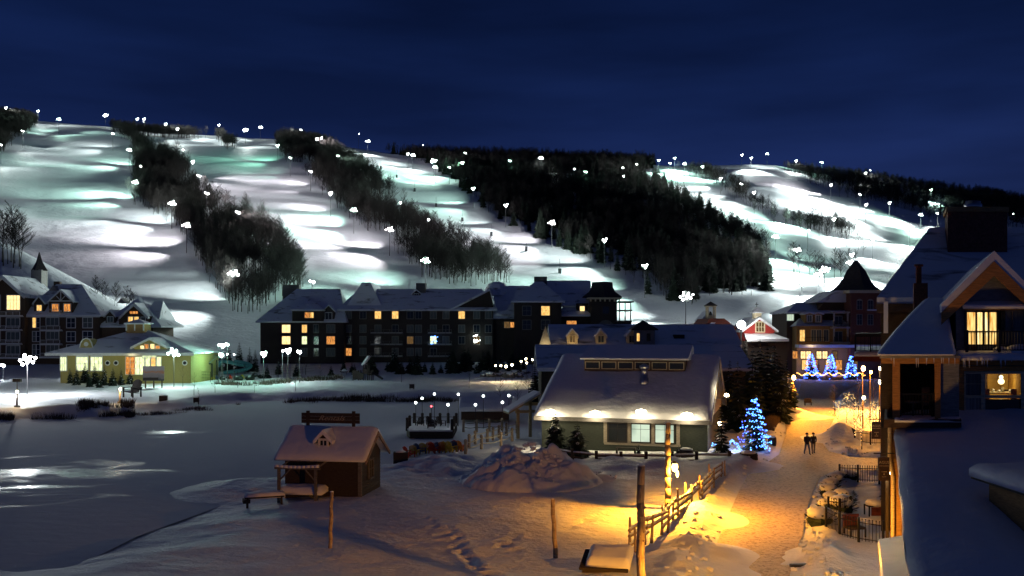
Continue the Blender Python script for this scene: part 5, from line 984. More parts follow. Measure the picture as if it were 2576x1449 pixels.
street_lamp(2190, 936, 104, 3000, SO, gl_sod, 'tall narrow orange lantern just right of the orange-red street lamp', .16)
street_lamp(2214, 960, 88, 1900, SO, gl_yel, 'yellowish lantern low beside the light-wrapped trees at the right of the path', .2)
street_lamp(2214, 926, 100, 350, (1, .8, .4), gl_yel, 'yellow-white lantern against the brick shopfront', .2)
street_lamp(2172, 1000, 92, 1500, SO, gl_yel, 'low warm lamp on the fence at the right of the path bend', .17)
lr = empty('street_lamp', (8.7, 27.3, 0), 0, 'orange path lantern just below the frame near the courtyard', 'street lamp'); b = MB(); b.bar((0, .15, -.3), (0, .15, 2.6), .06, .05, 8); b.lathe((0, 0, 2.5), [(.2, 0), (.04, .14)], 8); b.build('post', wd_brown, lr); b = MB(); b.ball((0, 0, 2.35), .15, 8, 1.3); b.build('lamp', gl_sod, lr, True); point_light(lr, (0, -.3, 2.3), 350, (1, .5, .12), .15); point_light(lr, (0, .1, 2.3), 3400, (1, .52, .14), .15, spot=95, aim=(.62, .6, .62), blend=.6); point_light(lr, (0, -.1, 2.25), 17000, (1, .38, .03), .15, spot=170, aim=(.12, .60, -1), blend=.3)
# ================================================================ split-rail fence down the path
r = empty('split_rail_fence', G(1600, 1395), 0, 'crooked split-rail fence running up beside the path from the foreground pole', 'fence'); o0 = r.location
pts_uv = [(1592, 1392), (1630, 1368), (1672, 1346), (1700, 1316), (1735, 1290), (1762, 1262), (1790, 1232), (1818, 1208)]
pw = [G(u, v) for u, v in pts_uv]
for i, p in enumerate(pw):
    g0 = gz(p.x, p.y)
    for k in (-1, 1):
        h = random.uniform(1.15, 1.75); b = MB(); l_ = random.uniform(-.12, .12); b.bar((p.x+k*.16-o0.x, p.y-o0.y+k*.12, g0-.4), (p.x+k*.16-o0.x+l_, p.y-o0.y+k*.12+random.uniform(-.1, .1), h), .085, .05, 6); b.build('post', wd_post, r)
for i in range(len(pw)-1):
    a, c = pw[i]-o0, pw[i+1]-o0; dr = (c-a).normalized()
    for z in (.45, .82, 1.12):
        if random.random() < .15: continue
        j = random.uniform(-.06, .06); o_ = .06 if i % 2 else -.06
        b = MB(); b.bar((a.x-dr.x*.3+o_, a.y-dr.y*.3, z+j), (c.x+dr.x*.3+o_, c.y+dr.y*.3, z-j), .075, .055, 6); q = b.build('rail', wd_post, r)
        b = MB(); b.tube([Vector((a.x-dr.x*.2+o_, a.y-dr.y*.2, z+j+.075)).lerp(Vector((c.x+dr.x*.2+o_, c.y+dr.y*.2, z-j+.075)), t)+Vector((0, 0, random.uniform(-.015, .02))) for t in (0, .25, .5, .75, 1)], .055, 6); b.build('snow_cover', snow, q, True)
# low rail fence in front of the lodge
r = empty('rail_fence', G(1560, 1162), 0, 'low dark rail fence half buried in snow in front of the lodge', 'fence'); o0 = r.location; pw = [G(u, v) for u, v in ((1385, 1150), (1440, 1160), (1500, 1166), (1562, 1168), (1625, 1168), (1690, 1168), (1752, 1166), (1835, 1166))]
for p in pw: b = MB(); b.cbox((p.x-o0.x, p.y-o0.y, .35), (.22, .22, 1.2)); b.build('post', wd_dark, r)
for a, c in zip(pw[:-1], pw[1:]):
    for z in (.28, .62): b = MB(); b.bar((a.x-o0.x, a.y-o0.y, z+random.uniform(-.05, .05)), (c.x-o0.x, c.y-o0.y, z+random.uniform(-.05, .05)), .075, .07, 6); q = b.build('rail', wd_brown, r)
    b = MB(); b.tube([Vector((a.x-o0.x, a.y-o0.y, .72)).lerp(Vector((c.x-o0.x, c.y-o0.y, .72)), t) for t in (0.05, .35, .65, .95)], .07, 6); b.build('snow_cover', snow, r, True)
# tilted snow-covered board cover at the bottom edge
r = empty('snow_covered_crate', G(1530, 1440), -.25, 'dark crate under a slab of snow at the bottom edge beside the near pole', 'crate'); b = MB(); b.box(-1.0, .8, -.5, .8, -.3, .35); b.build('box', wd_dark, r); b = MB(); b.prism([(-.7, .3), (.85, .7), (.85, .61), (-.7, .21)], 'x', -1.1, .9); b.build('lid', wd_dark, r); b = MB(); snow_roof(b, -.85, .95, -.6, .38, .85, .72, 14, 8, .26, .08); b.build('snow_cover', snow, r, True)
# ================================================================ ploughed snow heap
def heap(c, rx, ry, h, label, seed=0, n=150, name='snow_heap'):
    r_ = 64; vs = []; fs = []
    for j in range(r_):
        for i in range(r_):
            X_, Y_ = (i/(r_-1)*2-1)*1.25, (j/(r_-1)*2-1)*1.25; d = math.hypot(X_, Y_)
            f = max(0, 1-d)**.85 if d < 1 else -.15; k = float(fbm(X_*3+seed, Y_*3, seed, 4)); k2 = float(fbm(X_*9+seed, Y_*9, seed+5, 3))
            vs.append((X_*rx, Y_*ry, h*f*(1+.5*k)+(.26*k+.14*abs(k2))*h*min(1, max(0, 1.15-d)*3)-.05))
    fs = [(j*r_+i, j*r_+i+1, (j+1)*r_+i+1, (j+1)*r_+i) for j in range(r_-1) for i in range(r_-1)]
    root = empty(name, c, 0, label, 'snow heap'); MB().add(vs, fs).build('heap', snow, root, True)
    b = MB()
    for k in range(n):
        a = random.uniform(0, 6.28); d = math.sqrt(random.random()); px, py = d*math.cos(a)*rx, d*math.sin(a)*ry*.9
        if py > .3*ry: continue
        s = random.uniform(.04, .17)*(1.5-.8*d); b.lump((px, py, h*max(0, 1-d)**.85*.95+s*.15), s, .75, 6, .35)
    b.build('snow_clods', snow, root, kind='stuff'); return root
heap(G(1335, 1208), 4.8, 4.2, 2.6, 'tall lumpy heap of ploughed snow in front of the lodge', 3, 170)
heap(G(1440, 1203), 3.2, 2.0, .75, 'lower shoulder of ploughed snow right of the tall heap', 8, 60)
# ================================================================ firs and bushes of the village
def fir_thing(p, h, label, group=None, seed=1, w=.24, dust=True, name='fir_tree', m=None):
    fb, tb = fir_tree(h, seed, w); o = empty(name, (p[0], p[1], gz(p[0], p[1])), random.uniform(0, 6), label, 'tree', group)
    fb.build('crown', m or fir, o); tb.build('trunk', bark, o)
    if dust:
        b = MB(); r = random.Random(seed)
        for i in range(0, len(fb.v), 6):
            if r.random() < .16:
                p0, p1, p2, p3 = (Vector(fb.v[i]), Vector(fb.v[i+1]), Vector(fb.v[i+2]), Vector(fb.v[i+3])); c = (p0+p2)/2+Vector((0, 0, .03)); b.add([c+(p1-c)*.6+Vector((0, 0, .06)), c+(p2-c)*.7, c+(p3-c)*.6+Vector((0, 0, .06)), c+(p0-c)*.3+Vector((0, 0, .05))], [(0, 1, 2, 3)])
        b.build('snow_on_boughs', snow, o, kind='stuff')
    return o
posn = ['leftmost', 'second from left', 'third from left', 'fourth from left', 'fifth from left', 'sixth from left', 'seventh from left', 'eighth from left', 'ninth from left', 'rightmost']
for i, (u, v, h) in enumerate(((1836, 1052, 7.0), (1856, 1082, 7.2), (1874, 1035, 8.8), (1893, 1068, 8.6), (1912, 1022, 9.0), (1930, 1058, 8.8), (1948, 1018, 8.5), (1962, 1062, 7.6), (1978, 1028, 6.6), (1990, 1046, 4.8))):
    fir_thing(G(u, v), h, 'dark fir in the clump between lodge and path, %s' % posn[i], 'dark firs between lodge and path', 300+i, .22)
for i, (u, v, h) in enumerate(((1600, 838, 0), (1630, 850, 0))): pass
for i, (u, h) in enumerate(((1880, 5.8), (1932, 6.2), (1860, 4.6))): fir_thing((X(u, 150), 150, 0), h+3.6, ('fir just left of', 'fir just right of', 'smaller fir farther left of')[i]+' the red barn cupola', 'firs behind the red barn', 330+i, .3, False)
def lights_on(o, h, w, n, m, seed, name='fairy_lights', r_=.055, turns=7):
    r = random.Random(seed); b = MB()
    for i in range(n):
        t = (i+r.random())/n; t = min(.99, t*.9+.1*r.random()); a = 3.0*math.sin(turns*1.3*t*6.283)+r.uniform(-.35, .35)-1.5; R = h*w*(1-t)**.85*r.uniform(.65, 1.15)+.03*h
        if float(vn(np.array([a*1.1+seed*3]), np.array([t*7.0]), seed)[0]) < -.12: continue
        b.ball((R*math.cos(a), R*math.sin(a), h*(.06+.92*t)-R*.25), r_, 4)
    return b.build(name, m, o, kind='stuff')
o = fir_thing(G(1897, 1138), 4.6, 'fir wrapped in bright ice-blue fairy lights beside the lodge', None, 340, .26); lights_on(o, 4.6, .30, 260, gl_lblue, 1, r_=.045); lights_on(o, 4.6, .32, 120, gl_blue, 2, r_=.05)
point_light(o, (-.9, -1.0, .5), 60, (.2, .4, 1), .3); point_light(o, (.9, -1.0, .6), 60, (.2, .4, 1), .3)
o2 = empty('light_garland', G(1830, 1138), 0, 'ice-blue light garland trailing over the snow between two trees', 'fairy lights'); q = o2.location; b = MB()
for i in range(70):
    t = i/69; p = G(1790+100*t+random.uniform(-3, 3), 1128+10*math.sin(t*9)+14*t+random.uniform(-4, 4)); b.ball((p.x-q.x, p.y-q.y, .35+.2*math.sin(t*14)), .045, 4)
b.build('bulbs', gl_lblue, o2, kind='stuff'); point_light(o2, (0, -.3, .7), 25, (.4, .6, 1), .2)
fir_thing(G(1815, 1150), 4.6, 'thin multi-stemmed pine at the lodge corner under the gable floodlight', None, 345, .17)
fir_thing(G(1398, 1135), 3.6, 'bushy snow-dusted pine at the left lodge corner, left of two', 'pines at the left lodge corner', 346, .42); fir_thing(G(1452, 1150), 3.0, 'bushy snow-dusted pine at the left lodge corner, right of two', 'pines at the left lodge corner', 347, .46)
for i, (u, h) in enumerate(((2040, 5.6), (2090, 5.5), (2142, 5.2))):
    o = fir_thing((X(u, 186), 186, 0), h, 'deep-blue lit fir on the village square, %s of three' % ('leftmost', 'middle', 'rightmost')[i], 'blue lit firs on the village square', 350+i, .22); lights_on(o, h, .27, 190, gl_blue, 10+i, r_=.11, turns=5); lights_on(o, h, .24, 70, gl_lblue, 20+i, r_=.10, turns=4); point_light(o, (0, -2, 1.2), 120, (.1, .2, 1), .3)
fir_thing((X(2056, 187), 187, 0), 5.2, 'thin fir beside the leftmost blue fir on the square', None, 356, .16)
# firs in front of the pool house
for i, (u, v, h) in enumerate(((176, 965, 3.0), (193, 968, 3.6), (214, 964, 4.2), (238, 966, 4.0), (262, 968, 3.9), (284, 970, 3.6), (305, 968, 3.2), (327, 966, 3.2), (226, 972, 3.0), (250, 974, 2.8))):
    fir_thing(G(u, v), h, 'snow-dusted fir before the pool house, %s' % ('1: leftmost', 'second from left', 'third from left', 'fifth from left', 'seventh from left', 'eighth from left', 'ninth from left', 'rightmost', 'fourth from left, shorter', 'sixth from left, shorter')[i].replace('1: ', ''), 'firs before the pool house', 360+i, .27)
for i, (u, h) in enumerate(((551, 7.5), (575, 8.5), (602, 8.6), (628, 7.2), (642, 6.5))):
    fir_thing((X(u, 205), 205, 0), h*.8, 'dark fir behind the slides, %s of five' % ('leftmost', 'second from left', 'middle', 'fourth from left', 'rightmost')[i], 'dark firs behind the slides', 375+i, .24, False)
for i, (u, v, h) in enumerate(((700, 945, 3.4), (746, 948, 3.2), (672, 950, 3.0))): fir_thing(G(u, v), h, 'snowy fir by the white spa lamps, %s of three' % ('middle', 'rightmost', 'leftmost')[i], 'firs by the white spa lamps', 382+i, .33)
for i in range(28): u = 846+i*17.5+random.uniform(-6, 6); fir_thing((X(u, 205), 205+random.uniform(-7, 7), 0), random.uniform(2.2, 6.2) if i > 3 else random.uniform(1.8, 3), 'dark fir against the hotel front, %s from left' % ORD[i], 'dark firs against the hotel front', 390+i, .36, i % 4 == 0)
for i, u in enumerate((1345, 1358)): fir_thing((X(u, 130), 130, 0), 5.5+i, 'dark fir at the left end of the long hall, %s of two' % ('left', 'right')[i], 'firs at the left end of the hall', 410+i, .26)
# bare saplings and light-wrapped trees
def bare_thing(p, h, label, group=None, seed=1, dens=1.0, lights=0, name='bare_tree', th=1.0):
    o = empty(name, (p[0], p[1], gz(p[0], p[1])), random.uniform(0, 6), label, 'tree', group); t = bare_tree(h, seed, dens)
    t.build('branches', bark, o)
    if lights:
        b = MB(); r = random.Random(seed)
        vv = [v for v in t.v if v[2] > .2]
        for k in range(lights): v = r.choice(vv); b.ball(v, .028, 4)
        for k in range(lights//2): z = r.uniform(.2, h*.9); b.ball((r.uniform(-.08, .08), -.08, z), .032, 4)
        b.build('fairy_lights', gl_warm, o, kind='stuff')
    return o
for i, (u, v, h) in enumerate(((2108, 1078, 2.6), (2130, 1098, 3.0), (2150, 1112, 3.6), (2168, 1128, 4.0), (2190, 1095, 2.8), (2206, 1112, 3.2))): bare_thing(G(u, v), h, 'bare little tree wound with warm fairy lights, %s of six' % ('leftmost', 'second from left', 'third from left', 'fourth from left', 'fifth from left', 'rightmost')[i], 'light-wrapped bare trees by the path', 500+i, 1.2, 45)
for i, (u, v, h) in enumerate(((2100, 1040, 3.6), (2160, 1050, 4.4), (2196, 1030, 4.0))): bare_thing(G(u, v), h, 'unlit bare tree on the orange bank, %s of three' % ('leftmost', 'middle', 'rightmost')[i], 'unlit bare trees on the orange bank', 510+i, 1.1)
for i, (u, v, h) in enumerate(((460, 975, 4.0), (488, 1000, 3.2), (500, 1022, 3.0), (541, 992, 3.2), (598, 975, 4.2), (697, 960, 3.6), (806, 960, 3.4), (744, 982, 3.0), (640, 990, 2.8))): bare_thing(G(u, v), h, 'thin bare sapling on the far bank, %s' % ('leftmost', 'second from left', 'third from left', 'fourth from left', 'fifth from left', 'seventh from left', 'rightmost', 'eighth from left', 'sixth from left')[i], 'thin saplings on the far bank', 520+i, .5)
for i, (u, v, h) in enumerate(((769, 915, 5.5), (1260, 1010, 4.0), (1300, 1020, 3.6), (1180, 975, 4.0), (1010, 962, 3.6), (1330, 1000, 4.5))): bare_thing(G(u, max(v, 925)) if v > 916 else (X(u, 200), 200, 0), h, ('pale birch beside the bluish spa lamps', 'bare tree behind the snow mound, leftmost', 'bare tree behind the snow mound, middle', 'bare tree left of the boulders', 'small bare tree near the play tower', 'bare tree behind the snow mound, rightmost')[i], None, 540+i, .8)
# ================================================================ reeds and scrub on the pond bank
def scrub(name, line, n, h, m, seed, w=1.0, label=None):
    r = random.Random(seed); b = MB()
    for i in range(n):
        t = r.random()*(len(line)-1); k = int(t); a, c = line[k], line[k+1]; f = t-k; p = G(a[0]+(c[0]-a[0])*f+r.uniform(-8, 8), a[1]+(c[1]-a[1])*f+r.uniform(-3.5, 3.5)); g0 = gz(p.x, p.y)
        if fbm(np.array([p.x/3]), np.array([p.y/3]), seed)[0] < -.05: continue
        for q in range(5):
            dx, dy = r.uniform(-.25, .25), r.uniform(-.2, .2); hh = h*r.uniform(.5, 1.1); b.add([(p.x+dx-.03, p.y+dy, g0-.05), (p.x+dx+.03, p.y+dy, g0-.05), (p.x+dx*2.2, p.y+dy*2, g0+hh)], [(0, 1, 2)])
    o = b.build(name, m, None, kind='stuff'); return tag(o, label)
reedm = mat('dry_reeds', (.09, .07, .05), .9, var=.4, scale=2)
scrub('reeds', [(-40, 1046), (60, 1048), (150, 1044), (250, 1042), (330, 1038)], 1500, 1.0, reedm, 1, label='dark reeds along the far left pond bank')
scrub('reeds', [(200, 1034), (270, 1026), (330, 1024)], 500, .8, reedm, 2); scrub('reeds', [(330, 1036), (420, 1030), (490, 1022), (560, 1020), (600, 1008)], 420, .5, reedm, 3)
scrub('reeds', [(720, 1006), (850, 1000), (960, 1000), (1060, 1001), (1200, 1000)], 1100, .85, reedm, 4, label='dry reeds on the bank before the dark hotel'); scrub('scrub', [(540, 965), (640, 968), (740, 958), (860, 950)], 700, .8, reedm, 5)
scrub('scrub', [(1930, 1090), (1950, 1060), (1975, 1030), (1995, 1000)], 900, .7, mat('orange_lit_scrub', (.12, .08, .05), .9, var=.4), 6)
# ================================================================ dock, bulbs and rope fence
r = empty('dock', G(1075, 1092), 0, 'snow-covered wooden dock with posts and stacked chairs on the frozen pond', 'dock'); o0 = r.location
s = o0.y/F
b = MB(); b.prism([(-57*s, 1.6), (-45*s, 0), (64*s, -.1), (64*s, 7), (-57*s, 7)], 'z', -.4, .22); b.build('deck', wd_dark, r); b = MB(); b.prism([(-55*s, 1.7), (-44*s, .15), (63*s, .05), (63*s, 6.9), (-55*s, 6.9)], 'z', .2, .36); b.build('snow_cover', snow, r)
me = MB().lathe((0, 0, 0), [(.16, 0), (.14, 1.15), (.18, 1.16), (.1, 1.32)], 8).mesh('post', wd_dark)
for u, yy in ((-56, 1.8), (-56, 4), (-52, 6.8), (-30, 6.8), (-8, 6.8), (18, 6.8), (40, 6.8), (62, 6.8), (62, 3.5), (62, .3)): part('post', me, r, (u*s, yy, .1))
b = MB(); b.bar((-56*s, 1.8, 1.0), (-56*s, 6.8, 1.0), .03); b.bar((-52*s, 6.8, 1.0), (62*s, 6.8, 1.0), .03); b.build('rope', wd_dark, r)
def adirondack(p, rz, m, label, group='bright deck chairs by the pond', sc=1.0, name='deck_chair', slat=6):
    o = empty(name, p, rz, label, 'chair', group); o.scale = (sc, sc, sc)
    for i in range(slat):
        x = -.27+.54*i/(slat-1); hh = .62+.1*math.sin(math.pi*i/(slat-1)); b = MB(); b.add([(x-.042, .20, .28), (x+.042, .20, .28), (x+.042, .42+.05, .28+hh), (x-.042, .42+.05, .28+hh), (x-.042, .225, .28), (x+.042, .225, .28), (x+.042, .50, .28+hh), (x-.042, .50, .28+hh)], [(0, 1, 2, 3), (4, 7, 6, 5), (0, 4, 5, 1), (1, 5, 6, 2), (2, 6, 7, 3), (3, 7, 4, 0)]); b.build('slat', m, o)
    b = MB(); b.prism([(-.35, .36), (.3, .24), (.3, .20), (-.35, .32)], 'x', -.27, .27); b.build('seat', m, o)
    for s_ in (-1, 1): b = MB(); b.box(s_*.36-.07, s_*.36+.07, -.38, .42, .54, .57); b.build('armrest', m, o); b = MB(); b.box(s_*.33-.03, s_*.33+.03, -.34, -.26, 0, .54); b.box(s_*.33-.03, s_*.33+.03, .3, .38, 0, .54); b.build('leg', m, o)
    return o
cm = {'yellow': wood('yellow_paint', (.62, .42, .05)), 'orange': wood('orange_paint', (.60, .20, .03)), 'red': wood('red_paint', (.55, .05, .02)), 'blue': wood('blue_paint', (.04, .08, .20)), 'brown': wd_brown}
cl = [(1030, 1136, 'red'), (1042, 1133, 'yellow'), (1057, 1128, 'blue'), (1068, 1126, 'yellow'), (1080, 1122, 'orange'), (1093, 1131, 'red'), (1106, 1128, 'blue'), (1118, 1130, 'orange'), (1127, 1124, 'yellow'), (1136, 1133, 'yellow'), (1147, 1130, 'blue'), (1153, 1124, 'red'), (1161, 1131, 'orange')]
nth = ['leftmost', 'second', 'third', 'fourth', 'fifth', 'sixth', 'seventh', 'eighth', 'ninth', 'tenth', 'eleventh', 'twelfth', 'rightmost']
for i, (u, v, c) in enumerate(cl): p = G(u, v); adirondack((p.x, p.y, gz(p.x, p.y)), random.uniform(2.2, 3.4), cm[c], '%s slatted deck chair, %s in the row by the pond' % (c, nth[i]+(' from left' if 0 < i < 12 else '')))
for i, (dx, dy) in enumerate(((-1.2, 4.5), (-.1, 5.2), (1.0, 4.2), (.2, 2.2))): adirondack((o0.x+dx, o0.y+dy, .3), random.uniform(0, 6), wd_dark, 'dark snow-laden chair on the dock, %s' % ('left one at the back', 'middle one at the back', 'right one at the back', 'front one')[i], 'dark chairs on the dock')
p = G(600, 1000)
adirondack(G(332, 999), -.35, wd_dark, 'giant dark slatted lawn chair on the far bank', None, 2.6, 'giant_lawn_chair', 7)
MBp = empty('planter_box', G(1008, 1162), .1, 'dark square planter box left of the row of deck chairs', 'planter'); b = MB(); b.box(-.55, .55, -.4, .4, -.2, .75); b.build('box', wd_dark, MBp); b = MB(); b.lump((0, 0, .75), .4, .35); b.build('snow_cover', snow, MBp, True)
me = MB().lathe((0, 0, 0), [(.13, 0), (.12, 1.05), (.16, 1.06), (.08, 1.22)], 8).mesh('post', wd_post)
for nm, uv, lab in (('rope_fence', [(1166, 1087), (1199, 1087), (1231, 1085), (1263, 1083)], 'rope fence of four bollard posts on the pond before the mound'), ('rope_fence', [(1171, 1143), (1211, 1130), (1260, 1122), (1288, 1110)], 'near rope fence climbing towards the gate porch'), ('rope_fence', [(1180, 1128), (1195, 1118), (1226, 1112), (1240, 1108), (1255, 1103), (1274, 1096), (1300, 1090)], 'far rope fence with frosted ropes by the gate porch')):
    r = empty(nm, G(*uv[0]), 0, lab, 'fence', 'rope fences by the pond'); o0 = r.location; pw = [G(*q)-o0 for q in uv]
    for p in pw: part('post', me, r, p)
    b = MB()
    for a, c in zip(pw[:-1], pw[1:]):
        for z in (.95, .5): b.tube([a.lerp(c, t)+Vector((0, 0, z-.12*math.sin(math.pi*t))) for t in (0, .25, .5, .75, 1)], .035, 5)
    b.build('rope', cream if 'frost' in lab or 'near' in lab else wd_dark, r)
# mound with boarded sides
r = empty('snow_mound_shelter', G(1220, 1052), 0, 'long low snow-covered shelter with brown boarded sides behind the rope fence', 'shelter'); s = r.location.y/F
b = MB(); b.box(-60*s, 60*s, 0, 4, -.2, .95); b.build('wall', wd_brown, r); b = MB(); snow_roof(b, -67*s, 68*s, -.7, .9, 2.2, 2.0, 30, 8, .25, .12, 4); snow_roof(b, -67*s, 68*s, 5, .9, 2.2, 2.0, 20, 4, .25, .1, 4); b.build('roof', snow, r, True)
# string bulbs on poles
def bulb(u, v, yy, label, m=gl_white, w_=14, rad=.13, group='bulbs strung round the dock', col=(.9, 1, .95), cat='bulb'):
    p = P(u, v, yy); g0 = max(gz(p.x, p.y), PZ); o = empty('bulb_lamp', (p.x, p.y, g0), 0, label, cat, group); h = p.z-g0
    b = MB(); b.bar((0, .05, -.2), (0, .05, h+.05), .035, .03, 5); b.build('pole', iron, o); b = MB(); b.ball((0, -.05, h), rad, 8); b.build('lamp', m, o, True)
    if w_: point_light(o, (0, -.3, h), w_, col, .1)
    return o
for i, (u, v, yy) in enumerate(((1046, 1013, 93), (1062, 1002, 97), (1093, 991, 100), (1153, 992, 99), (1216, 996, 97), (1280, 995, 96), (1264, 1012, 91), (1196, 1018, 90), (1127, 1018, 90))): bulb(u, v, yy, 'small white bulb on a pole round the dock, %s' % ('leftmost', 'second from left', 'third from left, highest', 'fifth from left', 'yellowish seventh', 'rightmost', 'eighth, warmer', 'sixth from left', 'fourth from left')[i])
bulb(1085, 1022, 92, 'tiny red light above the dock', gl_red, 0, .09, None)
for i, (u, v) in enumerate(((1247, 920), (1260, 920), (1273, 922), (1288, 918), (1311, 909), (1323, 903), (1325, 913), (1339, 905))): bulb(u, v, 178-i, 'warm bulb in the string over the snowy boulders, %s' % (nth[i]+(' from left' if 0 < i < 7 else '') if i < 7 else 'rightmost'), gl_yel, 230 if i < 6 else 30, .24 if i in (2, 3) else .17, 'warm bulbs over the boulders', (1, .74, .42))
for i in range(22): u = 1216+i*5.4+random.uniform(-3, 3); v = random.uniform(938, 952); g = G(u, v); s_ = random.uniform(.6, 1.15); o = empty('boulder', (g.x, g.y, 0), random.uniform(0, 6), 'snow-capped boulder in the warm-lit pile, %s from left' % ORD[i], 'boulder', 'snowy boulders under the warm bulbs'); MB().lump((0, 0, s_*.35), s_, .7, 9, .3).build('rock', stone, o, True); MB().lump((0, 0, s_*.8), s_*.85, .4, 9, .15).build('snow_cap', snow, o, True)
bulb(1362, 940, 150, 'bright warm lamp half hidden at the left end of the hall', gl_yel, 260, .2, None, (1, .74, .42))
# gate porch
r = empty('gate_porch', G(1303, 1098), .25, 'pale timber gate porch with a slanting snowy roof lit by the lodge floodlights', 'gate'); tan = wood('pale_timber', (.48, .38, .2))
b = MB(); b.box(-.13, .13, -.13, .13, -.2, 2.55); b.build('post', tan, r); b = MB(); b.box(1.35, 1.6, .9, 1.15, -.2, 3.2); b.build('post', tan, r)
b = MB(); b.box(-.25, 2.1, -.1, .1, 2.2, 2.45); b.box(.9, 2.2, .9, 1.05, 2.8, 3.1); b.build('beam', tan, r); b = MB(); b.prism([(-1.0, 2.3), (2.1, 4.0), (2.1, 3.85), (-1.0, 2.15)], 'y', -.5, 1.8); o = b.build('roof', tan, r); b = MB(); b.prism([(-1.0, 2.31), (2.1, 4.01), (2.0, 4.2), (-.95, 2.5)], 'y', -.45, 1.75); b.build('snow_cover', snow, o)
# ================================================================ planters, barrels, small things
def barrel(u, v, w_, h_, label, dark=wd_dark):
    g = G(u, v); o = empty('planter_barrel', g, 0, label, 'planter', None); b = MB(); b.lathe((0, 0, -.1), [(w_*.46, 0), (w_*.5, h_*.5), (w_*.47, h_)], 14); b.build('staves', dark, o); b = MB(); b.lathe((0, 0, h_*.2), [(w_*.505, 0), (w_*.505, .05)], 14); b.lathe((0, 0, h_*.65), [(w_*.5, 0), (w_*.5, .05)], 14); b.build('hoop', iron, o); b = MB(); b.lump((0, 0, h_-.08), w_*.46, .3, 10, .1); b.build('snow_cover', snow, o, True)
barrel(1883, 1163, 1.4, .8, 'wide dark half-barrel planter below the blue-lit fir'); barrel(1942, 1120, .75, .8, 'smaller dark barrel planter at the left edge of the path'); barrel(1727, 1152, 1.1, .75, 'dark barrel by the lodge wall under the right-hand eave lamp')
o = empty('ground_spotlight', G(1707, 1160), 0, 'tiny warm spotlight in the snow below a small dark shrub before the lodge', 'lamp'); b = MB(); b.box(-.12, .12, -.1, .1, -.05, .1); b.build('housing', iron, o); MB().ball((0, -.12, .08), .07, 6).build('lamp', gl_yel, o); point_light(o, (0, -.3, .15), 6, (1, .7, .4), .05)
fir_thing(G(1707, 1152), 1.0, 'small dark shrub before the lodge at the log pole', None, 430, .5)
fir_thing(G(1607, 1140), .9, 'tiny fir silhouetted against the lit lodge window', None, 431, .3)
o = empty('bench', G(1575, 1138), rzl, 'dark bench against the lodge wall below the shuttered window', 'bench'); b = MB(); b.box(-.8, .8, -.3, .1, .35, .42); b.box(-.8, -.7, -.3, .1, -.1, .4); b.box(.7, .8, -.3, .1, -.1, .4); b.build('seat', wd_dark, o)
# play tower, picnic shelter, bins, billboard, pergola, slides
g = G(910, 957); r = empty('play_tower', g, 0, 'dark timber play tower with a snow-white pitched roof and slide before the hotel', 'play tower'); s = g.y/F
b = MB()
for u in (-22, -8, 4, 14, 24): 
    for yy in (0, 2.2): b.box(u*s-.09, u*s+.09, yy, yy+.18, -.2, (3.4 if u in (4, 14) else 2.0))
b.box(-22*s, 24*s, 0, 2.3, 1.3, 1.45); b.box(-22*s, -6*s, -.05, 0, .2, 1.9); b.box(2*s, 16*s, -.05, .02, 1.5, 2.2); b.box(-8*s, 4*s, -.02, .02, .2, 1.4); b.build('frame', wd_dark, r)
b = MB(); b.prism([(-2*s, 3.1), (14*s, 4.9), (18*s, 4.7), (3*s, 2.95)], 'y', -.2, 2.5); b.build('roof', snow, r); b = MB(); b.bar((26*s, 1, 1.5), (52*s, .5, .25), .22, .22, 6); b.build('slide', iron, r)
g = G(866, 945); r = empty('picnic_shelter', g, 0, 'small round snow-capped table shelter left of the play tower', 'shelter'); b = MB(); b.bar((-.5, 0, 0), (-.5, 0, .9), .05); b.bar((.5, 0, 0), (.5, 0, .9), .05); b.lathe((0, 0, .85), [(.85, 0), (.3, .5), (.05, .6)], 8); b.build('shelter', wd_brown, r); b = MB(); b.lathe((0, 0, .95), [(.75, 0), (.3, .48), (.05, .56)], 8); b.build('snow_cover', snow, r)
for i, (u, v, s_) in enumerate(((411, 1014, 1.0), (494, 1013, .7), (1036, 978, .8))):
    o = empty('litter_bin', G(u, v), .2, ('squat dark bin on the bank right of the giant chair', 'narrow dark box on a leg near the right end of the far bank', 'dark domed bin on the snow before the hotel')[i], 'bin'); b = MB(); b.box(-.5*s_, .5*s_, -.4, .4, .1, 1.0*s_); b.box(-.45*s_, -.35*s_, -.3, .3, -.2, .1); b.box(.35*s_, .45*s_, -.3, .3, -.2, .1); b.build('box', wd_dark, o); MB().lump((0, 0, 1.02*s_), .35*s_, .25).build('snow_cap', snow, o)
def poster():
    m = bpy.data.materials.new('billboard_print'); m.use_nodes = True; t = m.node_tree; b = t.nodes['Principled BSDF']; c = N(t, 'ShaderNodeTexCoord'); s = N(t, 'ShaderNodeSeparateXYZ'); t.links.new(c.outputs['Generated'], s.inputs[0])
    n = N(t, 'ShaderNodeTexNoise'); n.inputs['Scale'].default_value = 3.5; n.inputs['Detail'].default_value = 3; t.links.new(c.outputs['Generated'], n.inputs[0]); a = N(t, 'ShaderNodeMath', operation='MULTIPLY_ADD'); a.inputs[1].default_value = .5; t.links.new(n.outputs[0], a.inputs[0]); t.links.new(s.outputs['Z'], a.inputs[2])
    r = N(t, 'ShaderNodeValToRGB'); e = r.color_ramp; e.elements[0].position = .35; e.elements[0].color = (.05, .05, .06, 1); e.elements[1].position = 1.25; e.elements[1].color = (.30, .27, .27, 1)
    for p_, c_ in ((.5, (.2, .17, .17)), (.75, (.27, .22, .2)), (.85, (.42, .18, .08)), (.98, (.3, .24, .22))): q = e.elements.new(p_); q.color = (*c_, 1)
    t.links.new(a.outputs[0], r.inputs[0]); t.links.new(r.outputs[0], b.inputs['Base Color']); return m
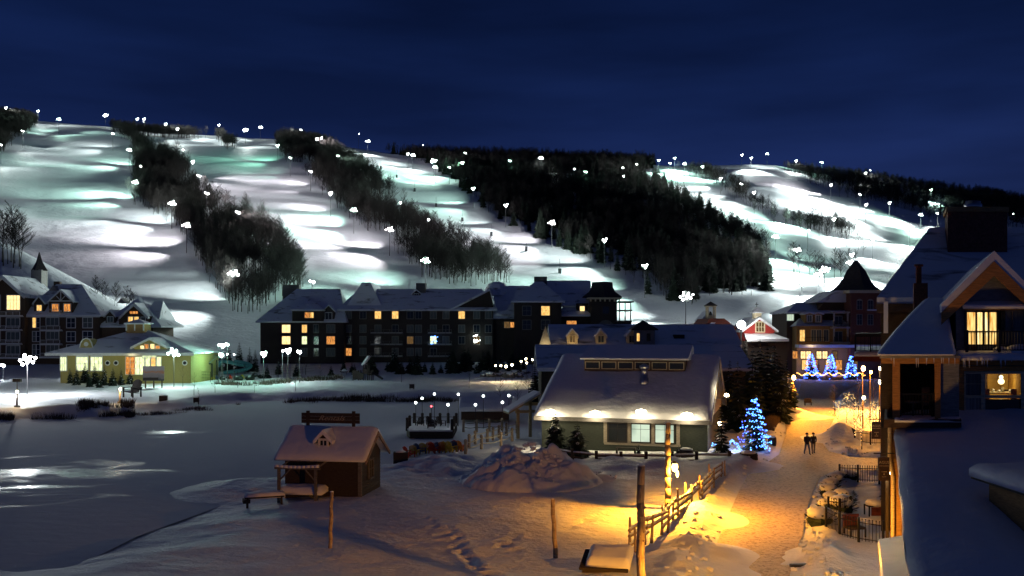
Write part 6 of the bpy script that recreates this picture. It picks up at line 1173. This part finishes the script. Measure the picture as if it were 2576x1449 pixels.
g = G(386, 977); r = empty('billboard', g, .1, 'large picture billboard on three legs before the pool', 'billboard'); s = g.y/F; b = MB(); b.box(-26*s, 26*s, 0, .12, 1.3, 3.8); b.build('panel', poster(), r); b = MB()
for u in (-20, 0, 20): b.box(u*s-.1, u*s+.1, .12, .3, -.3, 3.6)
b.build('leg', wd_brown, r); MB().box(-25*s, 12*s, -.02, 0, 1.4, 1.85).build('caption_band', wd_dark, r)
# pool terrace fences and furniture
r = empty('mesh_fence', G(560, 960), 0, 'thin mesh fence around the green-lit pool terrace', 'fence'); o0 = r.location; b = MB(); pv_ = [(416, 956), (470, 958), (530, 960), (590, 958), (640, 955), (700, 950), (760, 944), (806, 938)]; pw = [G(*q)-o0 for q in pv_]
for p in pw: b.bar(p, p+Vector((0, 0, 1.9)), .05)
for a, c in zip(pw[:-1], pw[1:]):
    for z in (.1, .7, 1.3, 1.85): b.bar(a+Vector((0, 0, z)), c+Vector((0, 0, z)), .02, .02, 3)
    for k in range(14): q = a.lerp(c, k/14); b.bar(q+Vector((0, 0, .1)), q+Vector((0, 0, 1.85)), .012, .012, 3)
b.build('mesh_panels', iron, r)
g = G(505, 956); r = empty('pergola', g, 0, 'pale green pergola with slanting rafters beside the pool', 'pergola'); s = g.y/F; b = MB()
for u in (-22, 28): b.box(u*s-.1, u*s+.1, 0, .2, -.2, 3.3); b.box(u*s-.1, u*s+.1, 3, 3.2, -.2, 3.9)
b.build('post', green_w, r)
for k in range(7): b = MB(); b.bar(((-34+k*9)*s, -.4, 3.2), ((-20+k*9)*s, 3.4, 4.9), .07); b.build('rafter', wood('pale_green_wood', (.25, .36, .30)), r)
b = MB(); b.bar((-20*s, 3.4, 4.85), (36*s, 3.4, 4.85), .08); b.bar((-34*s, -.3, 3.25), (30*s, -.3, 3.25), .08); b.build('beam', green_w, r)
tube_m = mat('slide_turquoise', (.12, .42, .45), .35, var=.1); g = G(590, 945); r = empty('water_slide', g, 0, 'turquoise tube water slides curling over the snowy pool terrace', 'water slide'); s = g.y/F
def curve(p, n=22):
    out = []
    for i in range(len(p)-1):
        a, b_, c, d = p[max(0, i-1)], p[i], p[i+1], p[min(len(p)-1, i+2)]
        for k in range(n//3): t = k/(n//3); out.append(Vector([.5*((2*b_[j])+(-a[j]+c[j])*t+(2*a[j]-5*b_[j]+4*c[j]-d[j])*t*t+(-a[j]+3*b_[j]-3*c[j]+d[j])*t**3) for j in range(3)]))
    return out+[Vector(p[-1])]
b = MB(); b.tube(curve([(-45*s, 1, 2.0), (-36*s, 1, 3.1), (-15*s, 1, 2.9), (10*s, 1.5, 2.3), (34*s, 2, 2.1)]), .42, 10); b.build('tube', tube_m, r, True)
b = MB(); b.tube(curve([(-10*s, 3, 3.0), (12*s, 2.5, 2.8), (34*s, 2, 2.1), (20*s, 1, 1.2), (-5*s, .5, .9), (-28*s, .3, .6)]), .42, 10); b.build('tube', tube_m, r, True)
b = MB(); 
for u in (-28, -18, 3, 22): b.bar((u*s, 1.2, 0), (u*s, 1.2, 2.6), .07)
b.build('support', iron, r)
g = G(425, 952); r = empty('children_slide', g, 0, 'small blue children slide in front of the lit hall doors', 'slide'); b = MB(); b.tube(curve([(-.4, 0, 2.6), (.2, 0, 2.4), (1.2, 0, 1.2), (2.6, 0, .5)]), .28, 8); b.build('chute', mat('slide_blue', (.05, .22, .6), .35, var=.1), r, True); b = MB(); b.box(-.9, -.3, -.3, .3, 2.3, 2.5); b.bar((-.8, 0, 0), (-.8, 0, 2.4), .06); b.bar((-.4, 0, 0), (-.4, 0, 2.4), .06); b.build('platform', mat('slide_pale_blue', (.2, .45, .65), .5, var=.1), r)
for i, (u, v, s_) in enumerate(((455, 950, .8), (498, 958, .5), (560, 955, .6), (600, 956, .9), (628, 955, .8), (640, 948, .7), (575, 952, .5), (655, 950, .7))):
    g = G(u, v); o = empty('terrace_bush', g, i, 'low snowy bush on the pool terrace edge, %s' % nth[[0, 1, 2, 4, 5, 6, 3, 12][i]], 'bush', 'low bushes on the pool terrace'); MB().lump((0, 0, s_*.4), s_, .7, 9, .35).build('foliage', fir, o); MB().lump((0, 0, s_*.75), s_*.8, .35, 9, .2).build('snow_cap', snow, o, True)
for i, (u, v, m) in enumerate(((440, 952, 'blue'), (470, 955, 'yellow'), (515, 956, 'orange'), (536, 956, 'yellow'), (548, 955, 'blue'), (583, 955, 'red'), (612, 954, 'yellow'))): g = G(u, v); adirondack(g, random.uniform(0, 6), cm[m], '%s chair on the green-lit pool terrace, %s' % (m, nth[i]+(' from left' if i else '')), 'chairs on the pool terrace', 1.0)
for i, (u, v) in enumerate(((762, 932), (776, 928), (795, 930))): g = G(u, v); o = empty('uplit_bush', (g.x, g.y, 0), 0, 'rounded bush lit yellow-green from below, %s of three' % ('left', 'middle', 'right')[i], 'bush', 'uplit bushes'); MB().lump((0, 0, .9), .9, 1.1, 10, .25).build('foliage', mat('yellow_green_leaves', (.3, .32, .08), .8, var=.4, scale=5), o); point_light(o, (0, -1.4, .3), 40, (.95, 1, .25), .1)
# pool floodlights
def pool_flood(u, v, yy, w_, col, m, rad, label, aim=None, spot=None): 
    p = P(u, v, yy); o = empty('pool_floodlight', (p.x, p.y, gz(p.x, p.y)), 0, label, 'floodlight', 'floodlights of the pool terrace'); h = p.z-o.location.z; b = MB(); b.bar((0, .1, -.3), (0, .1, h), .06, .04, 6); b.build('mast', steel, o); b = MB(); n_ = max(1, int(rad*9))
    for i in range(n_): a = 2.4*i; q = rad*math.sqrt((i+.2)/n_); b.ball((q*math.cos(a)*1.5, -.1, h+q*math.sin(a)*.9), min(rad, .24 if i else .42), 8)
    b.build('lamp', m, o, True)
    if w_: point_light(o, (0, -rad-.2, h), w_, col, .3)
pool_flood(68, 905, 140, 11000, (.93, .98, 1), GL['w'], 1.0, 'enormous blazing white floodlight at the far left'); pool_flood(437, 888, 160, 3200, (.72, 1, .88), GL['g'], .8, 'huge greenish-white floodlight on the right corner of the pool house')
for i, (u, v, w_, c, rad, lab) in enumerate(((663, 891, 1900, 'g', .5, 'bright green-white spa lamp'), (724, 883, 1200, 'w', .5, 'bright bluish spa lamp'), (710, 883, 0, 'w', .2, 'small bluish lamp just left of the bright bluish one'), (753, 886, 300, 'w', .3, 'bluish lamp at the right end of the spa lamps'), (560, 869, 900, 'g', .36, 'green-white lamp in the middle of the upper row of three'), (572, 867, 300, 'g', .24, 'right lamp of the upper row of three'), (549, 868, 200, 'g', .2, 'left lamp of the upper row of three'), (557, 893, 800, 'g', .36, 'green-white lamp below the row of three'), (571, 891, 0, 'g', .16, 'tiny lamp right of the lower green-white lamp'), (588, 892, 0, 'w', .14, 'lone tiny lamp in front of the dark firs'), (204, 910, 250, 'w', .28, 'small white lamp left of the pool house firs'), (8, 920, 600, 'w', .28, 'small bluish lamp at the left image edge'))): pool_flood(u, v, 172+i, w_, LC[c] if c == 'g' else (.8, .9, 1), GL['g' if c == 'g' else 'w'], rad, lab)
# far-bank lanterns
for i, (u, v, vb, w_) in enumerate(((43, 985, 1032, 55), (302, 978, 1021, 60))):
    g = G(u, vb); o = empty('bank_lantern', g, 0, ('twin-headed lantern post on the far left bank', 'wooden lantern bollard beside the giant chair')[i], 'lantern'); h = Z(v, g.y); b = MB(); b.bar((0, 0, -.3), (0, 0, h), .14, .1, 6); b.box(-.25, .25, -.25, .25, -.1, .6)
    if i == 0: b.bar((0, 0, h), (0, 0, h+1.2), .06); b.box(-.5, .5, -.2, .2, h+1.2, h+1.6)
    b.build('post', wd_post if i else iron, o); b = MB(); b.ball((.1, -.15, h), .16, 8); b.build('lamp', gl_yel, o, True); point_light(o, (.1, -.6, h-.1), w_*4, (1, .66, .3), .1)
# ================================================================ courtyard at lower right
def picket(uv, label, h=1.0):
    r = empty('iron_fence', G(*uv[0]), 0, label, 'fence', 'iron fences round the courtyard'); o0 = r.location; pw = [G(*q)-o0 for q in uv]; pk = MB().box(-.012, .012, -.012, .012, 0, h).box(-.02, .02, -.02, .02, h, h+.05).mesh('picket', iron); pp_ = MB().box(-.05, .05, -.05, .05, -.2, h+.15).mesh('post', iron)
    for a, c in zip(pw[:-1], pw[1:]):
        n = max(2, int((c-a).length/.15)); part('post', pp_, r, a)
        for k in range(1, n): part('picket', pk, r, a.lerp(c, k/n)+Vector((0, 0, .05)))
        for z in (.15, h-.1): MB().bar(a+Vector((0, 0, z)), c+Vector((0, 0, z)), .022, .022, 4).build('rail', iron, r)
    part('post', pp_, r, pw[-1]); return r
picket([(2078, 1333), (2112, 1350), (2160, 1362), (2222, 1372), (2262, 1378)], 'front iron fence of the snowy courtyard'); picket([(2112, 1211), (2158, 1213), (2212, 1214)], 'back iron fence of the courtyard near the lower sign'); picket([(2084, 1298), (2112, 1303), (2140, 1296)], 'short iron fence piece behind the round snow-capped bushes', .9)
picket([(2132, 1098), (2150, 1112), (2190, 1118), (2232, 1118)], 'far iron fence at the foot of the light-wrapped trees', 1.0)
def bush(u, v, s_, label, cap=1.0, name='snow_capped_bush', m=fir): g = G(u, v); o = empty(name, g, random.uniform(0, 6), label, 'bush', 'snow-capped bushes round the courtyard'); b = MB(); b.lump((0, 0, s_*.45), s_*.95, .8, 12, .22); 
for i, (u, v, s_) in enumerate(((2142, 1208, .5), (2128, 1206, .55), (2114, 1210, .6), (2100, 1218, .62), (2090, 1232, .62), (2084, 1250, .65), (2090, 1268, .6), (2078, 1285, .55), (2124, 1268, .75), (2116, 1292, .85), (2064, 1322, .8))):
    g = G(u, v); o = empty('snow_capped_bush', g, random.uniform(0, 6), 'snow-capped bush in the curved row round the courtyard, %s' % ('farthest', 'second farthest', 'third farthest', 'fourth farthest', 'fifth, at the bend', 'sixth, at the bend', 'seventh', 'eighth', 'round one behind the big one', 'big smooth round one', 'nearest, with ragged twigs')[i], 'bush', 'snow-capped bushes round the courtyard')
    b = MB()
    for k in range(70):
        a = random.uniform(0, 6.28); e_ = random.uniform(-.1, .9); L = s_*random.uniform(.8, 1.15); d = Vector((math.cos(a)*math.cos(e_), math.sin(a)*math.cos(e_), math.sin(e_)*.9)); p1 = Vector((0, 0, s_*.3))+d*L; sd = Vector((-d.y, d.x, 0))*.07; b.add([p1*.4, p1+sd, p1+d*.08, p1-sd], [(0, 1, 2, 3)])
    b.lump((0, 0, s_*.35), s_*.72, .8, 9, .2); b.build('foliage', fir, o); MB().lump((0, 0, s_*.80), s_*.82, .52, 14, .09).build('snow_cap', snow, o, True)
o = empty('snow_topped_table', G(2200, 1299), .05, 'small patio table with a thick cap of snow in the courtyard', 'table'); b = MB(); 
for x in (-.42, .42):
    for yy in (-.3, .3): b.box(x-.03, x+.03, yy-.03, yy+.03, -.1, .62)
b.box(-.45, .45, -.33, .33, .56, .62); b.build('frame', iron, o); MB().box(-.33, .33, -.35, -.33, .1, .55).build('panel', rust, o); MB().lump((0, 0, .72), .5, .45, 14, .06).build('snow_cover', snow, o, True)
o = empty('patio_chair', G(2150, 1348), .25, 'brown woven patio chair behind the front iron fence', 'chair'); b = MB(); b.box(-.42, .42, .25, .33, .35, 1.0); b.build('backrest', rust, o); b = MB(); b.box(-.42, .42, -.3, .3, .36, .46); b.build('seat', wd_brown, o); b = MB()
for x in (-.4, .4):
    for yy in (-.28, .28): b.box(x-.03, x+.03, yy-.03, yy+.03, -.1, .4)
b.build('leg', iron, o); fir_thing(G(2232, 1262), 1.7, 'small potted fir against the wall in the courtyard', None, 440, .3)
o = empty('small_bench', G(2034, 1020), 0, 'tiny dark bench on the orange-lit bank left of the path', 'bench'); b = MB(); b.box(-.5, .5, 0, .35, .35, .42); b.box(-.5, .5, .33, .38, .4, .9); b.box(-.45, -.38, 0, .35, 0, .35); b.box(.38, .45, 0, .35, 0, .35); b.build('bench_frame', wd_dark, o)
o = empty('drain_grate', G(1312+700, 1423), .1, 'dark slot in the snow at the path edge', 'drain'); MB().box(-.42, .42, -.1, .1, -.05, .07).build('slot', iron, o)
# low planters and rocks at the village square
for i, (u, v) in enumerate(((2005, 950), (2028, 952), (2055, 953), (2078, 954), (2104, 954), (2130, 953), (2160, 951))): g = G(u, v); o = empty('stone_planter', (g.x, g.y, 0), 0, 'low snow-topped stone planter edging the village square, %s' % (nth[i]+(' from left' if 0 < i < 6 else '') if i < 6 else 'rightmost'), 'planter', 'stone planters edging the square'); MB().lump((0, 0, .25), 1.15, .5, 10, .3).build('stones', stone, o); MB().lump((0, 0, .62), .95, .35, 10, .2).build('snow_cover', snow, o, True)
o = empty('light_garland', (X(2085, 184), 184, 1.1), 0, 'string of orange bulbs along the square behind the blue firs', 'fairy lights'); b = MB()
for i in range(60): b.ball((X(2005+i*2.9, 184)-X(2085, 184), 0, .25*math.cos(i*.7)), .07, 4)
b.build('bulbs', gl_or, o, kind='stuff')
# brick shop row between the square and the corner building
y = 62.0; r = r_shop = empty('shop_row', (X(2190, 70), 70, 0), 0, 'dark brick shop wing with a snowy balcony beyond the corner building', 'building'); ox = r.location.x; y = 70.0
b = MB(); b.box(x_(2216), x_(2330), 0, 10, -.2, z_(889)); b.build('wall', brick, r); b = MB(); snow_roof(b, x_(2150), x_(2330), -1.2, z_(892), 4, z_(880), 30, 5, .2, .06); b.build('snow_cover', snow, r, True); MB().box(x_(2148), x_(2330), -1.1, 0, z_(908), z_(892)).build('canopy', rust, r)
rail(r, x_(2152), x_(2228), z_(884), -.8, 1.2, iron); MB().box(x_(2152), x_(2235), -.9, 2.5, z_(845), z_(838)).build('balcony_roof', iron, r); b = MB(); b.box(x_(2153), x_(2155), -.8, -.7, z_(884), z_(840)); b.build('balcony_post', iron, r)
shear(r_shop, .40)
# ================================================================ chairlift towers and chairs over the third run
chm = mat('dark_lift_metal', (.03, .03, .035), .6, var=.1)
for i, (u, v) in enumerate(((958, 425), (998, 448), (1043, 483), (1097, 521), (1163, 557), (1236, 594), (1324, 632), (1408, 688))):
    p = hill_hit(u, v); 
    if p is None: continue
    s_ = .8+.9*i/7*.3; o = empty('snow_gun', p, 0, 'small dark snow gun standing on the third ski run, %s from the top' % ['first', 'second', 'third', 'fourth', 'fifth', 'sixth', 'seventh', 'eighth'][i], 'snow gun', 'snow guns down the third run'); b = MB(); b.box(-.7, .7, -.6, .6, -.5, 2.2); b.build('body', chm, o); b = MB(); b.bar((0, 0, 2), (0, 0, 6.5), .06); b.build('wand', chm, o)
# ================================================================ two walkers on the path
def person(p, rz, label, coat, legs_c, h=1.76, step=.28, arms=(.18, -.15)):
    o = empty('person', p, rz, label, 'person', 'walkers on the path'); k = h/1.76
    J = {'pel': (0, 0, .95), 'ch': (0, 0, 1.28), 'nk': (0, 0, 1.50), 'hd': (0, -.01, 1.62), 'tp': (0, 0, 1.74), 'sl': (.19, 0, 1.43), 'sr': (-.19, 0, 1.43), 'el': (.25, arms[0]*.6, 1.17), 'er': (-.25, arms[1]*.6, 1.17), 'hl': (.25, arms[0]*1.6-.06, .93), 'hr': (-.25, arms[1]*1.6-.06, .93), 'pl': (.10, 0, .90), 'pr': (-.10, 0, .90), 'kl': (.11, -step*.55-.02, .50), 'kr': (-.11, step*.25, .49), 'al': (.11, -step, .09), 'ar': (-.11, step, .13), 'tl': (.12, -step-.17, .04), 'tr': (-.12, step-.12, .03)}
    E = [('pel', 'ch'), ('ch', 'nk'), ('nk', 'hd'), ('hd', 'tp'), ('ch', 'sl'), ('ch', 'sr'), ('sl', 'el'), ('el', 'hl'), ('sr', 'er'), ('er', 'hr'), ('pel', 'pl'), ('pel', 'pr'), ('pl', 'kl'), ('kl', 'al'), ('al', 'tl'), ('pr', 'kr'), ('kr', 'ar'), ('ar', 'tr')]
    R = {'pel': .155, 'ch': .175, 'nk': .065, 'hd': .10, 'tp': .07, 'sl': .085, 'sr': .085, 'el': .06, 'er': .06, 'hl': .045, 'hr': .045, 'pl': .105, 'pr': .105, 'kl': .07, 'kr': .07, 'al': .055, 'ar': .055, 'tl': .045, 'tr': .045}
    ks = list(J); me = bpy.data.meshes.new('body'); me.from_pydata([tuple(c*k for c in J[a]) for a in ks], [(ks.index(a), ks.index(b_)) for a, b_ in E], []); bo = bpy.data.objects.new('body', me); COL.objects.link(bo)
    bo.modifiers.new('skin', 'SKIN'); sv = me.skin_vertices[0].data
    for i, a in enumerate(ks): sv[i].radius = (R[a]*k, R[a]*k*(.75 if a in ('ch', 'pel') else 1)); sv[i].use_root = (a == 'pel')
    sb = bo.modifiers.new('s', 'SUBSURF'); sb.levels = 2; sb.render_levels = 2; dg = bpy.context.evaluated_depsgraph_get(); m2 = bpy.data.meshes.new_from_object(bo.evaluated_get(dg)); bpy.data.objects.remove(bo)
    skin = mat('skin', (.42, .26, .19), .6, var=0); m2.materials.clear()
    for mm in (coat, legs_c, skin, iron): m2.materials.append(mm)
    for pl in m2.polygons:
        z = pl.center.z/k; pl.material_index = 3 if z < .13 else 1 if z < .86 else 2 if (z > 1.51 or (z < .97 and abs(pl.center.x) > .19*k)) else 0; pl.use_smooth = True
    bo = bpy.data.objects.new('body', m2); COL.objects.link(bo); bo.parent = o
    b = MB(); b.ball((0, .015*k, 1.685*k), .118*k, 12, .8); b.build('hat', iron, o, True); return o
g = G(2030, 1140); person((g.x, g.y, PATHZ), .1, 'walker on the left in a dark jacket and blue jeans', mat('dark_jacket', (.035, .03, .04), .8, var=.2), mat('blue_jeans', (.10, .14, .24), .8, var=.2)); g = G(2046, 1138); person((g.x, g.y, PATHZ), -.15, 'walker on the right in a dark brown coat and tan trousers', mat('brown_coat', (.05, .03, .025), .8, var=.2), mat('tan_trousers', (.25, .17, .12), .8, var=.2), 1.72, -.24)
# rocks and clods along the path banks
b = MB(); r_ = random.Random(5)
for k in range(900):
    i = r_.randrange(len(path)); a, c = Vector((*path[i], 0)), Vector((*path[(i+1) % len(path)], 0)); p = a.lerp(c, r_.random())+Vector((r_.uniform(-1.8, 1.8), r_.uniform(-1.8, 1.8), 0))
    if p.y < 25 or p.y > 90: continue
    if sdf(np.array([p.x]), np.array([p.y]), path)[0] < .1: continue
    s_ = r_.uniform(.04, .17); b.lump((p.x, p.y, gz(p.x, p.y)+s_*.2), s_, .7, 6, .4)
tag(b.build('snow_clods', snow, None), kind='stuff')
for o, g in SCATTER: o.modifiers.new('scatter', 'NODES').node_group = g
